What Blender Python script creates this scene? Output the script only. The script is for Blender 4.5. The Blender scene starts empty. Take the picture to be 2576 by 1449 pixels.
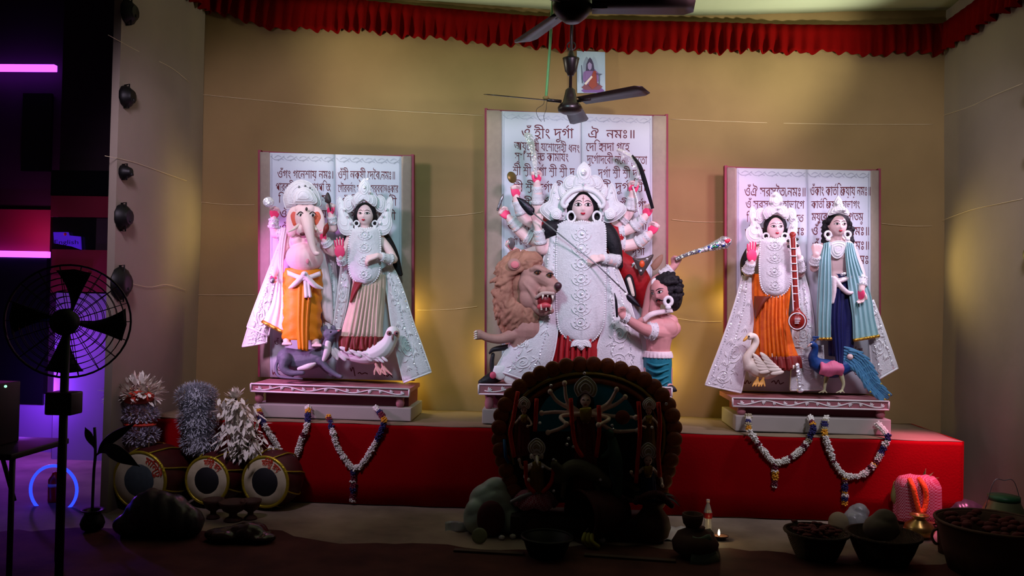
import bpy, bmesh, math, random
import numpy as np
from mathutils import Matrix, Vector
random.seed(7); RNG = np.random.RandomState(7)
SC = bpy.context.scene; COL = SC.collection
PI = math.pi
# ---------------------------------------------------------------- camera
FPX, W, H = 2050.0, 2576.0, 1449.0
CAMZ = 1.69
cam = bpy.data.cameras.new('camera'); cam.sensor_width = 36.0; cam.lens = 36.0*FPX/W
cam.clip_start = 0.05; cam.clip_end = 200
camo = bpy.data.objects.new('camera', cam); COL.objects.link(camo); SC.camera = camo
camo.matrix_world = (Matrix.Translation((0, 0, CAMZ)) @ Matrix.Rotation(math.radians(3.15), 4, 'Z')
                     @ Matrix.Rotation(math.radians(90.84), 4, 'X') @ Matrix.Rotation(math.radians(1.2), 4, 'Z'))
CM = np.array(camo.matrix_world)
def Q(px, py, Y):
    """point at depth Y seen at photo pixel (px,py)"""
    d = CM[:3, :3] @ np.array([(px-W/2)/FPX, -(py-H/2)/FPX, -1.0])
    t = Y/d[1]
    return CM[:3, 3] + d*t
def QZ(px, py, z=0.0):
    """point at height z seen at photo pixel"""
    d = CM[:3, :3] @ np.array([(px-W/2)/FPX, -(py-H/2)/FPX, -1.0])
    return CM[:3, 3] + d*((z-CAMZ)/d[2])
# ---------------------------------------------------------------- view / world / lights
SC.view_settings.view_transform = 'Standard'; SC.view_settings.look = 'None'
SC.view_settings.gamma = 1.0; SC.view_settings.use_curve_mapping = False
SC.view_settings.exposure = 0.55
wd = bpy.data.worlds.new('night'); SC.world = wd; wd.use_nodes = True
wd.node_tree.nodes['Background'].inputs[0].default_value = (0.55, 0.42, 0.40, 1)
wd.node_tree.nodes['Background'].inputs[1].default_value = 0.013
def lamp(kind, name, loc, target, col, power, size=0.1, angle=60, blend=0.6):
    l = bpy.data.lights.new(name, kind); l.color = col; l.energy = power
    if kind == 'SPOT':
        l.spot_size = math.radians(angle); l.spot_blend = blend; l.shadow_soft_size = size
    elif kind == 'POINT': l.shadow_soft_size = size
    elif kind == 'AREA': l.shape = 'DISK'; l.size = size
    o = bpy.data.objects.new(name, l); COL.objects.link(o); o.location = loc
    if target is not None:
        o.rotation_euler = (Vector(target)-Vector(loc)).to_track_quat('-Z', 'Y').to_euler()
    return o
XL, XR, YB, YE = -3.39, 3.47, 7.55, 6.06       # side walls, back wall, front end of the side walls
LZ = lambda py, x: Q(x, py, YE)[2]
# stage lamp heads: left column, right column (pixel y of the head -> height)
LAMPS_L = [(30, (.75, .85, 1.0), 16, (-1.9, 7.1, 2.2), 80), (240, (1.0, .80, .85), 20, (-.4, 7.1, 2.2), 70),
           (432, (1.0, .92, .74), 150, (-1.0, 6.8, 4.4), 80), (545, (1.0, .26, 1.0), 72, (-2.4, 7.1, 1.9), 52),
           (724, (1.0, .46, 1.0), 66, (-1.9, 7.1, 1.25), 70)]
LAMPS_R = [(135, (.84, .86, 1.0), 80, (1.9, 7.1, 1.3), 56), (232, (1.0, .50, .92), 52, (1.8, 7.1, 1.8), 50),
           (385, (1.0, .94, .76), 230, (1.3, 6.9, 4.4), 80), (640, (1.0, .18, .42), 230, (3.0, 6.58, .56), 38)]
LAMP_SPOTS = []
for py, c, p, t, an in LAMPS_L:
    loc = (XL+0.17, YE+.08, LZ(py, 285)); LAMP_SPOTS.append(loc)
    lamp('SPOT', 'stage_light', loc, t, c, p, 0.08, an, 0.9)
for py, c, p, t, an in LAMPS_R:
    loc = (XR-0.17, YE+.04, LZ(py, 2590)); LAMP_SPOTS.append(loc)
    lamp('SPOT', 'stage_light', loc, t, c, p, 0.08, an, 0.9)
# added fill spots, unseen, above and before the stage, aimed at the back wall
for x, tx, tz, c, p, an in ((-2.4, -2.4, 2.0, (.92, .74, 1.0), 140, 78), (-.75, -.8, 2.35, (.55, .92, 1.0), 105, 62), (.75, .7, 2.35, (1.0, .70, 1.0), 185, 62), (2.4, 2.4, 2.0, (.92, .82, 1.0), 140, 78)):
    lamp('SPOT', 'front_fill_light', (x, 4.0, 3.35), (tx, 7.3, tz), c, p, .22, an, .55)
lamp('SPOT', 'pink_fill_light', (1.7, 4.0, 3.4), (1.22, 7.5, 2.45), (1.0, .36, .72), 215, .15, 22, .8)  # another added unseen spot, for the pink wash on the wall
# yellow lamps tucked behind the books
for px, py, p in ((1015, 780, 2.4), (1015, 960, 1.6), (1245, 900, 2.4), (1655, 720, 2.4), (1655, 930, 4.0), (1845, 760, 2.0)):
    lamp('POINT', 'yellow_back_light', tuple(Q(px, py, 7.40)), None, (1.0, .78, .16), p, .05)
for loc, tgt in (((-2.6, 7.43, 2.3), (XL, 6.95, 2.3)), ((2.86, 7.43, 2.1), (XR, 6.95, 2.1))):
    lamp('SPOT', 'yellow_side_light', loc, tgt, (1.0, .76, .24), 14, .05, 110, .9)
# ---------------------------------------------------------------- materials
def lin(c):
    c = np.array(c, float)/255.0
    return tuple(np.where(c <= 0.04045, c/12.92, ((c+0.055)/1.055)**2.4))
MATS = {}
def mat(name, rgb, rough=0.7, metal=0.0, var=0.0, vscale=8.0, bump=0.0, bscale=40.0, kind='noise',
        rgb2=None, emit=None, estr=0.0, alpha=1.0, trans=0.0, spec=0.4, sub=0.0, sheen=0.0):
    if name in MATS: return MATS[name]
    m = bpy.data.materials.new(name); m.use_nodes = True; nt = m.node_tree; N = nt.nodes; L = nt.links
    b = N['Principled BSDF']
    c = lin(rgb)
    b.inputs['Base Color'].default_value = (*c, 1); b.inputs['Roughness'].default_value = rough
    b.inputs['Metallic'].default_value = metal; b.inputs['Specular IOR Level'].default_value = spec
    if alpha < 1: b.inputs['Alpha'].default_value = alpha
    if trans: b.inputs['Transmission Weight'].default_value = trans
    if sheen: b.inputs['Sheen Weight'].default_value = sheen
    if emit is not None:
        b.inputs['Emission Color'].default_value = (*lin(emit), 1); b.inputs['Emission Strength'].default_value = estr
    tc = None
    if var or bump or rgb2 is not None:
        tc = N.new('ShaderNodeTexCoord')
    if var or rgb2 is not None:
        n = N.new('ShaderNodeTexNoise'); n.inputs['Scale'].default_value = vscale; n.inputs['Detail'].default_value = 5
        L.new(tc.outputs['Object'], n.inputs['Vector'])
        r = N.new('ShaderNodeValToRGB'); r.color_ramp.elements[0].position = .32; r.color_ramp.elements[1].position = .68
        c2 = lin(rgb2) if rgb2 is not None else tuple(x*(1-var) for x in c)
        r.color_ramp.elements[0].color = (*c2, 1); r.color_ramp.elements[1].color = (*c, 1)
        L.new(n.outputs['Fac'], r.inputs['Fac']); L.new(r.outputs['Color'], b.inputs['Base Color'])
    if bump:
        if kind == 'voronoi':
            n = N.new('ShaderNodeTexVoronoi'); n.inputs['Scale'].default_value = bscale; out = n.outputs['Distance']
        elif kind == 'wave':
            n = N.new('ShaderNodeTexWave'); n.inputs['Scale'].default_value = bscale; n.inputs['Distortion'].default_value = 3; out = n.outputs['Color']
        elif kind == 'weave':
            n = N.new('ShaderNodeTexWave'); n.inputs['Scale'].default_value = bscale; n.bands_direction = 'Z'; n.inputs['Distortion'].default_value = .6; out = n.outputs['Color']
        else:
            n = N.new('ShaderNodeTexNoise'); n.inputs['Scale'].default_value = bscale; n.inputs['Detail'].default_value = 6; out = n.outputs['Fac']
        L.new(tc.outputs['Object'], n.inputs['Vector'])
        bp = N.new('ShaderNodeBump'); bp.inputs['Strength'].default_value = bump; bp.inputs['Distance'].default_value = .01
        L.new(out, bp.inputs['Height']); L.new(bp.outputs['Normal'], b.inputs['Normal'])
    MATS[name] = m
    return m
# ---------------------------------------------------------------- mesh helpers
def unit(v):
    v = np.asarray(v, float); n = np.linalg.norm(v); return v/n if n > 1e-9 else v
def frame(d, up=(0, 0, 1)):
    d = unit(d); u = np.asarray(up, float)
    if abs(np.dot(u, d)) > .97: u = np.array([1., 0, 0])
    x = unit(np.cross(u, d)); y = np.cross(d, x)
    return x, y, d
def smooth_path(pts, n=6):
    """Catmull-Rom resample; pts rows may hold extra columns (radius)"""
    P = np.asarray(pts, float)
    if len(P) < 3: return P
    E = np.vstack([2*P[0]-P[1], P, 2*P[-1]-P[-2]]); out = []
    for i in range(1, len(E)-2):
        for k in range(n):
            t = k/n; a, b, c, d = E[i-1], E[i], E[i+1], E[i+2]
            out.append(.5*((2*b)+(c-a)*t+(2*a-5*b+4*c-d)*t*t+(3*b-a-3*c+d)*t**3))
    out.append(P[-1]); return np.array(out)
class MB:
    def __init__(s): s.v = []; s.f = []; s.n = 0
    def add(s, v, f):
        v = np.asarray(v, float).reshape(-1, 3); k = s.n
        s.v.append(v); s.f += [tuple(i+k for i in q) for q in f]; s.n += len(v); return s
    def grid(s, P, cu=False, cv=False):
        P = np.asarray(P, float); m, n = P.shape[:2]; f = []
        for i in range(m if cu else m-1):
            for j in range(n if cv else n-1):
                a, b = i, (i+1) % m; c, d = j, (j+1) % n
                f.append((a*n+c, a*n+d, b*n+d, b*n+c))
        return s.add(P.reshape(-1, 3), f)
    def tube(s, pts, rad, n=10, cap=True, flat=1.0, up=(0, 0, 1), closed=False):
        P = np.asarray(pts, float); m = len(P); R = np.full(m, rad) if np.isscalar(rad) else np.asarray(rad, float)
        a = np.linspace(0, 2*PI, n, endpoint=False); rows = []; px = None
        for i in range(m):
            if closed: d = P[(i+1) % m]-P[i-1]
            else: d = P[min(i+1, m-1)]-P[max(i-1, 0)]
            if px is None: x, y, d = frame(d, up)
            else:
                d = unit(d); x = unit(px-np.dot(px, d)*d); y = np.cross(d, x)
            px = x
            rows.append(P[i]+R[i]*(np.outer(np.cos(a), x)+flat*np.outer(np.sin(a), y)))
        k = s.n; s.grid(rows, closed, True)
        if cap and not closed:
            s.f.append(tuple(k+j for j in range(n))[::-1]); s.f.append(tuple(k+(m-1)*n+j for j in range(n)))
        return s
    def cap_tube(s, a, b, ra, rb=None, n=12):
        """capsule with two radii"""
        a = np.asarray(a, float); b = np.asarray(b, float); rb = ra if rb is None else rb
        d = unit(b-a) if np.linalg.norm(b-a) > 1e-6 else np.array([0, 0, 1.]); pts = []; R = []
        for t in (-90, -55, -25, 0): pts.append(a+d*ra*math.sin(math.radians(t))); R.append(max(ra*math.cos(math.radians(t)), ra*.05))
        for t in (0, 25, 55, 90): pts.append(b+d*rb*math.sin(math.radians(t))); R.append(max(rb*math.cos(math.radians(t)), rb*.05))
        return s.tube(pts, R, n)
    def chain(s, pts, rad, n=12, sm=5):
        """smooth tapered limb through points with round ends"""
        P = np.hstack([np.asarray(pts, float), np.asarray(rad, float)[:, None]])
        P = smooth_path(P, sm)
        s.tube(P[:, :3], P[:, 3], n); s.ell(P[0, :3], P[0, 3]); s.ell(P[-1, :3], P[-1, 3]); return s
    def ell(s, c, r, R=None, nu=16, nv=10, f=None):
        r = np.full(3, r, float) if np.isscalar(r) else np.asarray(r, float)
        u = np.linspace(0, 2*PI, nu, endpoint=False); v = np.linspace(.02, PI-.02, nv)
        D = np.stack([np.outer(np.sin(v), np.cos(u)), np.outer(np.sin(v), np.sin(u)), np.outer(np.cos(v), np.ones(nu))], -1)
        P = D*r
        if f is not None: P = f(P, D)
        if R is not None: P = P @ np.asarray(R).T
        k = s.n; s.grid(P+np.asarray(c), False, True)
        s.f.append(tuple(k+j for j in range(nu))[::-1]); s.f.append(tuple(k+(nv-1)*nu+j for j in range(nu))); return s
    def box(s, c, size, R=None, bev=0.0):
        bm = bmesh.new(); bmesh.ops.create_cube(bm, size=1.0)
        for v in bm.verts: v.co = Vector((v.co.x*size[0], v.co.y*size[1], v.co.z*size[2]))
        if bev: bmesh.ops.bevel(bm, geom=bm.edges[:], offset=min(bev, min(size)*.45), segments=2, affect='EDGES', profile=.6)
        bm.verts.index_update(); V = np.array([v.co for v in bm.verts]); F = [tuple(v.index for v in f.verts) for f in bm.faces]; bm.free()
        if R is not None: V = V @ np.asarray(R).T
        return s.add(V+np.asarray(c), F)
    def box2(s, a, b, bev=0.0):
        a = np.asarray(a, float); b = np.asarray(b, float); return s.box((a+b)/2, np.abs(b-a), None, bev)
    def lathe(s, prof, c=(0, 0, 0), R=None, n=28, wob=None):
        a = np.linspace(0, 2*PI, n, endpoint=False)
        P = np.array([[(r*math.cos(t), r*math.sin(t), z) for t in a] for r, z in prof])
        if wob is not None: P = wob(P)
        if R is not None: P = P @ np.asarray(R).T
        return s.grid(P+np.asarray(c), False, True)
    def prism(s, pts, ext):
        P = np.asarray(pts, float); n = len(P); e = np.asarray(ext, float)
        V = np.vstack([P, P+e]); f = [tuple(range(n)), tuple(range(2*n-1, n-1, -1))]
        f += [(i, i+n, (i+1) % n+n, (i+1) % n) for i in range(n)]
        return s.add(V, f)
    def pillow(s, pts, ext, dome=0.0, rings=4, center=None):
        """star-shaped plate: flat back at pts, front moved by ext and domed"""
        P = np.asarray(pts, float); n = len(P); e = np.asarray(ext, float); u = unit(e)
        C = P.mean(0) if center is None else np.asarray(center, float); rows = [P]
        for i in range(rings+1):
            t = 1-i/(rings+.35)
            rows.append(C+(P-C)*t+e+u*dome*(1-t**2)*1.0)
        k = s.n; s.grid(rows, False, True)
        s.f.append(tuple(k+(rings+1)*n+j for j in range(n))); s.f.append(tuple(k+j for j in range(n))[::-1]); return s
def build(mb, name, material, parent=None, smooth=True, remesh=None, it=0, loc=None, solid=0, sub=0, kind=None):
    V = np.vstack(mb.v); o0 = np.zeros(3)
    if parent is not None: o0 = WLOC[parent.name]
    elif loc is not None: o0 = np.asarray(loc, float)
    me = bpy.data.meshes.new(name); me.from_pydata((V-o0).tolist(), [], mb.f); me.update()
    bm = bmesh.new(); bm.from_mesh(me); bmesh.ops.recalc_face_normals(bm, faces=bm.faces[:]); bm.to_mesh(me); bm.free()
    o = bpy.data.objects.new(name, me); COL.objects.link(o)
    if remesh or solid or sub:
        if solid:
            md = o.modifiers.new('s', 'SOLIDIFY'); md.thickness = solid; md.offset = 0
        if sub:
            md = o.modifiers.new('u', 'SUBSURF'); md.levels = sub; md.render_levels = sub
        if remesh:
            md = o.modifiers.new('r', 'REMESH'); md.mode = 'VOXEL'; md.voxel_size = remesh; md.use_smooth_shade = True
            if it:
                md = o.modifiers.new('m', 'SMOOTH'); md.iterations = it; md.factor = .5
        dg = bpy.context.evaluated_depsgraph_get(); me2 = bpy.data.meshes.new_from_object(o.evaluated_get(dg))
        o.modifiers.clear(); o.data = me2; bpy.data.meshes.remove(me); me = me2; me.name = name
    if smooth: me.polygons.foreach_set('use_smooth', [True]*len(me.polygons))
    me.materials.clear(); me.materials.append(material)
    if smooth == 'auto': me.set_sharp_from_angle(angle=math.radians(40))
    if parent is not None:
        o.parent = parent; WLOC[o.name] = WLOC[parent.name]
    else:
        o.location = o0; WLOC[o.name] = o0
    if kind: o['kind'] = kind
    return o
WLOC = {}
def thing(name, label, cat, loc=(0, 0, 0), group=None):
    o = bpy.data.objects.new(name, None); COL.objects.link(o); o.location = loc; o.empty_display_size = .05
    WLOC[o.name] = np.asarray(loc, float); return tag(o, label, cat, group)
def tag(o, label, cat, group=None):
    o['label'] = label; o['category'] = cat
    if group: o['group'] = group
    return o
def struct(o): o['kind'] = 'structure'; return o
def place(src, name, parent, M, material=None):
    """another object sharing src's mesh; M is a world matrix (4x4)"""
    o = bpy.data.objects.new(name, src.data if hasattr(src, 'data') else src); COL.objects.link(o)
    M = Matrix(M) if not isinstance(M, Matrix) else M
    if parent is not None:
        o.parent = parent; o.matrix_basis = Matrix.Translation(-Vector(WLOC[parent.name])) @ M
    else: o.matrix_basis = M
    WLOC[o.name] = np.array(M.translation) if parent is None else WLOC[parent.name]
    return o
def meshdata(mb, name, material, smooth=True):
    """mesh datablock in local coordinates, for shared pieces"""
    me = bpy.data.meshes.new(name); me.from_pydata(np.vstack(mb.v).tolist(), [], mb.f); me.update()
    bm = bmesh.new(); bm.from_mesh(me); bmesh.ops.recalc_face_normals(bm, faces=bm.faces[:]); bm.to_mesh(me); bm.free()
    if smooth: me.polygons.foreach_set('use_smooth', [True]*len(me.polygons))
    me.materials.append(material); return me
def xf(loc, x=None, y=None, z=None, s=1.0):
    M = Matrix.Identity(4)
    if z is not None:
        X, Yv, Z = frame(z) if x is None else (unit(x), np.cross(unit(z), unit(x)), unit(z))
        for i in range(3): M[i][0], M[i][1], M[i][2] = X[i]*s, Yv[i]*s, Z[i]*s
    else:
        for i in range(3): M[i][i] = s
    M.translation = Vector(loc); return M
# ================================================================ setting
M_wall = mat('wall_cloth', (146, 123, 82), .9, spec=.1, var=.16, vscale=1.6, bump=.25, bscale=9)
M_side = mat('side_cloth', (138, 126, 112), .9, var=.15, vscale=1.4, bump=.25, bscale=9)
M_seam = mat('seam_thread', (226, 208, 168), .8, var=.1, vscale=30)
M_ceil = mat('ceiling_cloth', (190, 205, 172), .9, var=.08, vscale=2, bump=.2, bscale=8)
M_floor = mat('floor_cement', (158, 140, 122), .75, rgb2=(112, 96, 84), vscale=2.2, bump=.2, bscale=30, spec=.2)
M_red = mat('red_cloth', (138, 1, 10), .9, spec=.05, var=.12, vscale=3, bump=.2, bscale=60, )
M_valance = mat('valance_cloth', (104, 2, 1), .9, spec=.05, var=.15, vscale=5, bump=.15, bscale=50)
M_cream = mat('cream_cloth', (128, 110, 86), .85, var=.1, vscale=4, bump=.2, bscale=30)
mb = MB(); mb.box2((-14, -2, -.06), (9, 16, 0)); struct(build(mb, 'floor', M_floor, smooth=False))
rr0 = np.random.RandomState(31); E0 = [5.62+.10*math.sin(x*1.9)+.05*math.sin(x*5.3)+.03*rr0.randn() for x in np.linspace(-4.6, 5, 80)]
mb = MB(); mb.grid([[(x, 1.0+(E0[i]-1.0)*v, .0025) for i, x in enumerate(np.linspace(-4.6, 5, 80))] for v in np.linspace(0, 1, 6)])
tag(build(mb, 'floor_mat', mat('mat_brown', (86, 52, 48), .85, rgb2=(58, 34, 32), vscale=3, bump=.3, bscale=40, spec=.1), solid=.004, loc=(0, 3.3, 0)), 'dark reddish brown mat with a ragged edge covering the floor before the shrine', 'mat')
def cloth_wall(name, a, b, z0, z1, nrm, m, amp=.012, seed=1):
    """wrinkled cloth sheet from a to b (xy) with thickness; nrm points into the room"""
    a = np.asarray(a, float); b = np.asarray(b, float); nrm = np.asarray(nrm, float)
    L = np.linalg.norm(b-a); nu = max(16, int(L/.07)); nv = 44; r = np.random.RandomState(seed)
    k = r.rand(7)*6
    P = np.zeros((nv, nu, 3))
    for i in range(nv):
        for j in range(nu):
            u = j/(nu-1); v = i/(nv-1); z = z0+(z1-z0)*v
            d = amp*(math.sin(u*L*3.1+k[0]+.8*math.sin(z*1.3+k[1]))*.6+math.sin(u*L*7.7+k[2]+z*.7)*.25+.35*math.sin(z*2.1+k[3]+u*3))
            if z > 3.2: d += amp*.5*math.sin(u*L*11+k[4])*(z-3.2)
            p = a+(b-a)*u+nrm[:2]*d
            P[i, j] = (p[0], p[1], z)
    mb = MB(); mb.grid(P); Pb = P-np.array([nrm[0], nrm[1], 0])*.06; mb.grid(Pb[:, ::-1])
    rim = [P[0], Pb[0]]; mb.grid(rim); mb.grid([P[-1], Pb[-1]]); mb.grid([P[:, 0], Pb[:, 0]]); mb.grid([P[:, -1], Pb[:, -1]])
    return struct(build(mb, name, m))
ZC = 4.62
wb = cloth_wall('wall_back', (XL-.02, YB), (XR+.02, YB), 0, ZC, (0, -1, 0), M_wall, .012, 3)
wl = cloth_wall('wall_left', (XL, YE), (XL, YB), 0, ZC, (1, 0, 0), M_side, .010, 5)
wr = cloth_wall('wall_right', (XR, YE), (XR, YB), 0, ZC, (-1, 0, 0), M_side, .016, 8)
# stitched seams of the cloth sheets
def seam(parent, pts):
    mb = MB(); mb.tube(smooth_path(pts, 5), .0018, 5); build(mb, 'seam', M_seam, parent)
for a, b, s in [((488, 236), (1215, 290), 6), ((1690, 300), (2348, 312), 5), ((492, 742), (640, 742), 0), ((1052, 545), (1215, 533), 4),
                ((1690, 552), (1822, 558), 3), ((2218, 562), (2345, 568), 3), ((1050, 780), (1200, 770), 4), ((1700, 800), (1815, 808), 4), ((500, 508), (640, 515), 3)]:
    seam(wb, [Q(a[0]+(b[0]-a[0])*t, a[1]+(b[1]-a[1])*t+s*math.sin(t*3), YB-.008) for t in np.linspace(0, 1, 6)])
def side_seam(parent, X, sgn, pts):
    out = []
    for px, py in pts:      # where the ray meets the wall plane x = X
        d = CM[:3, :3] @ np.array([(px-W/2)/FPX, -(py-H/2)/FPX, -1.0]); p = CM[:3, 3]+d*(X/d[0]); out.append(p)
    seam(parent, out)
side_seam(wl, XL+.006, 1, [(272, 88), (350, 130), (430, 170), (474, 205)])
side_seam(wl, XL+.006, 1, [(264, 392), (330, 406), (372, 420), (470, 455)])
side_seam(wl, XL+.006, 1, [(304, 706), (372, 722), (420, 716), (468, 730)])
side_seam(wr, XR-.010, -1, [(2356, 296), (2440, 268), (2500, 240), (2572, 210)])
side_seam(wr, XR-.010, -1, [(2352, 562), (2430, 532), (2500, 515), (2572, 500)])
# ceiling cloth
P = [[(x, y, 4.49-.13*(x+3.4)/6.8-.05*math.sin((y-3)*1.7)*math.sin(x*1.1+.6)) for x in np.linspace(XL-.05, XR+.05, 40)] for y in np.linspace(2.6, YB, 30)]
mb = MB(); mb.grid(P); struct(build(mb, 'ceiling', M_ceil, solid=.02))
# pleated red valances
def valance(path, ztop, zbot, nrm, label, seed):
    path = np.asarray(path, float); seg = np.r_[0, np.cumsum(np.linalg.norm(np.diff(path, axis=0), axis=1))]
    L = seg[-1]; n = int(L/.011); r = np.random.RandomState(seed); rows = [[], [], [], [], []]
    for i in range(n):
        s = L*i/(n-1); p = np.array([np.interp(s, seg, path[:, k]) for k in (0, 1)])
        zt, zb = np.interp(s, seg, ztop), np.interp(s, seg, zbot)
        ph = s*2*PI/.105+1.3*math.sin(s*2.3+seed)+.9*math.sin(s*5.1)
        for k, t in enumerate((0, .3, .6, .85, 1)):
            a = (.006+.030*t)*(.75+.35*math.sin(s*3.7+seed))
            d = a*math.sin(ph+.3*t)+.012*math.sin(ph*.37)*t
            hem = .012*math.sin(ph*.5)+.010*math.sin(s*9)+.008*math.sin(ph) if t == 1 else 0
            rows[k].append((p[0]+nrm[0]*(d+.035), p[1]+nrm[1]*(d+.035), zt+(zb-zt)*t+hem))
    mb = MB(); mb.grid(rows)
    return tag(build(mb, 'valance', M_valance, solid=.003), label, 'valance', 'red valances')
ys = [(455, -10, 30), (700, -8, 78), (880, 0, 80), (1100, 22, 100), (1300, 40, 120), (1500, 52, 131), (1750, 58, 133), (2000, 65, 134), (2200, 66, 140), (2352, 62, 137)]
pt = [Q(x, a, YB-.03) for x, a, b in ys]; pb = [Q(x, b, YB-.03) for x, a, b in ys]
pt[0][0] = XL+.04; pt[-1][0] = XR-.05
valance([(p[0], YB-.03) for p in pt], [p[2] for p in pt], [p[2] for p in pb], (0, -1), 'long pleated red cloth valance along the top of the back wall', 2)
valance([(XR-.02, YB-.05), (XR-.02, 6.6), (XR-.02, YE)], [pt[-1][2]]*3, [pb[-1][2], pb[-1][2]+.02, pb[-1][2]], (-1, 0), 'pleated red cloth valance along the top of the right side wall', 4)
valance([(XL+.02, YB-.05), (XL+.02, 6.6), (XL+.02, YE)], [pt[0][2]]*3, [pb[0][2]-.03, pb[0][2]-.02, pb[0][2]-.03], (1, 0), 'pleated red cloth valance along the top of the left side wall', 6)
# platform with red cloth
YP, ZP = 6.58, .655
XPL, XPR = XL+.03, Q(2420, 1100, YP)[0]
pl = thing('stage_platform', 'long low stage platform covered in red cloth below the idols', 'platform', (0, YP+.4, 0))
mb = MB(); n = 160; rows = []
for k, t in enumerate((0, .05, .3, .7, 1)):
    rows.append([(XPL+(XPR-XPL)*i/n, YP-.004-.010*t*(1+math.sin(i*.35+math.sin(i*.11)*2)*.8)-(.004 if k else 0), ZP-.002-(ZP-.012)*t) for i in range(n+1)])
mb.grid(rows); build(mb, 'cloth_skirt', M_red, pl, solid=.003)
mb = MB(); mb.box2((XPL, YP, 0.0), (XPR, YB-.03, ZP-.01)); build(mb, 'frame', mat('raw_wood', (110, 84, 58), .8, var=.3), pl, smooth=False)
mb = MB(); P = [[(XPL+(XPR-XPL)*i/60, YP-.006+(YB-.03-YP)*j/10, ZP+.003*math.sin(i*1.3+j)+.002*math.sin(i*.5)) for i in range(61)] for j in range(11)]
mb.grid(P); build(mb, 'cloth_top', M_cream, pl, solid=.006)
mb = MB(); mb.box2((XPR+.002, YP, .0), (XPR+.016, YB-.03, ZP)); build(mb, 'end_cloth', M_red, pl, smooth=False)
# ================================================================ books
M_page = mat('page_white', (200, 206, 218), .75, var=.05, vscale=3)
M_block = mat('page_edges', (176, 160, 146), .8, bump=.5, bscale=120, kind='wave', var=.1, vscale=20)
M_cover = mat('book_cover', (132, 34, 58), .6, var=.15, vscale=10)
M_ink = mat('maroon_ink', (96, 20, 34), .7, var=.2, vscale=25)
M_grey = mat('grey_wash', (172, 180, 192), .8, var=.25, vscale=30)
YPG = 7.17
def vm_text(body, off=.012):
    c = bpy.data.curves.new('lettering', 'FONT'); c.body = body; c.size = 1; c.fill_mode = 'FRONT'; c.resolution_u = 3
    o = bpy.data.objects.new('lettering', c); COL.objects.link(o)
    dg = bpy.context.evaluated_depsgraph_get(); me = bpy.data.meshes.new_from_object(o.evaluated_get(dg))
    V = np.array([v.co[:] for v in me.vertices]).reshape(-1, 3); F = [tuple(p.vertices) for p in me.polygons]
    bpy.data.objects.remove(o); bpy.data.curves.remove(c); bpy.data.meshes.remove(me); return V, F
def ribbon2(pts, w):
    P = np.asarray(pts, float); T = np.gradient(P, axis=0); T /= np.maximum(np.linalg.norm(T, axis=1), 1e-9)[:, None]
    Nn = np.stack([-T[:, 1], T[:, 0]], 1)*w/2; V = np.vstack([P+Nn, P-Nn]); n = len(P)
    return np.hstack([V, np.zeros((2*n, 1))]), [(i, i+1, n+i+1, n+i) for i in range(n-1)]
EXTRA = {'^': ([(-.30, .70), (-.12, .86)], .07), '~': ([(-.44, .02), (-.30, -.06), (-.12, .10)], .06),
         '%': ([(.02, .62), (.03, .2), (.10, .02), (.2, .06), (.24, .2)], .06), '*': ([(-.40, -.20), (-.28, -.08), (-.14, -.18), (-.26, -.30), (-.40, -.2)], .055)}
def text2d(s):
    clean = ''.join(ch for ch in s if ch not in EXTRA); bar = vm_text('|')[0][:, 0].max()
    Vs = []; Fs = []; n = 0; pos = 0
    for i, ch in enumerate(clean):                 # glyph by glyph, so that overlapping signs stay filled
        if ch == ' ': continue
        x = vm_text(clean[:i]+'|')[0][:, 0].max()-bar if i else 0.0
        V, F = vm_text(ch)
        if len(V): Vs.append(V+[x, 0, 0]); Fs += [tuple(k+n for k in q) for q in F]; n += len(V)
    for ch in s:
        if ch in EXTRA:
            pre, _ = vm_text(clean[:pos]); x = pre[:, 0].max() if len(pre) else 0
            v, f = ribbon2(smooth_path(np.array(EXTRA[ch][0])+[x, 0], 5), EXTRA[ch][1]); Vs.append(v); Fs += [tuple(i+n for i in q) for q in f]; n += len(v)
        else: pos += 1
    return np.vstack(Vs), Fs
def lettering(parent, s, x0, x1, ybase, hpx, S, slope=0.0, m=None):
    V, F = text2d(s); lo, hi = V[:, 0].min(), V[:, 0].max()
    X = x0+(V[:, 0]-lo)/(hi-lo)*(x1-x0); Yp = ybase-V[:, 1]/.66*hpx+(X-x0)*slope
    mb = MB(); mb.add([S(a, b) for a, b in zip(X, Yp)], F); return build(mb, 'lettering', m or M_ink, parent, smooth=False)
def squig(parent, lines, S, w=2.2, m=None, name='handwriting'):
    mb = MB()
    for pts in lines:
        v, f = ribbon2(smooth_path(pts, 4), w); mb.add([S(a, b) for a, b, _ in v], f)
        if name == 'handwriting': build(mb, 'pen_stroke', m or M_ink, parent, smooth=False); mb = MB()
    return build(mb, name, m or M_ink, parent, smooth=False) if mb.n else None
BOOKS = {}
def row_at(px, Y, z):
    a, b = Q(px, 900, Y)[2], Q(px, 1000, Y)[2]; return 900+(z-a)/(b-a)*100
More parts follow.
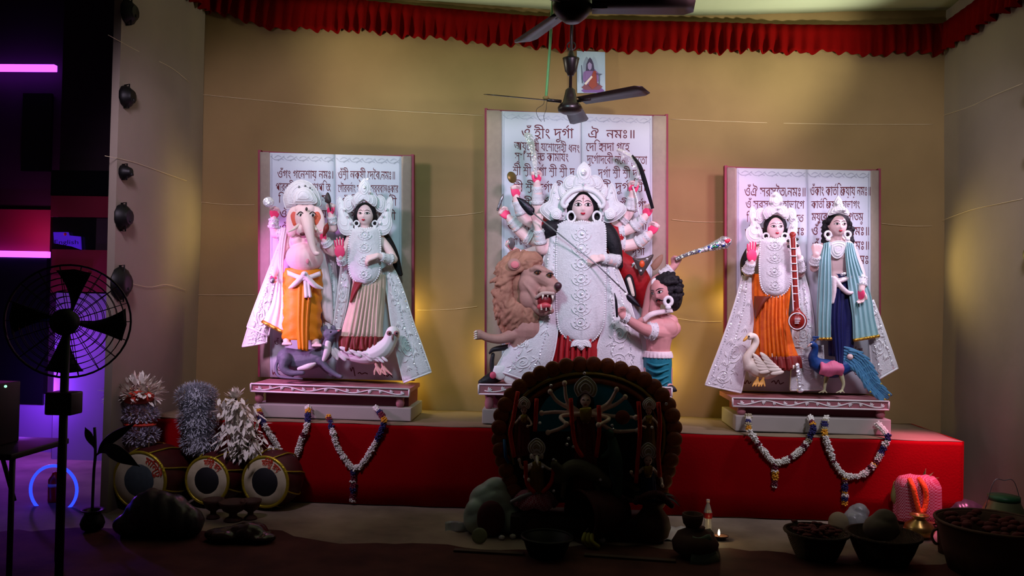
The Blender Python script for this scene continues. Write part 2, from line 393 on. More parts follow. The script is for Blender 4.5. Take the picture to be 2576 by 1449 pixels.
def book(key, label, x0, x1, xs, p0, p1, yt, yb, tl):
    """x0,x1 cover edges; p0,p1 page edges; xs gutter; yt/yb = (left,right) pixel rows of top and bottom"""
    yT = lambda x: yt[0]+(yt[1]-yt[0])*(x-x0)/(x1-x0); yB = lambda x: yb[0]+(yb[1]-yb[0])*(x-x0)/(x1-x0)
    zb_ = yb; yb = (row_at(x0, 7.28, zb_), row_at(x1, 7.28, zb_))
    base = Q((x0+x1)/2, yB(xs), YPG); base[2] = zb_; t = thing('open_book_panel', label, 'book', base)
    def dep(x):
        u = (x-p0)/(xs-p0) if x < xs else (p1-x)/(p1-xs)
        u = min(max(u, 0), 1); return YPG-.055*math.sin(min(u, .9)/.9*PI*.55)+(.022*((u-.88)/.12)**2 if u > .88 else 0)
    S = lambda x, y: Q(x, y, dep(x)-.004)
    mb = MB(); mb.prism([Q(x0, yt[0], 7.28), Q(xs, yT(xs)+6, 7.30), Q(x1, yt[1], 7.28), Q(x1, yb[1], 7.28), Q(x0, yb[0], 7.28)], (0, .035, 0))
    for a, y in ((x0, 0), (x1, 1)):
        s = 7 if y == 0 else -7
        mb.prism([Q(a, yT(a)-2, 7.235), Q(a+s, yT(a)-2, 7.235), Q(a+s, yB(a), 7.235), Q(a, yB(a), 7.235)], (0, .06, 0))
    build(mb, 'cover', M_cover, t, smooth=False)
    for (a, b, s) in ((x0+6, p0, 1), (x1-6, p1, -1)):     # fore-edges of the page stack
        mb = MB(); rows = []
        for f in (0, .06, .12, .9, 1):
            row = []
            for u in np.linspace(0, 1, 8):
                x = a+(b-a)*u; lift = (3 if u < .9 else 6); y = yT(x)+lift+(yB(x)-yT(x)-lift)*f
                row.append(Q(x, y, 7.24-.072*u**.8))
            rows.append(row)
        mb.grid(rows); build(mb, 'page_stack', M_block, t, solid=.012)
    for (a, b) in ((p0, xs), (xs, p1)):
        mb = MB(); xs_ = np.linspace(a, b, 25)
        mb.grid([[Q(x, yT(x)+4+(yB(x)-yT(x)-4)*f, dep(x)) for x in xs_] for f in np.linspace(0, 1, 12)])
        pg = build(mb, 'page', M_page, t, solid=.004)
        # painted scroll border along the top of the page
        L = []; w = (b-a)
        for k in range(5):
            c = a+w*(.12+.19*k); yy = yT(c)+17
            L.append([(c-w*.11, yy-5), (c-w*.05, yy+4), (c+w*.03, yy+3), (c+w*.10, yy-5)])
            L.append([(c-w*.05, yy-1), (c, yy-6), (c+w*.05, yy-3)]); L.append([(c, yy+7), (c+w*.05, yy+2), (c+w*.09, yy+5)])
        squig(pg, L, S, 1.9, M_grey, 'scroll_border')
        e = a+5 if a == p0 else b-5
        squig(pg, [[(e, yT(e)+8), (e, (yT(e)+yB(e))/2), (e, yB(e)-4)]], S, 1.6, M_grey, 'ruled_line')
    for s, a, b, yb_, h, sl in tl: lettering(t, s, a, b, yb_, h, S, sl)
    BOOKS[key] = (t, S); return t, S
bk, S = book('L', 'open white book with pink-lit pages behind the elephant-headed idol', 649, 1041, 844, 679, 1010, (379, 390), Q(1029, 979, 6.72)[2]+.012, [
    ('ওঁগং গেনশায় নমঃ।', 698, 838, 448, 20, .01), ('পারবতী নন্দন গণপিতং', 694, 832, 480, 20, .01), ('িসিদ্ধ দাতা স', 700, 825, 510, 20, 0),
    ('ওঁ গনপতেয়', 704, 822, 548, 20, 0), ('ওঁ গনপতেয়', 704, 822, 584, 20, 0), ('ওঁশ~ী লক্ষী েদৈব% নমঃ॥', 850, 993, 450, 21, .01),
    ('েগৗরবন^াং সুরূপাং সর্ববালঙ্কার', 850, 1002, 483, 19, .012), ('ওঁ শ~ী লক্ষী শ~ী', 856, 998, 516, 20, .01), ('ওঁ শ~ী নমঃ শ~ী', 856, 996, 552, 20, .01), ('ওঁ গ', 690, 716, 868, 14, 0), ('ওঁ গ', 696, 722, 934, 14, 0)])
squig(bk, [[(684, 930), (687, 942), (690, 936), (694, 943), (699, 939), (704, 943)], [(881, 926), (884, 934), (888, 924), (893, 946)], [(900, 940), (905, 937), (910, 941), (918, 938), (925, 941)],
           [(966, 946), (970, 940), (974, 947), (980, 942), (988, 950)]], S)
bk, S = book('C', 'tallest open white book with maroon lettering behind the ten-armed goddess', 1219, 1681, 1462, 1262, 1641, (274, 289), Q(1204, 967, 6.72)[2]+.004, [
    ('ওঁ হ~ীং দুগ^া', 1312, 1443, 348, 25, 0), ('ঐ  নমঃ॥', 1480, 1596, 348, 22, 0), ('আয়ুেদ^বী যেশােদহী ধনং', 1293, 1458, 376, 20, .05),
    ('েদিহসদা গ*েহ', 1474, 1584, 380, 21, 0), ('সুখ শািন্ত কাম^ায^ং', 1295, 1430, 404, 21, .02), ('দুেগ^াদেবী নেমাস্ত*েতা', 1476, 1628, 411, 21, .02),
    ('শ~ী শ~ী দুগ^া শ~ী শ~ী দ', 1290, 1446, 440, 22, .03), ('দুগ^া শ~ী শ~ী দুগ^া', 1504, 1623, 446, 21, .01), ('শ~ী শ~ী দুগ^া শ~ী', 1292, 1420, 482, 22, .02),
    ('শ~ী দুগ^া শ~ী', 1512, 1626, 480, 21, .01), ('ওঁ শ~ী দুগ^া', 1288, 1390, 522, 22, .02), ('শ~ী দুগ^া', 1560, 1626, 526, 21, .01),
    ('ওঁ দুগ^া', 1276, 1340, 578, 22, 0), ('দুগ^া', 1590, 1628, 578, 20, 0), ('দুগ^া চন্ডী', 1278, 1340, 616, 17, 0), ('দুগ^া', 1590, 1622, 642, 19, 0)])
bk, S = book('R', 'open white book with maroon lettering behind the idol holding a veena', 1823, 2216, 2030, 1853, 2190, (418, 426), Q(1843, 1001, 6.72)[2]+.004, [
    ('ওঁঐ সরস*ৈত% নমঃ॥', 1873, 2026, 494, 23, .0), ('ওঁকাং কাত^িেকয়ায় নমঃ॥', 2038, 2190, 492, 23, .0), ('ওঁ সরস*তী মহাভােগ', 1876, 2024, 524, 20, .005),
    ('কাত^িেকয় মহাভাগং', 2041, 2163, 524, 19, .0), ('িবেদ% কমল েলাচেত', 1878, 2022, 558, 20, .01), ('ময়ুেরাপির িস্থতম*', 2042, 2172, 555, 20, .0),
    ('ওঁ সরস*তী নমঃ', 1874, 2022, 592, 20, 0), ('ওঁ কাং কা নমঃ॥', 2042, 2186, 592, 22, .0), ('ওঁ কাং কা নমঃ॥', 2044, 2186, 628, 22, 0), ('ওঁ কাং কা নমঃ', 2046, 2184, 664, 22, 0),
    ('ওঁ কা', 2146, 2170, 890, 14, 0), ('ওঁ কাং', 2148, 2182, 944, 18, 0)])
squig(bk, [[(1872, 956), (1874, 966), (1880, 957), (1884, 965), (1890, 960)], [(1940, 962), (1948, 958), (1952, 966), (1958, 956), (1962, 966), (1972, 962)], [(2180, 962), (2186, 952), (2190, 968)]], S)
# ================================================================ benches
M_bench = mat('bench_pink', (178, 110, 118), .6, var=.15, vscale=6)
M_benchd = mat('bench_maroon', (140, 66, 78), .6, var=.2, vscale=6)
M_white = mat('white_paint', (232, 226, 226), .6, var=.06, vscale=20)
M_plinth = mat('plinth_cream', (166, 160, 152), .8, var=.08, vscale=6)
def leaf2(cx, cy, ang, L, w):
    pts = []
    for t in np.linspace(0, 1, 7): pts.append((L*t, w*math.sin(t*PI)**.8))
    for t in np.linspace(1, 0, 7)[1:-1]: pts.append((L*t, -w*math.sin(t*PI)**.8))
    c, s = math.cos(ang), math.sin(ang); return [(cx+x*c-y*s, cy+x*s+y*c) for x, y in pts]
def bench(label, x0, x1, ya, yb, h, yfoot, plinth_y, sgn, both):
    """x0,x1 front board pixel span at depth YF, ya/yb its top row at either end, h its height in px"""
    YF, D = 6.72, .56
    base = Q((x0+x1)/2, yfoot, YF+.1); base[2] = ZP+.010; t = thing('carved_bench', label, 'bench', base, 'carved benches on the stage')
    S = lambda u, v, d=0.0: Q(x0+(x1-x0)*u, ya+(yb-ya)*u+h*v, YF+d)
    mb = MB(); c = [S(0, 0), S(1, 0), S(1, 1), S(0, 1)]
    mb.prism(c, (0, .022, 0)); mb.prism([S(0, 0, .0225), S(1, 0, .0225), S(1, .55, .0225), S(0, .55, .0225)], (0, D-.022, 0)); build(mb, 'top_board', M_bench, t, smooth=False)
    mb = MB()   # raised white rim
    e = [(.0, .0), (1, .0), (1, 1), (.0, 1)]
    for a, b in zip(e, e[1:]+e[:1]): mb.tube([S(*a, -.004), S(*b, -.004)], .0075, 6)
    build(mb, 'rim', M_white, t)
    mb = MB(); n = 7; k = (x1-x0)/h; pts = []
    for i in range(49):
        u = .03+.94*i/48; pts.append(S(u, .5+.26*math.sin(u*n*PI), -.002))
    mb.tube(pts, .006, 6)
    for i in range(n*2):
        u = .05+.9*i/(n*2-1); v = .5+.26*math.sin(u*n*PI); up = -1 if math.sin(u*n*PI) > 0 else 1
        for da in (-.7, -.1, .5):
            l = leaf2(u*k, v, up*(PI/2*.55)+da*.8+(.0), .5, .09)
            P = [S(a/k, min(max(b, .1), .9), -.0005) for a, b in l]; mb.pillow(P, (0, -.005, 0), .003, 2)
    build(mb, 'relief_carving', M_white, t)
    # legs: short turned feet under the front and the back
    for u in (.055, .945):
        for d in (.05, D-.06):
            p = S(u, 1.0, d); z1 = p[2]+.01; z0 = z1-(plinth_y-(ya+yb)/2-h)/FPX*(YF)
            hh = z1-z0; prof = [(.0, 0), (.022, 0), (.034, .18*hh), (.037, .4*hh), (.030, .62*hh), (.036, .8*hh), (.040, hh), (.0, hh)]
            mb = MB(); mb.lathe(prof, (p[0], p[1], z0), None, 18); build(mb, 'leg', M_bench, t)
    pz = S(.5, 1.0)[2]-(plinth_y-(ya+yb)/2-h)/FPX*YF
    mb = MB(); L0, L1 = S(.07, 1), S(.985, 1)
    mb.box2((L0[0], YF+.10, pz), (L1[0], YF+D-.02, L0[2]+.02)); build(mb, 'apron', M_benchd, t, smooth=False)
    mb = MB(); L0, L1 = S(.02, 1), S(1.0, 1)
    mb.box2((L0[0], YF-.0, ZP+.010), (L1[0]+.02, YF+D, pz+.001), .008); build(mb, 'plinth', M_plinth, t, smooth=False)
    return t
bench('carved pink bench under the elephant-headed idol and the owl idol', 631, 1029, 965, 979, 19, 1056, 1022, 1, 0)
bench('carved pink bench under the ten-armed goddess and the lion', 1204, 1690, 967, 975, 24, 1060, 1036, 1, 0)
bench('carved pink bench under the veena idol and the peacock', 1843, 2236, 1001, 1010, 21, 1080, 1050, 1, 0)
# ================================================================ figure kit
M_skin = mat('idol_skin', (248, 214, 212), .55, var=.05, vscale=12, spec=.3)
M_palm = mat('palm_pink', (250, 70, 120), .5)
M_hair = mat('black_hair', (14, 10, 20), .65, bump=.6, bscale=60)
M_shola = mat('white_lace', (226, 226, 230), .6, bump=.22, bscale=80, kind='voronoi', var=.1, vscale=40)
M_shola2 = mat('white_pith', (236, 236, 238), .6, bump=.3, bscale=60)
M_silver = mat('silver_foil', (242, 244, 250), .28, metal=.40, bump=.5, bscale=60, kind='voronoi')
M_silverd = mat('dull_silver', (150, 152, 158), .35, metal=.8, bump=.3, bscale=80)
M_eyew = mat('eye_white', (250, 244, 240), .3)
M_black = mat('paint_black', (16, 10, 14), .4)
M_lip = mat('paint_lip', (200, 30, 60), .4)
M_gold = mat('gold_trim', (206, 160, 60), .3, metal=.8, bump=.5, bscale=90)
M_dark = mat('dark_brown_prop', (52, 40, 40), .5, var=.2)
M_redc = mat('red_saree', (170, 10, 24), .6, var=.2, vscale=9, bump=.3, bscale=40)
M_maroon = mat('maroon_edge', (128, 30, 24), .55, var=.2, vscale=20)
class Fig:
    def __init__(s, t, Y): s.t = t; s.Y = Y; s.k = FPX/Y; s.b = MB()
    def T(s, px, py, dy=0.0): return Q(px, py, s.Y+dy)
    def r(s, p): return p/s.k
    def limb(s, pts, rad, mb=None):
        (s.b if mb is None else mb).chain([s.T(*p) for p in pts], [s.r(q) for q in rad])
    def blob(s, px, py, dy, rx, ry, rz, mb=None):
        (s.b if mb is None else mb).ell(s.T(px, py, dy), (s.r(rx), s.r(rz), s.r(ry)), nu=24, nv=16)
    def body(s, m=None, vox=.006, it=3, name='body'): return build(s.b, name, m or M_skin, s.t, remesh=vox, it=it)
    def part(s, mb, name, m, parent=None, **k): return build(mb, name, m, parent or s.t, **k)
def surf_patch(mb, f, n=14, m=6):
    mb.grid([[f(u, v) for u in np.linspace(0, 1, n)] for v in np.linspace(0, 1, m)])
class Head:
    """egg-shaped face with nose, lips and chin; features are painted on as thin raised patches"""
    def __init__(s, F, px, py, dy, rx, ry, rz=None, yaw=0, tilt=0, pitch=0, mb=None, nose=1.0, m=None, male=False):
        s.F = F; s.c = F.T(px, py, dy); s.rx, s.ry = F.r(rx), F.r(ry); s.rz = F.r(rz or rx*1.05); s.nz = nose
        R = Matrix.Rotation(math.radians(tilt), 3, 'Y') @ Matrix.Rotation(math.radians(yaw), 3, 'Z') @ Matrix.Rotation(math.radians(pitch), 3, 'X')
        s.R = np.array(R); s.male = male
        (F.b if mb is None else mb).ell((0, 0, 0), 1.0, nu=48, nv=34, f=s._warp)
        bmb = F.b if mb is None else mb
        bmb.v[-1] = bmb.v[-1] @ s.R.T+s.c
        for sg in (-1, 1):
            bmb.ell(s.pt(sg*1.0, 0.0, .35), (s.rx*.10, s.rx*.22, s.ry*.20), s.R)
    def wid(s, b): return 1-.20*max(0, -b-.1)**1.3-.05*max(0, b)
    def feat(s, a, b):
        g = lambda x0, y0, sx, sy: math.exp(-((a-x0)/sx)**2-((b-y0)/sy)**2)
        nose = .0
        if -.36 < b < .22:
            t = (0.22-b)/.5; nose = (.05+.20*min(t, 1)**1.4)*math.exp(-(a/(.08+.09*t))**2)
            if b < -.28: nose *= max(0, 1-(-.28-b)/.09)
        h = nose*s.nz+.07*g(0, -.52, .26, .11)+.08*g(0, -.84, .25, .16)-.06*(g(.42, .08, .2, .13)+g(-.42, .08, .2, .13))
        return h+.035*(g(.5, -.32, .25, .25)+g(-.5, -.32, .25, .25))-.03*g(0, -.66, .3, .06)
    def _warp(s, P, D):
        out = np.empty_like(P)
        for i in range(P.shape[0]):
            for j in range(P.shape[1]):
                a, y, b = D[i, j]; w = s.wid(b); yy = y*(1.0 if y < 0 else 1.12)
                if y < 0: yy -= s.feat(a, b)*min(1, -y*2.2)
                out[i, j] = (a*w*s.rx, yy*s.rz, b*s.ry)
        return out
    def pt(s, a, b, y=0.0): return s.c+s.R @ np.array([a*s.wid(b)*s.rx, y*s.rz, b*s.ry])
    def on(s, a, b, off=.004):
        q = max(1e-3, 1-min(a*a+b*b, .999)); y = -math.sqrt(q); yy = y-s.feat(a, b)*min(1, -y*2.2)
        p = np.array([a*s.wid(b)*s.rx, yy*s.rz, b*s.ry]); n = unit([a/s.rx*.7, y/s.rz, b/s.ry*.7])
        return s.c+s.R @ (p+n*off)
    def ribbon(s, pts, w, off=.005):
        P = smooth_path(np.array(pts, float), 5); n = len(P); mb = MB()
        w = np.interp(np.linspace(0, 1, n), np.linspace(0, 1, len(w)), w) if not np.isscalar(w) else np.full(n, w)
        T = np.gradient(P, axis=0); T /= np.maximum(np.linalg.norm(T, axis=1), 1e-9)[:, None]; N = np.stack([-T[:, 1], T[:, 0]], 1)
        mb.grid([[s.on(*(P[i]+N[i]*w[i]*q), off+(.0012 if q == 0 else 0)) for i in range(n)] for q in (-.5, 0, .5)]); return mb
    def paint(s, eye_w=.27, eye_h=.12, ex=.41, ey=.08, brow=.12, lip=.20, lipc=None, mark='tilak', look=0.0, lidc=None, half=0.0, stache=False):
        t = s.F.t; lid = lidc or M_black
        for sg in (-1, 1):
            top = lambda u: ey+eye_h*(1-half)*math.sin(u*PI)**.8+.025*(u if sg > 0 else 1-u)
            bot = lambda u: ey-eye_h*.62*math.sin(u*PI)**.9+.025*(u if sg > 0 else 1-u)
            A = lambda u: sg*ex+(u-.5)*2*eye_w
            mb = MB(); mb.grid([[s.on(A(u), bot(u)+(top(u)-bot(u))*v, .0045) for u in np.linspace(0, 1, 15)] for v in np.linspace(0, 1, 5)])
            e = build(mb, 'eye', M_eyew, t)
            mb = MB(); cx, cy = sg*ex+look, ey+.01
            mb.grid([[s.on(cx+eye_h*.78*q*math.cos(a), min(max(cy+eye_h*.9*q*math.sin(a), bot(.5)), top(.5)), .0062) for a in np.linspace(0, 2*PI, 16, endpoint=False)] for q in (1, .5, .05)], False, True)
            build(mb, 'iris', M_black, e)
            build(s.ribbon([(A(u), top(u)) for u in np.linspace(-.06 if sg < 0 else 0, 1 if sg < 0 else 1.06, 9) if True] if False else [(A(u), top(min(max(u, 0), 1))) for u in np.linspace(-.05, 1.05, 9)], [.02, .05, .05, .02], .0065), 'upper_lash', lid, e)
            build(s.ribbon([(A(u), bot(u)) for u in np.linspace(0, 1, 9)], .016, .0065), 'lower_lash', lid, e)
            bp = [(sg*.10, ey+eye_h+brow*.75), (sg*.30, ey+eye_h+brow*1.45), (sg*.55, ey+eye_h+brow*1.35), (sg*.74, ey+eye_h+brow*.5)]
            build(s.ribbon(bp, [.045 if s.male else .025, .06 if s.male else .04, .015], .005), 'eyebrow', M_black, t)
        L = lip; lc = lipc or M_lip
        up = lambda u: -.47+.035*math.sin(u*PI)-.018*math.exp(-((u-.5)/.09)**2)+.05*abs(u-.5)*2*.6
        md = lambda u: -.525+.03*(abs(u-.5)*2)**1.5+.03*abs(u-.5)
        lo = lambda u: -.53-.058*math.sin(u*PI)**.9+.03*(abs(u-.5)*2)**1.5
        mb = MB(); mb.grid([[s.on((u-.5)*2*L, f(u), .0045+(.004 if i in (1, 3) else 0)) for u in np.linspace(0, 1, 13)] for i, f in enumerate((up, lambda u: (up(u)+md(u))/2, md, lambda u: (lo(u)+md(u))/2, lo))])
        lp = build(mb, 'lips', lc, t)
        build(s.ribbon([((u-.5)*2*L, md(u)) for u in np.linspace(0, 1, 7)], .012, .009), 'mouth_line', M_maroon, lp)
        for sg in (-1, 1):
            pass
        if mark == 'tilak':
            mb = s.ribbon([(0, .34), (0, .62), (.02, .74)], [.03, .04, .01]); fm = build(mb, 'forehead_mark', M_maroon, t)
            build(s.ribbon([(-.10, .56), (0, .50), (.10, .56)], .022, .0055), 'forehead_eye', M_maroon, fm)
            build(s.ribbon([(-.03, .27), (.03, .27)], .06, .005), 'bindi', M_lip, fm)
        elif mark == 'dot':
            build(s.ribbon([(-.03, .36), (.03, .36)], .065, .005), 'bindi', M_lip, t)
        if stache:
            for sg in (-1, 1):
                build(s.ribbon([(sg*.0, -.40), (sg*.18, -.44), (sg*.36, -.56), (sg*.46, -.50)], [.06, .12, .08, .02], .010), 'moustache', M_black, t)
HANDPOSE = {'fist': (78, 95, 60), 'open': (6, 8, 6), 'relaxed': (22, 32, 22), 'drape': (30, 40, 25)}
def hand(F, wrist, d, n, L, side=1, pose='fist', palm=True, mb=None, rw=None, spread=.0):
    """wrist world point, d finger direction, n palm normal, L length in px, side: thumb along side*(d x n)"""
    mb = F.b if mb is None else mb; L = F.r(L); d = unit(d); n = unit(np.asarray(n)-np.dot(n, d)*d); s = np.cross(d, n)*side
    w = np.asarray(wrist, float); P0 = [.19, .065, -.065, -.18]; ln = [.43, .48, .45, .35]
    b = HANDPOSE[pose]
    for i in range(4):
        kn = w+d*L*(.50-(.03 if i in (0, 3) else 0))+s*L*P0[i]
        mb.cap_tube(w+s*L*P0[i]*.55+d*L*.05, kn, L*.105, L*.085, 10)
        p = kn; ang = 0; dd = unit(d+s*P0[i]*spread)
        for k, fr in enumerate((.42, .32, .26)):
            ang += math.radians(b[k]); q = p+(dd*math.cos(ang)+n*math.sin(ang))*L*ln[i]*fr*(1.08 if pose != 'fist' else .80)
            mb.cap_tube(p, q, L*(.066-.008*k), L*(.060-.008*k), 9); p = q
    t0 = w+d*L*.14+s*L*.15
    if pose == 'fist': path = [t0, t0+d*L*.22+s*L*.10+n*L*.12, t0+d*L*.36-s*L*.02+n*L*.24, t0+d*L*.38-s*L*.14+n*L*.27]
    else: path = [t0, t0+d*L*.18+s*L*.14+n*L*.04, t0+d*L*.33+s*L*.20+n*L*.06, t0+d*L*.46+s*L*.21+n*L*.06]
    for a, q, r1 in zip(path, path[1:], (.085, .072, .060)): mb.cap_tube(a, q, L*r1, L*(r1-.01), 9)
    if palm:
        pm = MB(); X = np.stack([s, d, n], 1)
        pm.ell(w+d*L*.26+n*L*.075, (L*.27, L*.34, L*.075), X, 18, 10); build(pm, 'palm', M_palm, F.t)
        if pose == 'open':
            pm = MB()
            for i in range(4):
                kn = w+d*L*.52+s*L*P0[i]+n*L*.012; dd = unit(d+s*P0[i]*spread); pm.cap_tube(kn+n*L*.035, kn+(dd+n*.12)*L*ln[i]*.9+n*L*.03, L*.05, L*.04, 8)
            build(pm, 'finger_paint', M_palm, F.t)
    return w+d*L*.45+n*L*.2
def cuff(F, a, b, ra, rb, m=None, name='arm_cuff', beads=True):
    """ornamental sleeve round a limb from a to b (px,py,dy)"""
    A, B = F.T(*a), F.T(*b); mb = MB(); L = np.linalg.norm(B-A); pts = []; R = []
    for i, t in enumerate(np.linspace(0, 1, 9)):
        pts.append(A+(B-A)*t); R.append(F.r(ra+(rb-ra)*t)*1.10*(1.10 if i in (0, 8) else (1.0+.05*math.sin(i*2.2))))
    mb.tube(pts, R, 20); o = build(mb, name, m or M_shola, F.t)
    if beads:
        bm_ = MB()
        for t in (.15, .85):
            c = A+(B-A)*t; x, y, d = frame(B-A); rr = F.r(ra+(rb-ra)*t)*1.20
            for k in range(12):
                an = 2*PI*k/12; bm_.ell(c+rr*(x*math.cos(an)+y*math.sin(an)), .0045, None, 6, 4)
        build(bm_, 'bead_trim', M_shola2, o, kind='stuff')
    return o
def loft(F, secs, n=96, pleats=18, amp0=0.0, amp1=.06, front=True, sharp=1.0, phase=0.0, drape=0.0):
    """secs: (cx,py,rx,rz,dy) rings from top to bottom; pleat depth grows downwards"""
    S = smooth_path(np.array(secs, float), 5); mb = MB(); rows = []; m = len(S); a = np.linspace(0, 2*PI, n, endpoint=False)
    for i, (cx, py, rx, rz, dy) in enumerate(S):
        t = i/(m-1); A = amp0+(amp1-amp0)*t; c = F.T(cx, py, dy)
        w = np.sign(np.sin(a*pleats+phase))*np.abs(np.sin(a*pleats+phase))**sharp; q = 1+A*w+drape*np.sin(py*.20-5.0*np.abs(np.cos(a))**1.5+np.where(np.cos(a) > 0, 1.3, 0))*np.abs(np.cos(a))**.5*np.minimum(1, t*4)
        rows.append(c+np.stack([F.r(rx)*np.cos(a)*q, F.r(rz)*np.sin(a)*q, np.zeros(n)], 1))
    mb.grid(rows, False, True); mb.f.append(tuple(range(n))); mb.f.append(tuple((m-1)*n+j for j in range(n))[::-1]); return mb
def cloth_strip(F, left, right, nu=14, nv=24, fold=.01, nf=3, bulge=0.0, m=None, name='drape', solid=.004, parent=None, ph=0.0):
    """cloth between two edge polylines [(px,py,dy)...], with lengthwise folds"""
    A = smooth_path(np.array([p if len(p) == 3 else (*p, 0) for p in left], float), 5)
    B = smooth_path(np.array([p if len(p) == 3 else (*p, 0) for p in right], float), 5)
    sa, sb = np.linspace(0, 1, len(A)), np.linspace(0, 1, len(B)); rows = []
    for v in np.linspace(0, 1, nv):
        a = np.array([np.interp(v, sa, A[:, k]) for k in range(3)]); b = np.array([np.interp(v, sb, B[:, k]) for k in range(3)]); row = []
        for u in np.linspace(0, 1, nu):
            p = a+(b-a)*u; d = fold*math.sin(u*nf*2*PI+ph+v*1.2)+-bulge*math.sin(u*PI)
            row.append(F.T(p[0], p[1], p[2]+d))
        rows.append(row)
    mb = MB(); mb.grid(rows); o = build(mb, name, m or M_shola2, parent or F.t, solid=solid)
    return o, np.array(rows)
def grid_at(G, u, v):
    m, n = G.shape[:2]; y = min(max(v, 0), 1)*(m-1); x = min(max(u, 0), 1)*(n-1); i, j = min(int(y), m-2), min(int(x), n-2); fy, fx = y-i, x-j
    return (G[i, j]*(1-fx)+G[i, j+1]*fx)*(1-fy)+(G[i+1, j]*(1-fx)+G[i+1, j+1]*fx)*fy
def ornament_panel(F, left, right, name='lace_panel', bulge=.03, swirls=((.5, .75, .22),), lines=(.5,), teeth=True, m=None, seed=0):
    """embossed white pith panel with swirl ridges and rows of silver sequins"""
    o, G = cloth_strip(F, left, right, 18, 30, .004, 2, bulge, m or M_shola, name, .008)
    r = np.random.RandomState(seed+11); off = np.array([0, -.008, 0])
    mb = MB()
    for (u0, v0, s) in swirls:
        pts = [grid_at(G, u0+s*(1-k/26)*math.cos(k*.55), v0+s*.45*(1-k/26)*math.sin(k*.55))+off for k in range(26)]; mb.tube(pts, .0045, 6)
        for k in range(7):
            an = k/7*2*PI; pts = [grid_at(G, u0+s*q*math.cos(an+q), v0+s*.5*q*math.sin(an+q))+off for q in (1.05, 1.25, 1.45)]
            mb.tube(pts, [.003, .0065, .002], 6)
    for k in range(9):      # leaf sprays
        v = .08+.88*k/9; u = .3+.4*(k % 2)
        for q in (-1, 0, 1):
            p = [grid_at(G, u+q*.10*t, v+.05*t)+off for t in (0, .5, 1)]; mb.tube(p, [.002, .0055, .002], 6)
    build(mb, 'relief', M_shola2, o, kind='stuff')
    mb = MB()
    for u in lines:
        for v in np.linspace(.04, .97, 46):
            p = grid_at(G, u+.01*r.randn(), v)+off*1.2; nrm = unit([r.randn()*.45, -1, r.randn()*.45]); x, y, d = frame(nrm)
            a = np.linspace(0, 2*PI, 6, endpoint=False); mb.prism([p+.0075*(x*math.cos(t)+y*math.sin(t)) for t in a], nrm*.002)
    build(mb, 'sequin_trim', M_silver, o, smooth=False, kind='stuff')
    mb = MB()
    for e in (0.0, 1.0): mb.tube([grid_at(G, e, v)+off*.3 for v in np.linspace(0, 1, 24)], .007, 6)
    mb.tube([grid_at(G, u, 1)+off*.3 for u in np.linspace(0, 1, 14)], .009, 6)
    build(mb, 'edging', M_shola2, o, kind='stuff'); return o, G
def bib(F, outline, name, dome=.05, rosettes=(), dy=-.10, fringe=True, thick=.03, rs=9):
    """long ornamental breastplate; outline px polygon, star-shaped about its middle column"""
    P = smooth_path(np.array(list(outline)+[outline[0]], float), 5)[:-1]
    cx, cy = P.mean(0); mb = MB()
    world = np.array([F.T(x, y, dy) for x, y in P]); rows = [world+[0, thick, 0]]
    y0, y1 = P[:, 1].min(), P[:, 1].max(); xc = lambda y: cx
    for t in (1, .93, .8, .6, .35, .1):
        row = []
        for x, y in P:
            yy = min(max(y, y0+(cx*0+12)), y1-14); q = ((x-cx)*t+cx, yy+(y-yy)*t)
            row.append(F.T(q[0], q[1], dy-dome*(1-t*t)-(.004 if t < .95 else 0)))
        rows.append(row)
    mb.grid(rows, False, True); n = len(P); mb.f.append(tuple(6*n+j for j in range(n)))
    o = build(mb, name, M_shola, F.t)
    if fringe:
        mb = MB(); d = np.r_[0, np.cumsum(np.linalg.norm(np.diff(np.vstack([P, P[:1]]), axis=0), axis=1))]; L = d[-1]; step = 5.6
        for k in range(int(L/step)):
            s = k*step; x = np.interp(s, d, np.r_[P[:, 0], P[0, 0]]); y = np.interp(s, d, np.r_[P[:, 1], P[0, 1]])
            mb.ell(F.T(x, y, dy-.004), (F.r(2.7), .007, F.r(2.7)), None, 8, 6)
        build(mb, 'fringe', M_shola2, o, kind='stuff')
    for (x, y) in rosettes:
        c = F.T(x, y, dy-dome-.008); mb = MB(); R = F.r(rs)
        a = np.linspace(0, 2*PI, 24, endpoint=False)
        mb.tube([c+np.array([R*math.cos(t), 0, R*math.sin(t)]) for t in a], .0042, 6, closed=True)
        for k in range(10):
            t = 2*PI*k/10; mb.ell(c+np.array([R*1.35*math.cos(t), 0, R*1.35*math.sin(t)]), (R*.17, .004, R*.17), None, 6, 4)
        ro = build(mb, 'rosette', M_shola2, o)
        mb = MB(); mb.prism([c+np.array([R*.32*math.cos(t), -.008, R*.32*math.sin(t)]) for t in a[::4]], (RNG.randn()*.004, -.004, 0)); build(mb, 'sequin', M_silver, ro, smooth=False)
        ar = [c+np.array([R*2.1*math.cos(t), .002, -abs(R*1.7*math.sin(t))]) for t in np.linspace(0, PI, 14)]
        mb = MB(); mb.tube(ar, .0028, 6); build(mb, 'swag', M_shola2, ro)
    return o
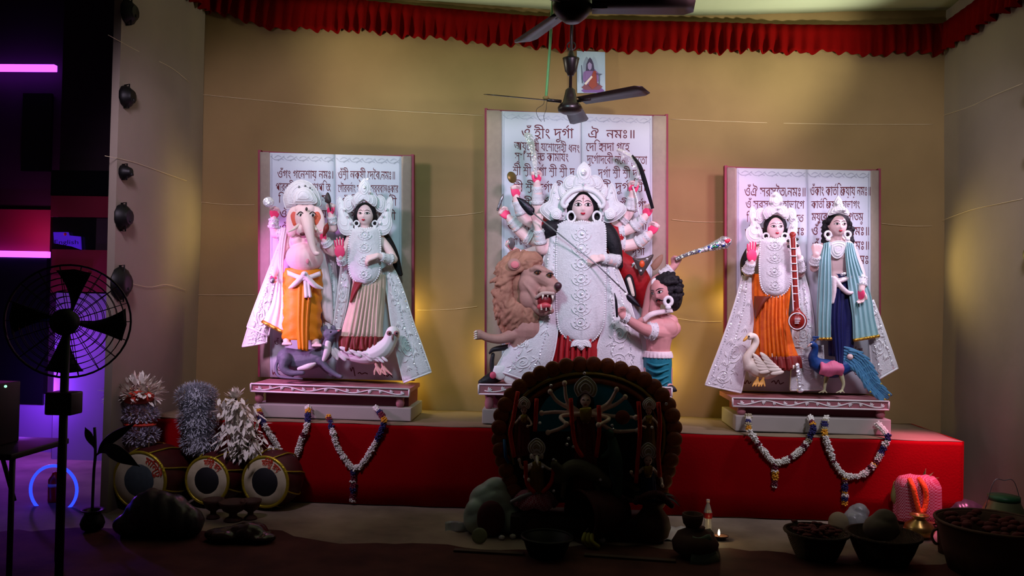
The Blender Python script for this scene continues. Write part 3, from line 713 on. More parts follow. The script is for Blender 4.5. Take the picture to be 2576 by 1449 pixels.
def plate(F, pts, dy, thick=.02, dome=.02, m=None, name='crown_lobe', parent=None, ridges=True, sm=5, center=None):
    """domed pith plate from a closed px outline, with raised ridges following it"""
    P = smooth_path(np.array(list(pts)+[pts[0]], float), sm)[:-1]
    W_ = np.array([F.T(x, y, dy) for x, y in P]); mb = MB()
    C = None if center is None else F.T(*center, dy)
    mb.pillow(W_, (0, -thick, 0), dome, 4, C); o = build(mb, name, m or M_shola, parent or F.t)
    if ridges:
        C = W_.mean(0) if C is None else C; mb = MB(); n = len(W_)
        for t in (1.0, .72, .45):
            q = 1-t*t; mb.tube(C+(W_-C)*t+np.array([0, -thick-dome*q, 0]), .0038, 6, closed=True)
        build(mb, 'ridge', M_shola2, o, kind='stuff')
    return o
def jewel(F, px, py, dy, r, parent=None, m=None, name='sequin'):
    c = F.T(px, py, dy); R = F.r(r); mb = MB(); a = np.linspace(0, 2*PI, 8, endpoint=False); n = unit([RNG.randn()*.3, -1, RNG.randn()*.3]); x, y, d = frame(n)
    mb.pillow([c+R*(x*math.cos(t)+y*math.sin(t)) for t in a], n*.003, .006, 2); return build(mb, name, m or M_silver, parent or F.t, smooth=False)
def ring(F, px, py, dy, r, w, m=None, name='earring', flat=1.0, hang=True):
    c = F.T(px, py, dy); R = F.r(r); a = np.linspace(0, 2*PI, 20, endpoint=False); mb = MB()
    mb.tube([c+np.array([R*math.cos(t), 0, R*flat*math.sin(t)]) for t in a], F.r(w), 8, closed=True); o = build(mb, name, m or M_shola2, F.t)
    if hang:
        mb = MB(); mb.pillow([c+np.array([R*.75*math.cos(t), 0, -R*flat-R*.5+R*.6*math.sin(t)]) for t in a], (0, -.012, 0), .006, 3); build(mb, 'drop', M_shola2, o)
    return o
def wig(F, blobs, vox=.008, it=2, name='hair', m=None, noise=.0):
    mb = MB()
    for b in blobs:
        if isinstance(b[0], (list, tuple)): F.limb(b[0], b[1], mb)
        else: F.blob(*b, mb)
    return build(mb, name, m or M_hair, F.t, remesh=vox, it=it)
# ================================================================ left group
YI = 6.95
M_mouse = mat('mouse_grey', (104, 104, 122), .6, var=.2, vscale=10, bump=.3, bscale=60)
M_owl = mat('owl_white', (232, 226, 228), .6, var=.06, vscale=12)
M_orange = mat('orange_dhoti', (236, 142, 22), .55, var=.12, vscale=6, bump=.15, bscale=60)
M_beige = mat('beige_saree', (214, 188, 168), .6, var=.1, vscale=7, bump=.15, bscale=60)
M_sash = mat('white_sash', (238, 222, 226), .6, bump=.3, bscale=60)
M_earin = mat('ear_inner', (226, 92, 92), .6, rgb2=(206, 96, 40), vscale=4)
M_tusk = mat('tusk_ivory', (236, 222, 208), .4)
M_pinkft = mat('foot_pink', (236, 180, 186), .5)
BZL = Q(830, 972, 6.72)[2]
# ---- mouse
F = Fig(thing('mouse_figure', 'crouching grey mouse figure with white throat under the elephant-headed idol', 'animal statue', (*Q(770, 950, YI-.05)[:2], BZL)), YI-.05)
F.limb([(722, 900, .04), (752, 906, .02), (790, 902, 0), (818, 890, -.02)], [26, 28, 25, 18])
F.limb([(812, 892, -.02), (824, 866, -.04), (832, 846, -.06)], [17, 13, 13])
F.limb([(826, 840, -.06), (838, 838, -.08), (850, 833, -.10)], [13, 9, 4])
F.limb([(720, 904, -.06), (714, 925, -.08), (730, 938, -.09), (762, 938, -.10)], [17, 12, 8, 6])
F.limb([(804, 905, -.05), (822, 925, -.06), (845, 942, -.07), (858, 948, -.08)], [11, 8, 6, 5])
F.limb([(800, 905, .05), (816, 925, .05), (836, 943, .04)], [10, 8, 6])
F.limb([(716, 905, .08), (716, 930, .08), (735, 944, .06)], [14, 10, 6])
for x, y, d in ((818, 826, -.03), (838, 826, .0)): F.blob(x, y, d, 8, 9, 3)
F.body(M_mouse, .006, 4)
mb = MB(); F.limb([(826, 862, -.075), (823, 885, -.07), (815, 905, -.065)], [8, 9, 6], mb); F.part(mb, 'white_throat', M_owl, remesh=.006, it=3)
mb = MB(); F.limb([(752, 928, -.10), (776, 922, -.105), (792, 915, -.10)], [5, 8, 4], mb); F.part(mb, 'white_belly', M_owl, remesh=.006, it=3)
for x, d in ((832, -.105), (843, -.10)):
    mb = MB(); F.blob(x, 835, d, 2.4, 2.4, 2, mb); F.part(mb, 'eye', M_black)
mb = MB(); F.blob(852, 832, -.11, 3, 2.5, 3, mb); F.part(mb, 'nose', mat('nose_pink', (220, 130, 140), .4))
mb = MB(); F.limb([(700, 905, .06), (694, 925, .02), (700, 945, -.04), (722, 950, -.10), (760, 953, -.12)], [4, 4, 3.5, 3, 2], mb); F.part(mb, 'tail', M_mouse)
# ---- owl
F = Fig(thing('owl_figure', 'white owl figure with spread tail feathers beside the grey mouse', 'animal statue', (*Q(930, 950, YI-.08)[:2], BZL)), YI-.08)
F.limb([(862, 890, .05), (890, 893, .02), (930, 893, -.02), (962, 880, -.04), (978, 862, -.05), (986, 842, -.06)], [10, 18, 24, 24, 19, 17])
F.blob(988, 840, -.06, 18, 20, 17)
F.body(M_owl, .006, 3)
mb0 = MB(); mb0.ell((0, 0, 0), (.050, .010, .018), None, 12, 8); FE = meshdata(mb0, 'feather', M_owl)
for row, (n, xa, xb, ya, yb, dz) in enumerate([(7, 838, 872, 884, 892, -.02), (7, 866, 920, 878, 897, -.07), (7, 890, 945, 885, 905, -.09), (6, 920, 968, 890, 906, -.10)]):
    for i in range(n):
        u = i/(n-1); x = xa+(xb-xa)*u; y = ya+(yb-ya)*u+4*math.sin(i*2)
        an = -1.15+.55*u if row == 0 else -.35-.3*u
        M = Matrix.Translation(Vector(F.T(x, y+(0 if row else 4), dz))) @ Matrix.Rotation(-an, 4, 'Y') @ Matrix.Scale(1.05-.12*row, 4)
        place(FE, 'feather', F.t, M)
for x in (979, 997):
    mb = MB(); F.blob(x, 838, -.118, 6.5, 6, 3, mb); e = F.part(mb, 'eye_disc', mat('owl_brown', (140, 92, 92), .5)); mb = MB(); F.blob(x+.5, 838, -.127, 2.8, 2.8, 2, mb); F.part(mb, 'pupil', M_black, e)
mb = MB(); F.limb([(988, 843, -.125), (988, 850, -.13), (989, 856, -.12)], [3.2, 2.6, 1], mb); F.part(mb, 'beak', mat('beak_grey', (120, 92, 88), .4))
for dx in (0, 16):
    mb = MB(); F.limb([(944+dx, 905, -.04), (948+dx, 922, -.06)], [6, 4], mb)
    for q in (-12, 2, 16): F.limb([(948+dx, 922, -.06), (950+dx+q*.6, 934, -.08), (954+dx+q, 943, -.10)], [3.4, 3, 1.6], mb)
    F.part(mb, 'foot', mat('claw_pink', (206, 150, 140), .5), remesh=.004, it=1)
# ---- elephant-headed idol
F = Fig(thing('elephant_headed_idol', 'pink elephant-headed idol in orange dhoti standing on the grey mouse', 'idol', (*Q(762, 860, YI)[:2], Q(762, 870, YI)[2])), YI)
F.blob(766, 648, -.10, 47, 38, 40); F.blob(764, 612, -.04, 38, 34, 30); F.blob(746, 606, -.12, 16, 15, 13); F.blob(784, 606, -.11, 15, 15, 12)
F.blob(768, 690, -.02, 42, 24, 30)
F.blob(769, 548, -.13, 27, 33, 28); F.blob(756, 528, -.13, 16, 14, 17); F.blob(783, 528, -.13, 16, 14, 17)   # skull
F.limb([(772, 550, -.20), (776, 572, -.26), (781, 598, -.28), (786, 620, -.29), (793, 637, -.30), (800, 638, -.31)], [17, 13.5, 10.5, 8, 6, 5])
F.blob(756, 578, -.18, 13, 14, 12); F.blob(788, 578, -.17, 11, 13, 12)
F.limb([(740, 588, -.02), (716, 590, -.02), (694, 588, -.03)], [14, 13, 12]); F.limb([(692, 588, -.03), (688, 566, -.05), (689, 546, -.06)], [12, 11, 8])
F.limb([(795, 580, -.02), (818, 572, .0), (838, 574, .01)], [13, 12, 11]); F.limb([(839, 574, .01), (836, 556, -.02), (833, 538, -.03)], [11, 10, 8])
F.limb([(795, 600, -.03), (820, 622, -.04), (838, 634, -.06)], [15, 14, 12]); F.limb([(838, 634, -.06), (828, 618, -.12), (817, 603, -.15)], [12, 10.5, 8])
F.limb([(735, 600, -.02), (708, 640, -.03), (698, 668, -.05)], [15, 13, 11]); F.limb([(698, 668, -.05), (692, 684, -.09), (689, 694, -.11)], [10, 9, 7])
hand(F, F.T(690, 546, -.06), (.05, -.2, 1), (.5, -1, 0), 46, 1, 'fist'); hand(F, F.T(833, 538, -.03), (.1, -.1, 1), (-.4, -1, 0), 46, -1, 'fist')
hand(F, F.T(817, 603, -.15), (-.3, -.2, 1), (-.5, -1, 0), 44, -1, 'fist'); hand(F, F.T(689, 694, -.11), (-.1, -.3, -1), (.5, -1, -.2), 34, -1, 'fist')
F.limb([(745, 690, -.02), (730, 770, -.02), (722, 840, -.04), (722, 854, -.07), (722, 862, -.12)], [20, 15, 10, 10, 9], F.b)
F.limb([(785, 690, -.02), (790, 770, -.02), (792, 840, -.04), (793, 858, -.07), (796, 866, -.12)], [20, 15, 10, 10, 9], F.b)
for cx, cy in ((722, 864), (797, 868)):
    for i in range(5): F.limb([(cx-9+i*4.5, cy, -.14), (cx-10+i*5, cy+2, -.17)], [3.6, 3.2])
F.body(M_skin, .006, 4)
mb = MB(); F.blob(774, 657, -.232, 4, 6, 2, mb); F.part(mb, 'navel', mat('navel_pink', (206, 130, 140), .5))
for s, cx, col in ((-1, 738, 0), (1, 800, 1)):      # ears with painted insides
    P = [(cx-s*12, 519), (cx+s*4, 523), (cx+s*15, 543), (cx+s*17, 570), (cx+s*12, 592), (cx-s*0, 596), (cx-s*10, 575)]
    e = plate(F, P, -.15, .015, .012, M_skin, 'ear', ridges=False)
    plate(F, [(cx-s*8, 534), (cx+s*1, 533), (cx+s*7, 543), (cx+s*6, 556), (cx-s*0, 568), (cx-s*8, 562)], -.170, .004, .006, M_earin, 'ear_lining', e, ridges=False)
for x in (756, 786):
    mb = MB(); F.blob(x, 541, -.219, 6.5, 5, 3, mb); e = F.part(mb, 'eye', M_eyew); mb = MB(); F.blob(x+1, 541, -.233, 3.2, 4, 1.6, mb); F.part(mb, 'iris', M_black, e)
    mb = MB(); F.limb([(x-9, 540, -.225), (x, 533, -.238), (x+9, 539, -.225)], [1, 1.6, 1], mb); F.part(mb, 'brow', M_dark, e)
mb = MB(); F.limb([(751, 566, -.20), (740, 576, -.24), (726, 583, -.27)], [3.4, 3, 1.4], mb); F.part(mb, 'tusk', M_tusk)
mb = MB(); F.limb([(790, 572, -.20), (796, 577, -.23)], [3.4, 3.2], mb); F.part(mb, 'broken_tusk', M_tusk)
mb = MB(); F.blob(761, 589, -.24, 7, 4, 4, mb); F.part(mb, 'mouth', mat('mouth_dark', (90, 34, 40), .5))
mb = MB(); F.blob(771, 526, -.245, 3, 5, 2, mb); F.part(mb, 'forehead_mark', M_dark)
cr = plate(F, [(722, 526), (716, 502), (721, 481), (735, 464), (757, 454), (781, 460), (798, 477), (807, 500), (802, 522)], -.06, .03, .05, M_shola, 'crown')
plate(F, [(742, 514), (744, 492), (757, 476), (775, 474), (792, 488), (797, 512)], -.13, .03, .05, M_shola2, 'crown_cap', cr)
for x, y in ((752, 470), (768, 468), (780, 473), (747, 515), (789, 517)): jewel(F, x, y, -.15, 3, cr, M_silverd)
# dhoti, sash and hanging pleat
dh = loft(F, [(764, 676, 46, 34, -.05), (762, 700, 50, 38, -.05), (761, 740, 48, 36, -.04), (760, 790, 48, 34, -.04), (759, 830, 49, 33, -.04), (759, 854, 49, 32, -.04)], pleats=9, amp1=.02, drape=.05)
dh = F.part(dh, 'dhoti', M_orange)
cloth_strip(F, [(742, 700, -.17), (744, 760, -.155), (745, 820, -.15), (750, 878, -.17)], [(790, 705, -.17), (780, 760, -.155), (776, 820, -.15), (775, 884, -.17)], 20, 30, .010, 3, .02, M_orange, 'hanging_pleat', .006, dh)
sa, _ = cloth_strip(F, [(722, 680, -.15), (765, 694, -.215), (806, 682, -.14)], [(724, 692, -.155), (765, 706, -.22), (807, 694, -.145)], 8, 16, .004, 1, .01, M_sash, 'sash')
mb = MB()
F.limb([(765, 692, -.22), (742, 715, -.20), (728, 724, -.18)], [7, 7, 3], mb); F.limb([(768, 692, -.22), (790, 716, -.20), (812, 726, -.17)], [7, 7, 3], mb)
F.blob(766, 690, -.225, 9, 8, 7, mb); F.part(mb, 'bow', M_sash, sa, remesh=.006, it=2)
cloth_strip(F, [(762, 696, -.22), (764, 720, -.21), (766, 749, -.20)], [(776, 696, -.22), (780, 720, -.21), (785, 748, -.20)], 10, 10, .006, 2, 0, M_sash, 'sash_tail', .004, sa)
jewel(F, 766, 688, -.255, 4, sa)
# white shawl falling on one side, gold fringe
sh, G = cloth_strip(F, [(708, 572, -.06), (700, 620, -.08), (697, 690, -.06), (684, 760, -.02), (660, 812, .0)], [(724, 572, -.07), (716, 625, -.10), (712, 690, -.10), (716, 770, -.05), (717, 842, -.02)], 20, 30, .008, 3, .015, M_sash, 'shawl')
mb = MB(); mb.tube([grid_at(G, u, .985)+np.array([0, -.008, 0]) for u in np.linspace(0, 1, 14)], .016, 8); F.part(mb, 'gold_fringe', M_gold, sh)
cloth_strip(F, [(797, 580, -.06), (800, 640, -.09), (806, 720, -.02), (812, 800, .02)], [(809, 580, -.05), (818, 640, -.05), (834, 720, .02), (840, 820, .05)], 14, 20, .006, 2, .01, M_sash, 'shawl_end')
ornament_panel(F, [(702, 612, .06), (672, 690, .06), (645, 760, .06), (622, 822, .05)], [(712, 625, .06), (702, 700, .06), (688, 780, .06), (676, 845, .05)], swirls=((.45, .8, .3),), lines=(.3, .75), seed=1)
ornament_panel(F, [(626, 818, .06), (618, 845, .06), (610, 872, .05)], [(676, 822, .06), (672, 842, .06), (671, 862, .05)], swirls=((.5, .5, .3),), lines=(.5,), seed=2, name='lace_panel')
ornament_panel(F, [(818, 610, .09), (818, 700, .09), (816, 790, .08), (812, 850, .07)], [(842, 640, .09), (848, 720, .09), (846, 790, .08), (842, 832, .07)], swirls=(), lines=(.6,), seed=3)
for a, b, r1, r2 in (((688, 572, -.045), (689, 550, -.06), 12, 10.5), ((837, 562, 0), (834, 544, -.03), 12, 10.5), ((826, 616, -.12), (818, 605, -.15), 12, 10.5), ((710, 589, -.02), (702, 589, -.02), 14.5, 14)): cuff(F, a, b, r1, r2)
jewel(F, 687, 563, -.105, 5); jewel(F, 833, 561, -.06, 4)
mb = MB(); mb.lathe([(0, -.004), (F.r(14), -.004), (F.r(13), .004), (F.r(5), .01), (0, .012)], F.T(675, 508, -.16), np.array(Matrix.Rotation(1.35, 3, 'X') @ Matrix.Rotation(.2, 3, 'Y')), 24); F.part(mb, 'discus', M_silver)
plate(F, [(818, 508), (819, 494), (825, 484), (831, 494), (833, 508), (826, 512)], -.10, .012, .01, M_dark, 'axe_blade', ridges=False)
mb = MB(); F.limb([(827, 508, -.10), (832, 530, -.12)], [2, 2], mb); F.part(mb, 'axe_shaft', M_dark)
mb = MB(); F.limb([(814, 594, -.24), (821, 574, -.23), (824, 562, -.22)], [2, 7, 1.5], mb); F.part(mb, 'lotus_bud', M_maroon)
mb = MB(); F.blob(686, 706, -.18, 7, 8, 7, mb); F.part(mb, 'sweet_pot', M_silverd)
# ---- goddess with the owl
F = Fig(thing('goddess_idol', 'two-armed goddess idol in beige red-hemmed saree standing above the white owl', 'idol', (*Q(912, 880, YI)[:2], Q(912, 885, YI)[2])), YI)
F.blob(918, 640, 0, 38, 60, 22); F.limb([(886, 592, 0), (918, 586, 0), (950, 592, 0)], [15, 18, 15]); F.limb([(918, 590, -.02), (919, 556, -.05)], [11, 11])
F.blob(925, 700, .0, 40, 40, 26)
F.limb([(884, 596, 0), (868, 632, -.02), (864, 664, -.05)], [12, 11, 10]); F.limb([(864, 664, -.05), (858, 656, -.12), (856, 645, -.16)], [9.5, 8, 7])
F.limb([(952, 596, 0), (976, 625, -.02), (990, 652, -.06)], [12, 11, 11]); F.limb([(990, 652, -.06), (970, 650, -.13), (950, 643, -.18)], [11, 9, 7])
hand(F, F.T(856, 645, -.16), (-.1, -.1, 1), (.25, -1, 0), 48, 1, 'open', spread=.5); hand(F, F.T(950, 643, -.18), (-1, -.15, -.35), (.0, .6, -.9), 46, -1, 'drape', False)
F.limb([(912, 710, 0), (906, 850, -.03), (903, 866, -.08)], [18, 9, 8]); F.limb([(938, 710, 0), (935, 850, -.03), (938, 868, -.08)], [18, 9, 8])
hd = Head(F, 919, 541, -.06, 20.5, 27, 21, 0); F.body()
hd.paint(half=.35, mark='dot', look=.02)
wig(F, [(919, 534, -.035, 28.5, 25.5, 20), ([(897, 545, -.0), (895, 570, .02), (880, 600, .06), (862, 640, .08), (866, 672, .08)], [8, 10, 16, 15, 8]), ([(942, 545, 0), (946, 572, .02), (968, 600, .06), (988, 640, .08), (1008, 690, .08)], [8, 10, 15, 15, 6])])
bib(F, [(884, 578), (902, 573), (918, 576), (935, 573), (953, 578), (957, 610), (957, 660), (953, 690), (940, 708), (918, 718), (896, 708), (881, 690), (876, 655), (878, 610)], 'breastplate', .05, [(917, 590), (916, 622), (915, 655), (916, 690)], -.09, rs=8)
for x in (897, 943): ring(F, x, 562, -.08, 6.5, 2)
c0 = plate(F, [(894, 520), (888, 503), (900, 487), (918, 478), (938, 487), (950, 503), (944, 520), (919, 505)], -.10, .03, .03, M_shola, 'crown')
plate(F, [(918, 449), (930, 464), (931, 482), (918, 496), (905, 482), (906, 464)], -.13, .02, .02, M_shola2, 'crown_jewel', c0); jewel(F, 917, 471, -.18, 4, c0); jewel(F, 925, 450, -.16, 4, c0); jewel(F, 930, 483, -.17, 4, c0)
for s in (-1, 1):
    X = lambda d: 919+s*d
    plate(F, [(X(24), 505), (X(36), 492), (X(50), 500), (X(52), 522), (X(42), 535), (X(28), 525)], -.05, .02, .02, M_shola, 'crown_lobe', c0)
    wg = plate(F, [(X(33), 590), (X(30), 560), (X(44), 538), (X(54), 508), (X(64), 496), (X(70), 510), (X(66), 540), (X(68), 565), (X(60), 585), (X(47), 592)], -.04, .02, .02, M_shola2, 'crown_wing', c0)
    for k in range(3): jewel(F, X(36+k*8), 560-k*17, -.10, 4, wg)
sk = F.part(loft(F, [(930, 690, 40, 28, -.0), (928, 720, 42, 28, 0), (922, 770, 44, 29, 0), (913, 820, 48, 31, -.01), (910, 852, 50, 33, -.02)], pleats=17, amp0=.02, amp1=.085), 'saree_skirt', M_beige)
F.part(loft(F, [(910, 846, 52, 36, -.025), (910, 860, 54, 38, -.03), (912, 878, 54, 38, -.04)], pleats=17, amp0=.085, amp1=.12), 'saree_hem', M_maroon, sk)
cloth_strip(F, [(892, 708, -.10), (884, 735, -.09), (880, 760, -.07)], [(912, 712, -.13), (898, 735, -.12), (883, 762, -.09)], 8, 10, .004, 1, .01, M_maroon, 'saree_end', .004, sk)
for k in range(7):
    x0 = 905+k*8; mb = MB(); F.limb([(x0, 715, -.10), (x0-4-(6-k)*1.2, 775, -.125), (x0-8-(6-k)*3.2, 850, -.145)], [1.6, 2.8, 3.6], mb); fp = F.part(mb, 'front_pleat', M_beige, sk); mb = MB(); F.limb([(x0-8-(6-k)*3.2, 848, -.145), (x0-9-(6-k)*3.6, 864, -.15), (x0-9-(6-k)*4, 880, -.15)], [3.9, 4.6, 5], mb); F.part(mb, 'pleat_hem', M_maroon, fp)
ornament_panel(F, [(862, 640, .04), (854, 700, .04), (846, 770, .04), (838, 826, .03)], [(880, 655, .02), (880, 710, .02), (872, 770, .02), (858, 828, .02)], swirls=((.5, .5, .3),), lines=(.25,), seed=5)
ornament_panel(F, [(962, 676, .05), (974, 740, .04), (985, 820, .03), (1000, 900, .02), (1016, 962, .01)], [(984, 662, .06), (1012, 722, .06), (1040, 810, .05), (1062, 870, .05), (1085, 936, .04)], swirls=((.45, .68, .26), (.5, .25, .2)), lines=(.55, .95), seed=6)
for a, b, r1, r2 in (((984, 653, -.08), (958, 646, -.16), 12.5, 9.5), ((861, 660, -.09), (857, 649, -.15), 11, 9)): cuff(F, a, b, r1, r2)
# ================================================================ centre group
YC = 6.93
M_mane = mat('lion_mane', (178, 128, 106), .75, rgb2=(140, 94, 78), vscale=9, bump=.3, bscale=40, kind='noise')
M_lion = mat('lion_hide', (186, 140, 130), .65, var=.18, vscale=10, bump=.2, bscale=50)
M_mouth = mat('mouth_red', (120, 20, 28), .4)
M_tooth = mat('tooth', (238, 226, 210), .35)
M_demon = mat('demon_skin', (214, 152, 150), .5, var=.1, vscale=9)
M_teal = mat('teal_dhoti', (20, 120, 136), .6, var=.15, vscale=8, bump=.2, bscale=60)
M_buff = mat('buffalo_black', (26, 24, 30), .55, bump=.4, bscale=60)
M_blade = mat('dark_blade', (40, 38, 46), .35, metal=.6, bump=.2, bscale=80)
BZC = Q(1440, 971, 6.72)[2]
# ---- lion
FL = F = Fig(thing('lion_figure', 'roaring tan lion figure with thick mane at the goddess\'s side', 'animal statue', (*Q(1300, 960, YC)[:2], BZC)), YC)
F.limb([(1338, 690, -.14), (1360, 694, -.20), (1384, 710, -.25), (1400, 722, -.275)], [30, 25, 18, 12])       # skull to nose
F.blob(1340, 715, -.15, 36, 38, 32); F.blob(1388, 730, -.27, 16, 11, 15); F.blob(1370, 732, -.25, 14, 10, 13); F.blob(1334, 748, -.15, 28, 32, 28)
F.limb([(1338, 678, -.245), (1352, 674, -.27), (1366, 680, -.275)], [6, 7, 5]); F.limb([(1378, 682, -.28), (1388, 686, -.27)], [5, 4])
for k in range(3): F.limb([(1318+k*7, 712+k*6, -.235), (1336+k*6, 734+k*7, -.25), (1345+k*4, 760+k*5, -.235)], [3, 5, 3])
F.limb([(1345, 765, -.16), (1364, 783, -.20), (1386, 782, -.24)], [17, 12, 8])                                 # lower jaw
F.limb([(1325, 820, .0), (1310, 870, .02), (1300, 930, .03), (1296, 962, .0)], [52, 40, 26, 20])
F.limb([(1330, 850, .02), (1370, 880, .05), (1400, 905, .06)], [40, 34, 24])
F.limb([(1385, 905, .05), (1388, 940, .05), (1388, 958, .04)], [20, 16, 14])
F.limb([(1300, 838, -.08), (1262, 852, -.14), (1230, 850, -.17), (1207, 840, -.18)], [18, 13, 11, 10])
for i in range(4): F.limb([(1208, 834+i*5, -.19+abs(i-1.5)*.01), (1197, 834+i*5.5, -.20)], [5.5, 4.5])
F.body(M_lion, .008, 4)
mane = MB(); r = np.random.RandomState(5)
F.blob(1310, 722, -.01, 56, 88, 38, mane); F.blob(1300, 690, -.05, 46, 58, 36, mane); F.blob(1332, 656, -.12, 34, 24, 26, mane); F.blob(1290, 780, -.04, 38, 50, 30, mane)
for i in range(300):                     # locks flowing back and down from the face
    a = r.uniform(.75, 5.6); R0 = r.uniform(.50, 1.0); cx, cy = 1318, 722
    x, y = cx+60*R0*math.cos(a)-4, cy-94*R0*math.sin(a)
    if x > 1350 and y > 648: continue
    if y > 835: continue
    L = r.uniform(26, 46); up = -1 if y < 690 else 1; tx, ty = (-.75, .55) if y < 700 else (-.35, 1.0)
    if x > 1318: tx, ty = (.25, -.1) if y < 690 else (.05, 1)
    d0 = -.03-.17*math.sqrt(max(0, 1-R0**2)); w = r.randn()*4; d0 -= .075*max(0, 1-abs(y-655)/35)*max(0, 1-abs(x-1335)/45)
    F.limb([(x, y, d0), (x+tx*L*.4+w, y+ty*L*.4, d0-.012), (x+tx*L*.75-w, y+ty*L*.75, d0-.004), (x+tx*L, y+ty*L, d0+.02)], [6.5, 6, 4.5, 1.5], mane)
F.part(mane, 'mane', M_mane, remesh=.006, it=1)
ear = MB(); F.blob(1293, 665, -.225, 16, 15, 7, ear); ear = F.part(ear, 'ear', M_lion); mb = MB(); F.blob(1295, 666, -.247, 10, 9, 3, mb); F.part(mb, 'ear_lining', mat('ear_pink', (216, 120, 128), .6), ear)
mb = MB(); F.blob(1371, 756, -.245, 19, 20, 14, mb); mo = F.part(mb, 'mouth_cavity', M_mouth)
mb = MB(); F.limb([(1358, 772, -.28), (1372, 768, -.30), (1384, 770, -.30)], [7, 7, 4], mb); F.part(mb, 'tongue', mat('tongue', (206, 80, 90), .4), mo)
for x, y, x2, y2, q in ((1366, 742, 1365, 752, 3), (1390, 744, 1391, 755, 3.4), (1378, 742, 1378, 748, 2.2), (1362, 778, 1361, 766, 2.6), (1386, 778, 1387, 766, 3), (1374, 780, 1374, 773, 2)):
    mb = MB(); F.limb([(x, y, -.305), (x2, y2, -.31)], [q, .8], mb); F.part(mb, 'tooth', M_tooth, mo)
mb = MB(); F.limb([(1350, 748, -.27), (1366, 738, -.30), (1392, 738, -.315)], [4, 5, 4], mb); F.part(mb, 'upper_lip', mat('lip_grey', (196, 168, 160), .5), mo)
mb = MB(); F.blob(1404, 719, -.325, 9, 9, 7, mb); F.part(mb, 'nose', mat('lion_nose', (70, 40, 48), .4))
for x, y, d in ((1353, 686, -.288), (1384, 692, -.315)):
    mb = MB(); F.blob(x, y, d, 6, 4, 3.5, mb); e = F.part(mb, 'eye', mat('amber_eye', (120, 70, 40), .3)); mb = MB(); F.limb([(x-9, y-1, d+.005), (x, y-5, d-.008), (x+8, y-2, d+.005)], [1.4, 2.2, 1.4], mb); F.part(mb, 'brow', M_dark, e)
    mb = MB(); F.blob(x+1, y, d-.012, 2.4, 2.6, 2, mb); F.part(mb, 'pupil', M_black, e)
for i in range(4):
    mb = MB(); F.limb([(1198, 834+i*5.5, -.215), (1192, 836+i*5.5, -.22)], [2.4, .8], mb); F.part(mb, 'claw', M_tooth)
# ---- severed buffalo
F = Fig(thing('buffalo_head', 'black severed buffalo head with curved horns under the lion paw', 'animal statue', (*Q(1230, 966, 6.84)[:2], BZC)), 6.84)
F.limb([(1250, 945, .08), (1228, 955, -.02), (1210, 962, -.06)], [17, 14, 8]); F.body(M_buff, .007, 3)
mb = MB(); F.limb([(1240, 940, .0), (1237, 915, .0), (1240, 892, .0)], [7, 6, 5], mb); F.part(mb, 'horn', M_buff)
mb = MB(); F.limb([(1232, 888, -.02), (1240, 880, -.02), (1258, 876, 0), (1282, 872, .04)], [3, 5.5, 7, 7], mb); F.part(mb, 'horn', M_buff)
mb = MB(); F.blob(1240, 944, -.05, 8, 9, 5, mb); F.part(mb, 'cut_neck', mat('flesh_pink', (206, 80, 110), .5))
# ---- ten-armed goddess
F = Fig(thing('ten_armed_goddess_idol', 'ten-armed goddess idol with long white breastplate and tall crown', 'idol', (*Q(1462, 962, YC)[:2], BZC)), YC)
F.blob(1462, 640, .02, 48, 75, 26); F.limb([(1415, 585, .02), (1462, 576, .01), (1512, 585, .02)], [20, 24, 20]); F.limb([(1464, 580, -.02), (1466, 545, -.05)], [15, 14])
F.blob(1462, 720, .02, 52, 60, 30); F.limb([(1445, 760, .02), (1448, 860, .02), (1450, 952, -.02)], [28, 22, 14]); F.limb([(1482, 760, .02), (1482, 860, .02), (1482, 952, -.02)], [28, 22, 14])
R = [13, 12, 10.5, 9]
def arm(pts, rad, d, n, L, side, pose='fist', palm=True):
    F.limb(pts, rad); return hand(F, F.T(*pts[-1]), d, n, L, side, pose, palm)
arm([(1412, 585, .05), (1378, 555, .08), (1354, 522, .06), (1352, 488, .02), (1350, 458, -.02)], [15, 14, 15, 13, 9], (-.15, -.15, 1), (.4, -1, .1), 50, 1)
arm([(1412, 590, .06), (1350, 566, .08), (1316, 548, .06), (1304, 520, .03), (1297, 494, .0)], [15, 14, 14, 12, 9], (-.1, -.15, 1), (.5, -1, .1), 50, 1)
arm([(1412, 595, .07), (1345, 605, .09), (1312, 585, .07), (1292, 562, .04), (1278, 546, .02)], [15, 14, 14, 12, 9], (-.8, -.15, .7), (.4, -1, .2), 50, 1)
arm([(1410, 590, .0), (1380, 612, -.02), (1363, 628, -.05), (1357, 600, -.10), (1353, 568, -.13)], [16, 15, 14, 12, 9], (-.2, -.15, 1), (.2, 1, .1), 52, -1, palm=False)
arm([(1412, 600, .09), (1350, 628, .12), (1315, 640, .12), (1290, 628, .06)], [14, 13, 12, 9], (-.6, -.2, .6), (1, -.3, .2), 46, 1)
arm([(1515, 585, .05), (1552, 562, .08), (1578, 540, .07), (1588, 510, .04), (1592, 484, .0)], [15, 14, 14, 12, 9], (.2, -.15, 1), (-.4, -1, .1), 50, -1)
arm([(1515, 590, .06), (1556, 584, .08), (1592, 572, .07), (1612, 556, .04), (1626, 542, .02)], [15, 14, 14, 12, 9], (.3, -.15, .9), (-.5, -1, .1), 50, -1)
arm([(1515, 598, .07), (1560, 618, .08), (1602, 612, .07), (1624, 598, .04), (1638, 586, .02)], [15, 15, 15, 13, 9], (.4, -.15, .8), (-.4, -1, .2), 50, -1)
arm([(1512, 590, .0), (1540, 622, -.02), (1552, 655, -.06), (1532, 654, -.14), (1512, 648, -.18)], [16, 15, 13.5, 11, 9], (-1, -.2, -.3), (-.1, .7, -.6), 46, -1, 'drape', False)
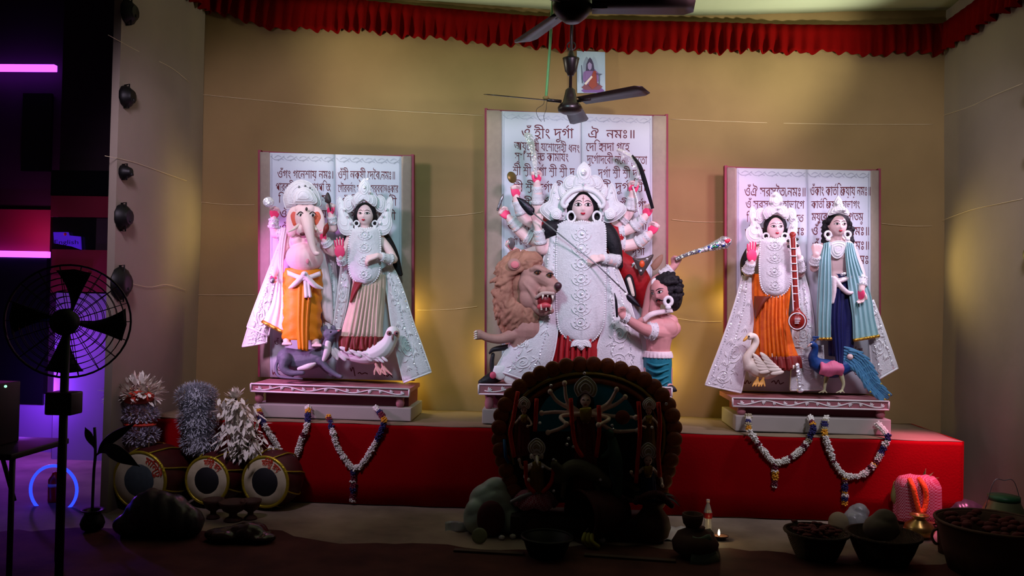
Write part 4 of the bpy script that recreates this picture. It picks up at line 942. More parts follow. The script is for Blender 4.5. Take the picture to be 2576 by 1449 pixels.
arm([(1515, 605, .09), (1555, 640, .10), (1575, 662, .07), (1600, 674, .02)], [14, 13, 12, 9], (1, -.1, -.05), (0, -1, .3), 40, -1)
hd = Head(F, 1466, 522, -.07, 28, 35, 29); F.body(M_skin, .006, 3); hd.paint(eye_w=.29, eye_h=.13, look=.01)
wig(F, [(1466, 513, -.045, 39, 33, 27), ([(1432, 530, 0), (1428, 556, -.02), (1400, 570, -.03), (1380, 580, -.03), (1372, 610, .05)], [10, 14, 21, 22, 10]),
        ([(1500, 530, 0), (1508, 560, -.02), (1530, 585, -.05), (1546, 620, -.07), (1560, 668, -.04)], [10, 14, 20, 18, 8])])
bb = bib(F, [(1404, 566), (1425, 556), (1444, 560), (1464, 556), (1486, 560), (1504, 556), (1521, 566), (1524, 620), (1523, 700), (1521, 790), (1514, 828), (1492, 856), (1463, 866), (1434, 856), (1410, 834), (1401, 795), (1399, 700), (1400, 620)],
         'breastplate', .06, [(1463, 588), (1463, 624), (1462, 662), (1462, 700), (1462, 738), (1462, 774), (1461, 810)], -.11, rs=11)
plate(F, [(1436, 872), (1442, 858), (1462, 854), (1482, 858), (1486, 873), (1474, 870), (1462, 880), (1450, 870)], -.15, .015, .015, M_shola2, 'pendant', bb); jewel(F, 1459, 872, -.19, 4, bb)
for x in (1437, 1502): ring(F, x, 545, -.10, 10, 3, flat=1.25)
# crown: curled band, tiers, jewel, side wings
c0 = plate(F, [(1424, 520), (1414, 512), (1412, 500), (1421, 486), (1440, 474), (1467, 468), (1494, 474), (1512, 486), (1522, 500), (1518, 512), (1509, 520), (1500, 500), (1467, 482), (1433, 500)], -.12, .03, .02, M_shola2, 'crown', ridges=False, center=(1467, 475))
mb = MB(); 
for s in (-1, 1): F.limb([(1467, 474, -.18), (1467+s*28, 482, -.175), (1467+s*46, 498, -.17), (1467+s*53, 512, -.165), (1467+s*46, 521, -.16), (1467+s*39, 514, -.16)], [5.5, 6, 6, 5.5, 4.5, 3], mb)
F.part(mb, 'curled_band', M_shola2, c0)
for s in (-1, 1):
    X = lambda d: 1467+s*d
    plate(F, [(X(10), 470), (X(14), 450), (X(30), 442), (X(46), 452), (X(50), 470), (X(38), 480)], -.09, .02, .03, M_shola, 'crown_lobe', c0)
    plate(F, [(X(40), 478), (X(52), 464), (X(60), 474), (X(58), 492), (X(48), 500)], -.07, .02, .02, M_shola, 'crown_lobe', c0)
    wg = plate(F, [(X(44), 552), (X(42), 528), (X(52), 508), (X(60), 480), (X(70), 462), (X(80), 478), (X(86), 505), (X(102), 516), (X(108), 530), (X(96), 545), (X(80), 556), (X(60), 560)], -.05, .02, .035, M_shola, 'crown_wing', c0, center=(X(72), 525))
    plate(F, [(X(54), 532), (X(68), 524), (X(80), 534), (X(76), 548), (X(60), 550)], -.11, .015, .015, M_shola2, 'wing_boss', wg)
    for q in ((62, 500), (72, 484), (50, 540)): jewel(F, X(q[0]), q[1], -.10, 3, wg)
plate(F, [(1440, 472), (1442, 452), (1454, 440), (1480, 440), (1494, 452), (1496, 472)], -.11, .025, .03, M_shola, 'crown_tier', c0)
jl = plate(F, [(1469, 408), (1476, 414), (1484, 424), (1486, 438), (1480, 452), (1469, 459), (1458, 452), (1452, 438), (1454, 424), (1462, 414)], -.14, .02, .02, M_shola2, 'crown_jewel', c0); jewel(F, 1469, 434, -.19, 7, jl); jewel(F, 1469, 462, -.18, 3.5, jl)
# saree, side panels
sk = F.part(loft(F, [(1462, 690, 50, 30, .02), (1460, 780, 56, 34, .02), (1455, 860, 58, 36, .0), (1452, 930, 62, 38, .0), (1452, 962, 64, 40, .0)], pleats=15, amp0=.01, amp1=.07), 'saree_skirt', M_redc)
for k in range(6):
    x0 = 1415+k*14; mb = MB(); F.limb([(x0, 845, -.13), (x0-2, 880, -.15), (x0-3, 925, -.165)], [3, 4.5, 5.5], mb); F.part(mb, 'front_pleat', M_redc, sk)
ornament_panel(F, [(1378, 600, -.02), (1366, 660, -.03), (1345, 745, -.05), (1302, 830, -.07), (1262, 900, -.08), (1245, 930, -.08)], [(1402, 590, -.06), (1402, 680, -.08), (1402, 770, -.09), (1402, 840, -.09), (1386, 915, -.10), (1350, 965, -.10)], swirls=((.45, .82, .16), (.5, .45, .16), (.25, .66, .12)), lines=(.3, .72), seed=8, bulge=.05)
for k in range(4):
    x, y = 1258+k*26, 936+k*12; plate(F, [(x-14, y-16), (x-18, y), (x-12, y+14), (x+2, y+20), (x+14, y+12), (x+16, y-4), (x+8, y-16)], -.10+.005*k, .012, .012, M_shola2, 'petal_scallop', ridges=False)
ornament_panel(F, [(1520, 660, -.07), (1518, 740, -.08), (1516, 820, -.08), (1500, 880, -.08), (1490, 930, -.08)], [(1550, 668, -.03), (1572, 720, -.03), (1598, 805, -.03), (1617, 880, -.03), (1632, 950, -.04)], swirls=((.5, .6, .2), (.5, .85, .2)), lines=(.35, .75), seed=9, bulge=.05)
mb = MB(); F.limb([(1520, 640, .05), (1560, 660, .08), (1600, 700, .10), (1628, 760, .12)], [20, 28, 34, 22], mb); F.limb([(1530, 570, .06), (1556, 590, .06), (1560, 640, .07)], [14, 12, 12], mb); F.part(mb, 'red_drape', M_redc, remesh=.012, it=3)
mb = MB(); F.limb([(1395, 575, .05), (1368, 560, .06), (1362, 548, .05)], [14, 12, 8], mb); F.part(mb, 'red_sleeve', M_redc, remesh=.012, it=2)
for a, b, r1, r2 in (((1352, 512, .05), (1351, 468, .0), 14.5, 11), ((1312, 538, .05), (1300, 505, .01), 13.5, 11), ((1304, 574, .06), (1284, 552, .03), 13.5, 11), ((1360, 612, -.08), (1355, 578, -.12), 13.5, 11), ((1584, 526, .05), (1591, 496, .02), 14, 11),
                     ((1594, 570, .07), (1620, 548, .03), 14.5, 11), ((1604, 611, .07), (1632, 592, .03), 15, 11), ((1572, 617, .08), (1560, 616, .08), 17, 17), ((1570, 582, .08), (1556, 584, .08), 16, 16), ((1551, 655, -.07), (1516, 650, -.175), 15.5, 10.5), ((1580, 666, .06), (1597, 673, .02), 12.5, 10.5), ((1352, 566, .08), (1340, 562, .08), 16, 16), ((1334, 601, .09), (1322, 594, .08), 16, 16), ((1573, 546, .07), (1563, 556, .08), 16, 16)): cuff(F, a, b, r1, r2)
# weapons
def strip_blade(pts, w, m, name, dy0, parent=None, curl=True):
    P = smooth_path(np.array(pts, float), 6); w = np.interp(np.linspace(0, 1, len(P)), np.linspace(0, 1, len(w)), w); T = np.gradient(P[:, :2], axis=0); T /= np.linalg.norm(T, axis=1)[:, None]
    mb = MB(); rows = []
    for i in range(len(P)):
        n = np.array([-T[i, 1], T[i, 0]])*w[i]/2; rows.append([F.T(P[i, 0]-n[0], P[i, 1]-n[1], dy0), F.T(P[i, 0], P[i, 1], dy0-.012), F.T(P[i, 0]+n[0], P[i, 1]+n[1], dy0), F.T(P[i, 0], P[i, 1], dy0+.012)])
    mb.grid(rows, False, True); mb.f.append((0, 1, 2, 3)); k = (len(P)-1)*4; mb.f.append((k+3, k+2, k+1, k)); return build(mb, name, m, parent or F.t, smooth=False)
strip_blade([(1350, 446), (1345, 410), (1340, 375), (1330, 345), (1318, 338)], [6, 11, 13, 22, 6], M_silver, 'foil_sword', -.08)
strip_blade([(1598, 470), (1606, 430), (1590, 400), (1568, 385), (1552, 376)], [7, 10, 14, 16, 8], M_silver, 'foil_axe', -.06)
strip_blade([(1642, 525), (1632, 490), (1620, 450), (1608, 415), (1590, 390)], [8, 10, 12, 10, 4], M_blade, 'curved_sword', -.09)
mb = MB(); mb.lathe([(0, -.003), (F.r(15), -.003), (F.r(14), .004), (F.r(4), .010), (0, .012)], F.T(1288, 446, -.08), np.array(Matrix.Rotation(.75, 3, 'Z') @ Matrix.Rotation(1.4, 3, 'X')), 26); F.part(mb, 'discus', mat('brass_disc', (120, 100, 52), .4, metal=.6))
mb = MB(); mb.lathe([(0, -.003), (F.r(15), -.003), (F.r(14), .006), (0, .010)], F.T(1287, 612, -.08), np.array(Matrix.Rotation(1.15, 3, 'Z') @ Matrix.Rotation(1.5, 3, 'X')), 26); F.part(mb, 'hand_mirror', M_silverd)
mb = MB(); F.limb([(1252, 528, -.05), (1262, 500, -.06), (1266, 488, -.06)], [3, 4, 1], mb); F.part(mb, 'arrow', M_silverd)
mb = MB(); F.limb([(1592, 470, -.06), (1602, 500, -.08), (1608, 545, -.08)], [2.2, 2.2, 1.5], mb); F.part(mb, 'foil_noose', M_silver)
sp = MB(); sp.tube([F.T(1326, 524, -.24), F.T(1500, 664, -.26), F.T(1578, 740, -.27)], .0055, 8); sp = F.part(sp, 'spear', M_silverd)
plate(F, [(1299, 496), (1318, 502), (1340, 520), (1345, 530), (1339, 542), (1327, 538), (1310, 518)], -.23, .012, .012, M_blade, 'spear_head', sp, ridges=False)
plate(F, [(1574, 738), (1588, 742), (1602, 758), (1610, 772), (1592, 766), (1578, 754)], -.26, .010, .010, M_blade, 'spear_tail', sp, ridges=False); jewel(F, 1575, 740, -.29, 4, sp)
sd = plate(F, [(1590, 648), (1602, 650), (1622, 648), (1643, 640), (1638, 656), (1626, 676), (1612, 694), (1602, 672)], -.10, .012, .015, mat('shield_brown', (84, 72, 70), .45, metal=.3), 'shield', ridges=False)
mb = MB(); F.blob(1615, 664, -.125, 6.5, 9, 4, mb); F.part(mb, 'shield_boss', mat('boss_orange', (226, 84, 36), .4), sd); jewel(F, 1628, 652, -.125, 3.4, sd); jewel(F, 1612, 681, -.125, 3, sd)
plate(F, [(1636, 668), (1650, 650), (1666, 640), (1666, 656), (1656, 672), (1644, 680)], -.04, .01, .01, mat('tan_leaf', (150, 110, 90), .6), 'shield_tassel', sd, ridges=False)
plate(F, [(1571, 700), (1580, 690), (1590, 695), (1597, 720), (1600, 745), (1590, 752), (1578, 730)], .0, .02, .02, M_buff, 'quiver', ridges=False)
mb = MB(); F.limb([(1582, 702, -.05), (1588, 722, -.05), (1593, 742, -.05)], [5, 5, 4], mb); F.part(mb, 'quiver_band', M_tusk)
for k, (x, y) in enumerate(((1330, 360), (1340, 390), (1346, 420), (1567, 395), (1596, 420), (1604, 445))): jewel(F, x, y, -.105, 5)
# ---- demon
YD = 6.86
F = Fig(thing('demon_figure', 'bare-chested moustached demon figure in teal dhoti raising a silver mace', 'statue', (*Q(1655, 985, YD)[:2], BZC)), YD)
F.limb([(1655, 905, .02), (1656, 875, .0), (1658, 845, -.01)], [31, 30, 34]); F.blob(1645, 822, -.05, 34, 26, 22); F.blob(1676, 826, -.04, 28, 26, 22)
F.limb([(1615, 812, .0), (1655, 800, .01), (1690, 808, .02)], [14, 20, 16]); F.limb([(1652, 806, .0), (1647, 775, -.04), (1652, 752, -.05)], [17, 14, 14])
F.limb([(1694, 826, .02), (1678, 838, -.04), (1640, 834, -.12), (1618, 828, -.16)], [19, 19, 17, 14]); F.limb([(1618, 828, -.16), (1592, 812, -.19), (1569, 797, -.22)], [14, 12, 9])
hand(F, F.T(1569, 797, -.22), (-.55, -.15, .9), (.4, -1, 0), 44, 1, 'fist', False)
F.limb([(1628, 806, .04), (1632, 770, .05), (1640, 728, .03), (1650, 706, .0)], [18, 15, 14, 13]); F.limb([(1650, 706, .0), (1672, 690, -.02), (1694, 672, -.04)], [13, 12, 9])
gp = hand(F, F.T(1696, 670, -.04), (.35, -.1, 1), (-.2, -1, .1), 46, -1, 'fist', False)
for s in (-1, 1):
    for k in range(3): F.blob(1655+s*10, 852+k*13, -.072, 10, 7, 5)
F.limb([(1640, 930, .0), (1640, 962, -.02), (1640, 978, -.06)], [20, 16, 12]); F.limb([(1672, 930, .0), (1676, 962, -.0), (1682, 978, -.05)], [20, 16, 12])
hd = Head(F, 1664, 733, -.09, 25, 33, 27, yaw=-38, tilt=-14, pitch=8, male=True); F.body(M_demon, .006, 3)
hd.paint(eye_w=.24, eye_h=.11, brow=.10, lip=.22, mark=None, look=-.06, stache=True)
blobs = [(1680, 728, -.03, 32, 38, 27), (1695, 745, -.02, 22, 38, 26), (1672, 704, -.08, 26, 15, 22)]
for i in range(110):
    a = r.uniform(0, 2*PI); R0 = math.sqrt(r.rand()); x, y = 1684+33*R0*math.cos(a), 730+44*R0*math.sin(a)
    if x < 1678 and y > 708+max(0, (x-1655))*.55: continue
    blobs.append((x, y, -.045-.10*math.sqrt(1-min(R0, 1)**2)-(.035 if y < 712 else 0), 6, 6, 6))
wig(F, blobs, .006, 1)
ring(F, 1681, 758, -.16, 9, 4.5, flat=1.1); ring(F, 1650, 711, -.10, 8, 4, hang=False)
cloth_strip(F, [(1616, 800, -.13), (1640, 783, -.15), (1690, 776, -.08)], [(1622, 812, -.135), (1644, 796, -.155), (1694, 786, -.08)], 6, 16, .002, 1, .01, M_sash, 'neck_garland')
cuff(F, (1666, 695, -.02), (1690, 675, -.035), 14, 12); cuff(F, (1578, 803, -.205), (1568, 797, -.22), 11.5, 11); cuff(F, (1644, 834, -.11), (1630, 831, -.135), 19.5, 17.5, name='armlet')
mb = MB(); F.limb([(1552, 796, -.28), (1550, 760, -.28), (1546, 738, -.28)], [2.5, 3, 1], mb); F.part(mb, 'dagger', M_blade)
sk = F.part(loft(F, [(1655, 890, 34, 35, .01), (1655, 915, 35, 34, .01), (1656, 950, 33, 27, .0), (1660, 972, 32, 26, .0)], pleats=9, amp0=.01, amp1=.05), 'dhoti', M_teal)
for k in range(4): 
    mb = MB(); F.limb([(1628, 912+k*16, -.07), (1652, 920+k*17, -.125), (1682, 914+k*15, -.08)], [2, 3.5, 2], mb); F.part(mb, 'fold', M_teal, sk)
mb = loft(F, [(1655, 883, 34, 35, .01), (1655, 891, 36, 37, .01), (1655, 899, 36, 37, .01)], pleats=22, amp0=.0, amp1=.06); F.part(mb, 'waist_frill', M_sash)
plate(F, [(1676, 972), (1690, 968), (1700, 978), (1698, 984), (1680, 984)], -.08, .05, .01, M_buff, 'shoe', ridges=False)
# mace
mc = MB(); P = [F.T(1700, 652, -.10), F.T(1735, 638, -.10), F.T(1770, 628, -.10), F.T(1800, 618, -.10), F.T(1822, 610, -.10), F.T(1838, 606, -.10)]
mc.tube(smooth_path(P, 5), np.interp(np.linspace(0, 1, 26), np.linspace(0, 1, 6), [F.r(q) for q in (5, 5.5, 7, 12, 17, 8)]), 14); mc = F.part(mc, 'mace', mat('mace_foil', (226, 230, 240), .18, metal=.85, bump=1.0, bscale=45, kind='voronoi'), smooth=False)
for i in range(26):
    t = r.uniform(.25, 1); jewel(F, 1735+t*92, 640-t*32+r.uniform(-9, 9)*t, -.155, 3.6, mc, [M_silver, M_silver, mat('foil_blue', (60, 90, 190), .25, metal=.8), mat('foil_green', (60, 170, 120), .25, metal=.8), M_silver][i % 5])
plate(F, [(1822, 604), (1834, 600), (1838, 606), (1828, 612)], -.165, .004, .004, M_lip, 'mace_gem', mc, ridges=False)
# ================================================================ right group
YR = 6.95
BZR = Q(2040, 1006, 6.72)[2]
M_swan = mat('swan_white', (236, 226, 210), .6, var=.08, vscale=10)
M_beak = mat('beak_yellow', (216, 160, 70), .45)
M_pblue = mat('peacock_blue', (22, 66, 132), .5, var=.2, vscale=12)
M_ptail = mat('peacock_tail', (92, 158, 190), .55, rgb2=(56, 110, 160), vscale=14)
M_sareeo = mat('orange_saree', (232, 112, 14), .5, rgb2=(214, 90, 10), vscale=24, bump=.15, bscale=60)
M_veena = mat('veena_red', (150, 34, 24), .35, var=.2, vscale=20)
M_navy = mat('navy_dhoti', (16, 22, 84), .6, var=.15, vscale=9, bump=.15, bscale=60)
M_shawl = mat('teal_shawl', (158, 204, 208), .6, var=.1, vscale=8, bump=.15, bscale=60)
M_pinkc = mat('pink_cloth', (226, 110, 150), .6, var=.12, vscale=12)
M_curl = M_hair
# ---- swan
F = Fig(thing('swan_figure', 'white swan figure with curved neck under the veena idol', 'animal statue', (*Q(1915, 975, YR-.12)[:2], BZR)), YR-.12)
F.limb([(1888, 918, .0), (1905, 925, .02), (1935, 930, .05), (1965, 922, .07)], [18, 24, 23, 12])
F.limb([(1886, 920, .0), (1880, 900, -.02), (1892, 880, -.03), (1902, 862, -.03), (1899, 848, -.04), (1888, 844, -.05)], [16, 11, 9, 8, 8, 8])
F.blob(1886, 847, -.055, 9, 8, 8); F.body(M_swan, .006, 3)
mb = MB(); F.limb([(1880, 848, -.06), (1873, 855, -.07), (1870, 858, -.07)], [4, 3.2, 1.5], mb); F.part(mb, 'beak', M_beak)
for d in (-.088,): 
    mb = MB(); F.blob(1884, 846, d, 2, 2, 1.5, mb); F.part(mb, 'eye', M_black)
mb0 = MB(); mb0.ell((0, 0, 0), (.052, .010, .017), None, 12, 8); FS = meshdata(mb0, 'feather', M_swan)
for row, (n, xa, xb, ya, yb, dz, s) in enumerate([(6, 1905, 1925, 900, 935, -.055, 1.0), (6, 1925, 1955, 898, 938, -.06, 1.1), (5, 1948, 1985, 900, 925, -.02, 1.2)]):
    for i in range(n):
        u = i/(n-1); place(FS, 'feather', F.t, Matrix.Translation(Vector(F.T(xa+(xb-xa)*u, ya+(yb-ya)*u, dz))) @ Matrix.Rotation(.7-.9*u, 4, 'Y') @ Matrix.Scale(s, 4))
for x in (1908, 1922):
    mb = MB(); F.limb([(x, 942, .0), (x-3, 955, -.01)], [4, 3], mb)
    for q in (-12, -4, 5): F.limb([(x-3, 955, -.01), (x-3+q*.6, 964, -.03), (x-3+q, 972, -.05)], [3, 3, 1.5], mb)
    F.part(mb, 'foot', M_beak, remesh=.004, it=1)
# ---- peacock
F = Fig(thing('peacock_figure', 'blue peacock figure with pink saddle cloth and trailing tail', 'animal statue', (*Q(2095, 985, YR-.12)[:2], BZR)), YR-.12)
F.limb([(2052, 915, .0), (2075, 925, .02), (2105, 928, .04), (2135, 920, .06)], [16, 22, 22, 16])
F.limb([(2055, 918, .0), (2045, 900, -.01), (2049, 884, -.02), (2050, 872, -.03), (2044, 866, -.04)], [16, 12, 9, 8, 8])
F.body(M_pblue, .006, 3)
mb = MB(); F.limb([(2038, 867, -.05), (2031, 873, -.06)], [3.4, 1.2], mb); F.part(mb, 'beak', mat('beak_pale', (186, 150, 140), .5))
mb = MB(); F.blob(2041, 865, -.08, 2, 2, 1.5, mb); F.part(mb, 'eye', M_eyew)
for i in range(4):
    mb = MB(); F.limb([(2047, 858, -.03), (2046+i*4, 850-abs(i-1.5), -.03)], [1, 1], mb); F.blob(2046+i*4, 848, -.03, 2.4, 2.4, 2, mb); F.part(mb, 'crest', M_pblue, kind='stuff')
mb0 = MB(); mb0.ell((0, 0, 0), (.085, .008, .017), None, 12, 8); FP = meshdata(mb0, 'tail_feather', M_ptail)
mb0 = MB(); mb0.ell((0, -.008, 0), (.014, .004, .012), None, 10, 6); FY = meshdata(mb0, 'eye_spot', mat('spot_yellow', (190, 176, 80), .5))
r = np.random.RandomState(3)
TP = smooth_path(np.array([(2132, 900), (2160, 912), (2182, 940), (2196, 968), (2222, 994)], float), 6); TT = np.gradient(TP, axis=0)
for row in range(9):
    v = row/8; ii = min(int(v*(len(TP)-1)), len(TP)-1); base, tg = TP[ii], TT[ii]/np.linalg.norm(TT[ii]); nn = np.array([-tg[1], tg[0]]); n = 7
    for i in range(n):
        u = i/(n-1)-.5; wdt = 46-20*v; x, y = base+nn*u*wdt; an = math.atan2(tg[1], tg[0])+u*.35+r.randn()*.05
        fo = place(FP, 'tail_feather', F.t, Matrix.Translation(Vector(F.T(x, y, .03-.06*v-.004*abs(i-3)))) @ Matrix.Rotation(an, 4, 'Y') @ Matrix.Scale(.78-.14*v, 4))
        if row > 3 and (i+row) % 3 == 0:
            sp_ = bpy.data.objects.new('eye_spot', FY); COL.objects.link(sp_); sp_.parent = fo; sp_.location = (.045, -.006, 0)
mb = MB()
for k in range(9): F.limb([(2068+k*6, 915+4*math.sin(k), -.07), (2070+k*6, 928, -.105), (2064+k*6.5, 942-3*math.cos(k), -.09)], [5, 6, 4], mb)
F.part(mb, 'saddle_cloth', M_pinkc, remesh=.006, it=1)
for x in (2082, 2114):
    mb = MB(); F.limb([(x, 940, .0), (x+(-6 if x < 2100 else 8), 965, -.01), (x+(-8 if x < 2100 else 4), 982, -.02)], [7, 4, 3], mb)
    for q in (-14, -4, 6): F.limb([(x+(-8 if x < 2100 else 4), 982, -.02), (x+(-8 if x < 2100 else 4)+q, 988, -.06)], [2.6, 1.5], mb)
    F.part(mb, 'leg', mat('leg_pale', (180, 176, 140), .5), remesh=.004, it=1)
# ---- veena goddess
F = Fig(thing('veena_goddess_idol', 'goddess idol in orange saree holding a red veena above the swan', 'idol', (*Q(1945, 930, YR)[:2], Q(1945, 932, YR)[2])), YR)
F.blob(1950, 660, 0, 36, 60, 22); F.limb([(1918, 618, 0), (1950, 610, 0), (1982, 618, 0)], [14, 18, 14]); F.limb([(1950, 615, -.02), (1950, 585, -.05)], [11, 10])
F.blob(1945, 720, 0, 40, 40, 25); F.limb([(1935, 740, 0), (1932, 860, -.02), (1932, 912, -.06)], [20, 14, 9]); F.limb([(1962, 740, 0), (1962, 860, -.02), (1966, 905, -.06)], [20, 14, 9])
F.limb([(1916, 622, 0), (1892, 660, -.02), (1880, 684, -.05)], [12, 12, 11]); F.limb([(1880, 684, -.05), (1886, 670, -.11), (1890, 656, -.14)], [11, 9.5, 7])
F.limb([(1984, 622, 0), (2006, 656, -.01), (2014, 688, -.03)], [12, 11, 10]); F.limb([(2014, 688, -.03), (2012, 664, -.10), (2008, 642, -.15)], [10, 8.5, 7])
hand(F, F.T(1890, 656, -.14), (-.05, -.05, 1), (.15, -1, 0), 48, 1, 'open', spread=.3); hand(F, F.T(2008, 642, -.15), (-.4, -.2, 1), (-.5, .7, 0), 48, 1, 'relaxed', False)
hd = Head(F, 1950, 574, -.06, 20.5, 27, 21); F.body(); hd.paint(half=.3, mark='dot', look=.02)
wig(F, [(1950, 567, -.035, 28.5, 25.5, 20), ([(1926, 580, 0), (1925, 605, .02), (1900, 625, .06), (1880, 660, .08), (1872, 692, .09)], [8, 11, 18, 18, 8]), ([(1974, 580, 0), (1976, 604, .02), (1990, 630, .05)], [8, 10, 8])])
bib(F, [(1913, 606), (1932, 598), (1950, 602), (1968, 598), (1988, 606), (1991, 640), (1990, 690), (1985, 722), (1970, 740), (1950, 748), (1930, 740), (1916, 722), (1911, 690), (1911, 640)], 'breastplate', .05, [(1949, 616), (1949, 648), (1949, 682), (1950, 716)], -.09, rs=8)
for x in (1927, 1974): ring(F, x, 594, -.08, 7, 2.4)
c0 = plate(F, [(1925, 552), (1918, 535), (1930, 520), (1950, 512), (1972, 520), (1982, 535), (1976, 552), (1950, 538)], -.10, .03, .03, M_shola, 'crown')
plate(F, [(1950, 482), (1964, 496), (1965, 512), (1950, 524), (1936, 512), (1937, 496)], -.13, .02, .02, M_shola2, 'crown_jewel', c0)
for x, y in ((1947, 491), (1966, 510), (1958, 524), (1942, 508)): jewel(F, x, y, -.18, 4, c0)
for s in (-1, 1):
    X = lambda d: 1950+s*d
    plate(F, [(X(26), 540), (X(34), 524), (X(48), 530), (X(50), 552), (X(38), 562)], -.05, .02, .02, M_shola, 'crown_lobe', c0)
    wg = plate(F, [(X(36), 612), (X(34), 585), (X(44), 560), (X(50), 530), (X(60), 520), (X(66), 540), (X(62), 565), (X(74), 580), (X(72), 600), (X(56), 614)] if s < 0 else [(X(32), 606), (X(30), 585), (X(38), 560), (X(46), 542), (X(54), 556), (X(52), 585), (X(44), 602)], -.04, .02, .02, M_shola2, 'crown_wing', c0)
    for k in range(3): jewel(F, X(40+k*4), 590-k*20, -.10, 3.6, wg)
sk = F.part(loft(F, [(1942, 690, 46, 27, 0), (1940, 740, 45, 28, 0), (1940, 800, 40, 28, 0), (1945, 860, 46, 31, -.01), (1952, 898, 52, 34, -.02)], pleats=15, amp0=.02, amp1=.075), 'saree_skirt', M_sareeo)
F.part(loft(F, [(1952, 893, 54, 37, -.025), (1955, 908, 55, 39, -.03), (1957, 924, 53, 39, -.04)], pleats=15, amp0=.075, amp1=.09), 'saree_hem', M_maroon, sk)
for k in range(6):
    x0 = 1926+k*9; mb = MB(); F.limb([(x0, 742, -.10), (x0-2+k*.6, 820, -.125), (x0+1+k*1.6, 902, -.15)], [2, 3.2, 4.4], mb); fp = F.part(mb, 'front_pleat', M_sareeo, sk); mb = MB(); F.limb([(x0+1+k*1.6, 900, -.15), (x0+2+k*1.8, 914, -.152), (x0+3+k*2, 928, -.155)], [4.7, 5.2, 5.6], mb); F.part(mb, 'pleat_hem', M_maroon, fp)
cloth_strip(F, [(1898, 745, -.05), (1896, 775, -.05), (1900, 800, -.05)], [(1940, 745, -.12), (1922, 765, -.11), (1902, 802, -.07)], 8, 10, .004, 1, .015, mat('saree_brown', (120, 44, 20), .55), 'saree_end', .004, sk)
ornament_panel(F, [(1868, 692, .05), (1846, 770, .05), (1815, 860, .05), (1790, 925, .05), (1774, 968, .05)], [(1893, 700, .03), (1898, 780, .03), (1888, 860, .02), (1876, 930, .02), (1864, 988, .02)], swirls=((.55, .6, .22), (.4, .84, .22)), lines=(.45, .1), seed=12)
ornament_panel(F, [(2000, 690, .04), (1998, 760, .05), (1994, 830, .05), (1990, 872, .05)], [(2020, 680, .04), (2036, 740, .05), (2047, 810, .05), (2048, 872, .05)], swirls=((.5, .8, .28),), lines=(.35, .7), seed=13)
ornament_panel(F, [(1996, 866, .04), (1992, 910, .04), (1988, 982, .02)], [(2070, 868, .06), (2072, 920, .06), (2070, 980, .04)], swirls=((.5, .5, .3),), lines=(.3, .95), seed=14)
for a, b, r1, r2 in (((1881, 682, -.07), (1889, 660, -.13), 13.5, 9.5), ((2014, 680, -.06), (2009, 648, -.14), 11.5, 9)): cuff(F, a, b, r1, r2)
# veena
V = thing('veena', 'red and white veena with round gourd held by the goddess above the swan', 'instrument', F.T(2004, 828, -.26))
Fv = Fig(V, YR-.20)
mb = MB(); Fv.limb([(1994, 592, 0), (1996, 640, -.01), (2000, 720, -.02), (2004, 785, -.03)], [6.5, 6, 6, 7], mb); build(mb, 'neck', M_veena, V)
for s in (-1, 1):
    mb = MB(); Fv.limb([(1994+s*7, 600, -.01), (1996+s*7, 640, -.02), (2000+s*7.5, 720, -.03), (2004+s*8, 788, -.04)], [1.6]*4, mb); build(mb, 'white_edge', M_shola2, V)
for k in range(9):
    y = 625+k*19; mb = MB(); x = 1995.5+(y-625)*.05; Fv.limb([(x-7, y, -.03), (x, y, -.04), (x+7, y, -.03)], [1.5]*3, mb); build(mb, 'fret', M_shola2, V)
mb = MB(); Fv.blob(2006, 808, -.03, 23, 24, 18, mb); Fv.limb([(2004, 780, -.03), (2005, 795, -.03)], [9, 16], mb); g = build(mb, 'gourd', M_veena, V, remesh=.006, it=2)
c = Fv.T(2006, 808, -.09); mb = MB(); mb.tube([c+np.array([Fv.r(19.5)*math.cos(a), .012, Fv.r(20)*math.sin(a)]) for a in np.linspace(0, 2*PI, 30, endpoint=False)], .005, 6, closed=True); build(mb, 'gourd_rim', M_shola2, g)
mb = MB()
for k in range(3): Fv.limb([(2000, 803+k*5, -.105), (2013-k*2, 803+k*5, -.105)], [1.3, 1.3], mb)
build(mb, 'bridge', M_shola2, g, kind='stuff')
for i, (x, y) in enumerate(((1983, 608), (2005, 604), (1984, 622), (2006, 620))):
    mb = MB(); Fv.limb([(1994, y, 0), (x, y-2, 0)], [1.6, 1.6], mb); Fv.blob(x, y-2, 0, 4, 4, 4, mb); build(mb, 'tuning_peg', M_dark, V)
mb = MB(); Fv.blob(1994, 590, 0, 8, 7, 5, mb); build(mb, 'scroll', M_veena, V)
# silver foil stand between the two
F2 = Fig(thing('foil_staff', 'short glittering silver foil staff standing between the swan and the peacock', 'ornament', Q(2012, 988, 6.80)), 6.80)
mb = MB(); mb.tube(smooth_path([F2.T(2006, 915, 0), F2.T(2009, 950, 0), F2.T(2012, 978, 0)], 4), F2.r(4.5), 8); build(mb, 'shaft', M_silver, F2.t, smooth=False)
mb = MB(); mb.ell(F2.T(2013, 982, 0), (F2.r(9), F2.r(7), F2.r(6)), None, 8, 6); build(mb, 'foot', M_silver, F2.t, smooth=False)
for k in range(8): jewel(F2, 2006+k*.8, 918+k*8, -.02, 5, F2.t)
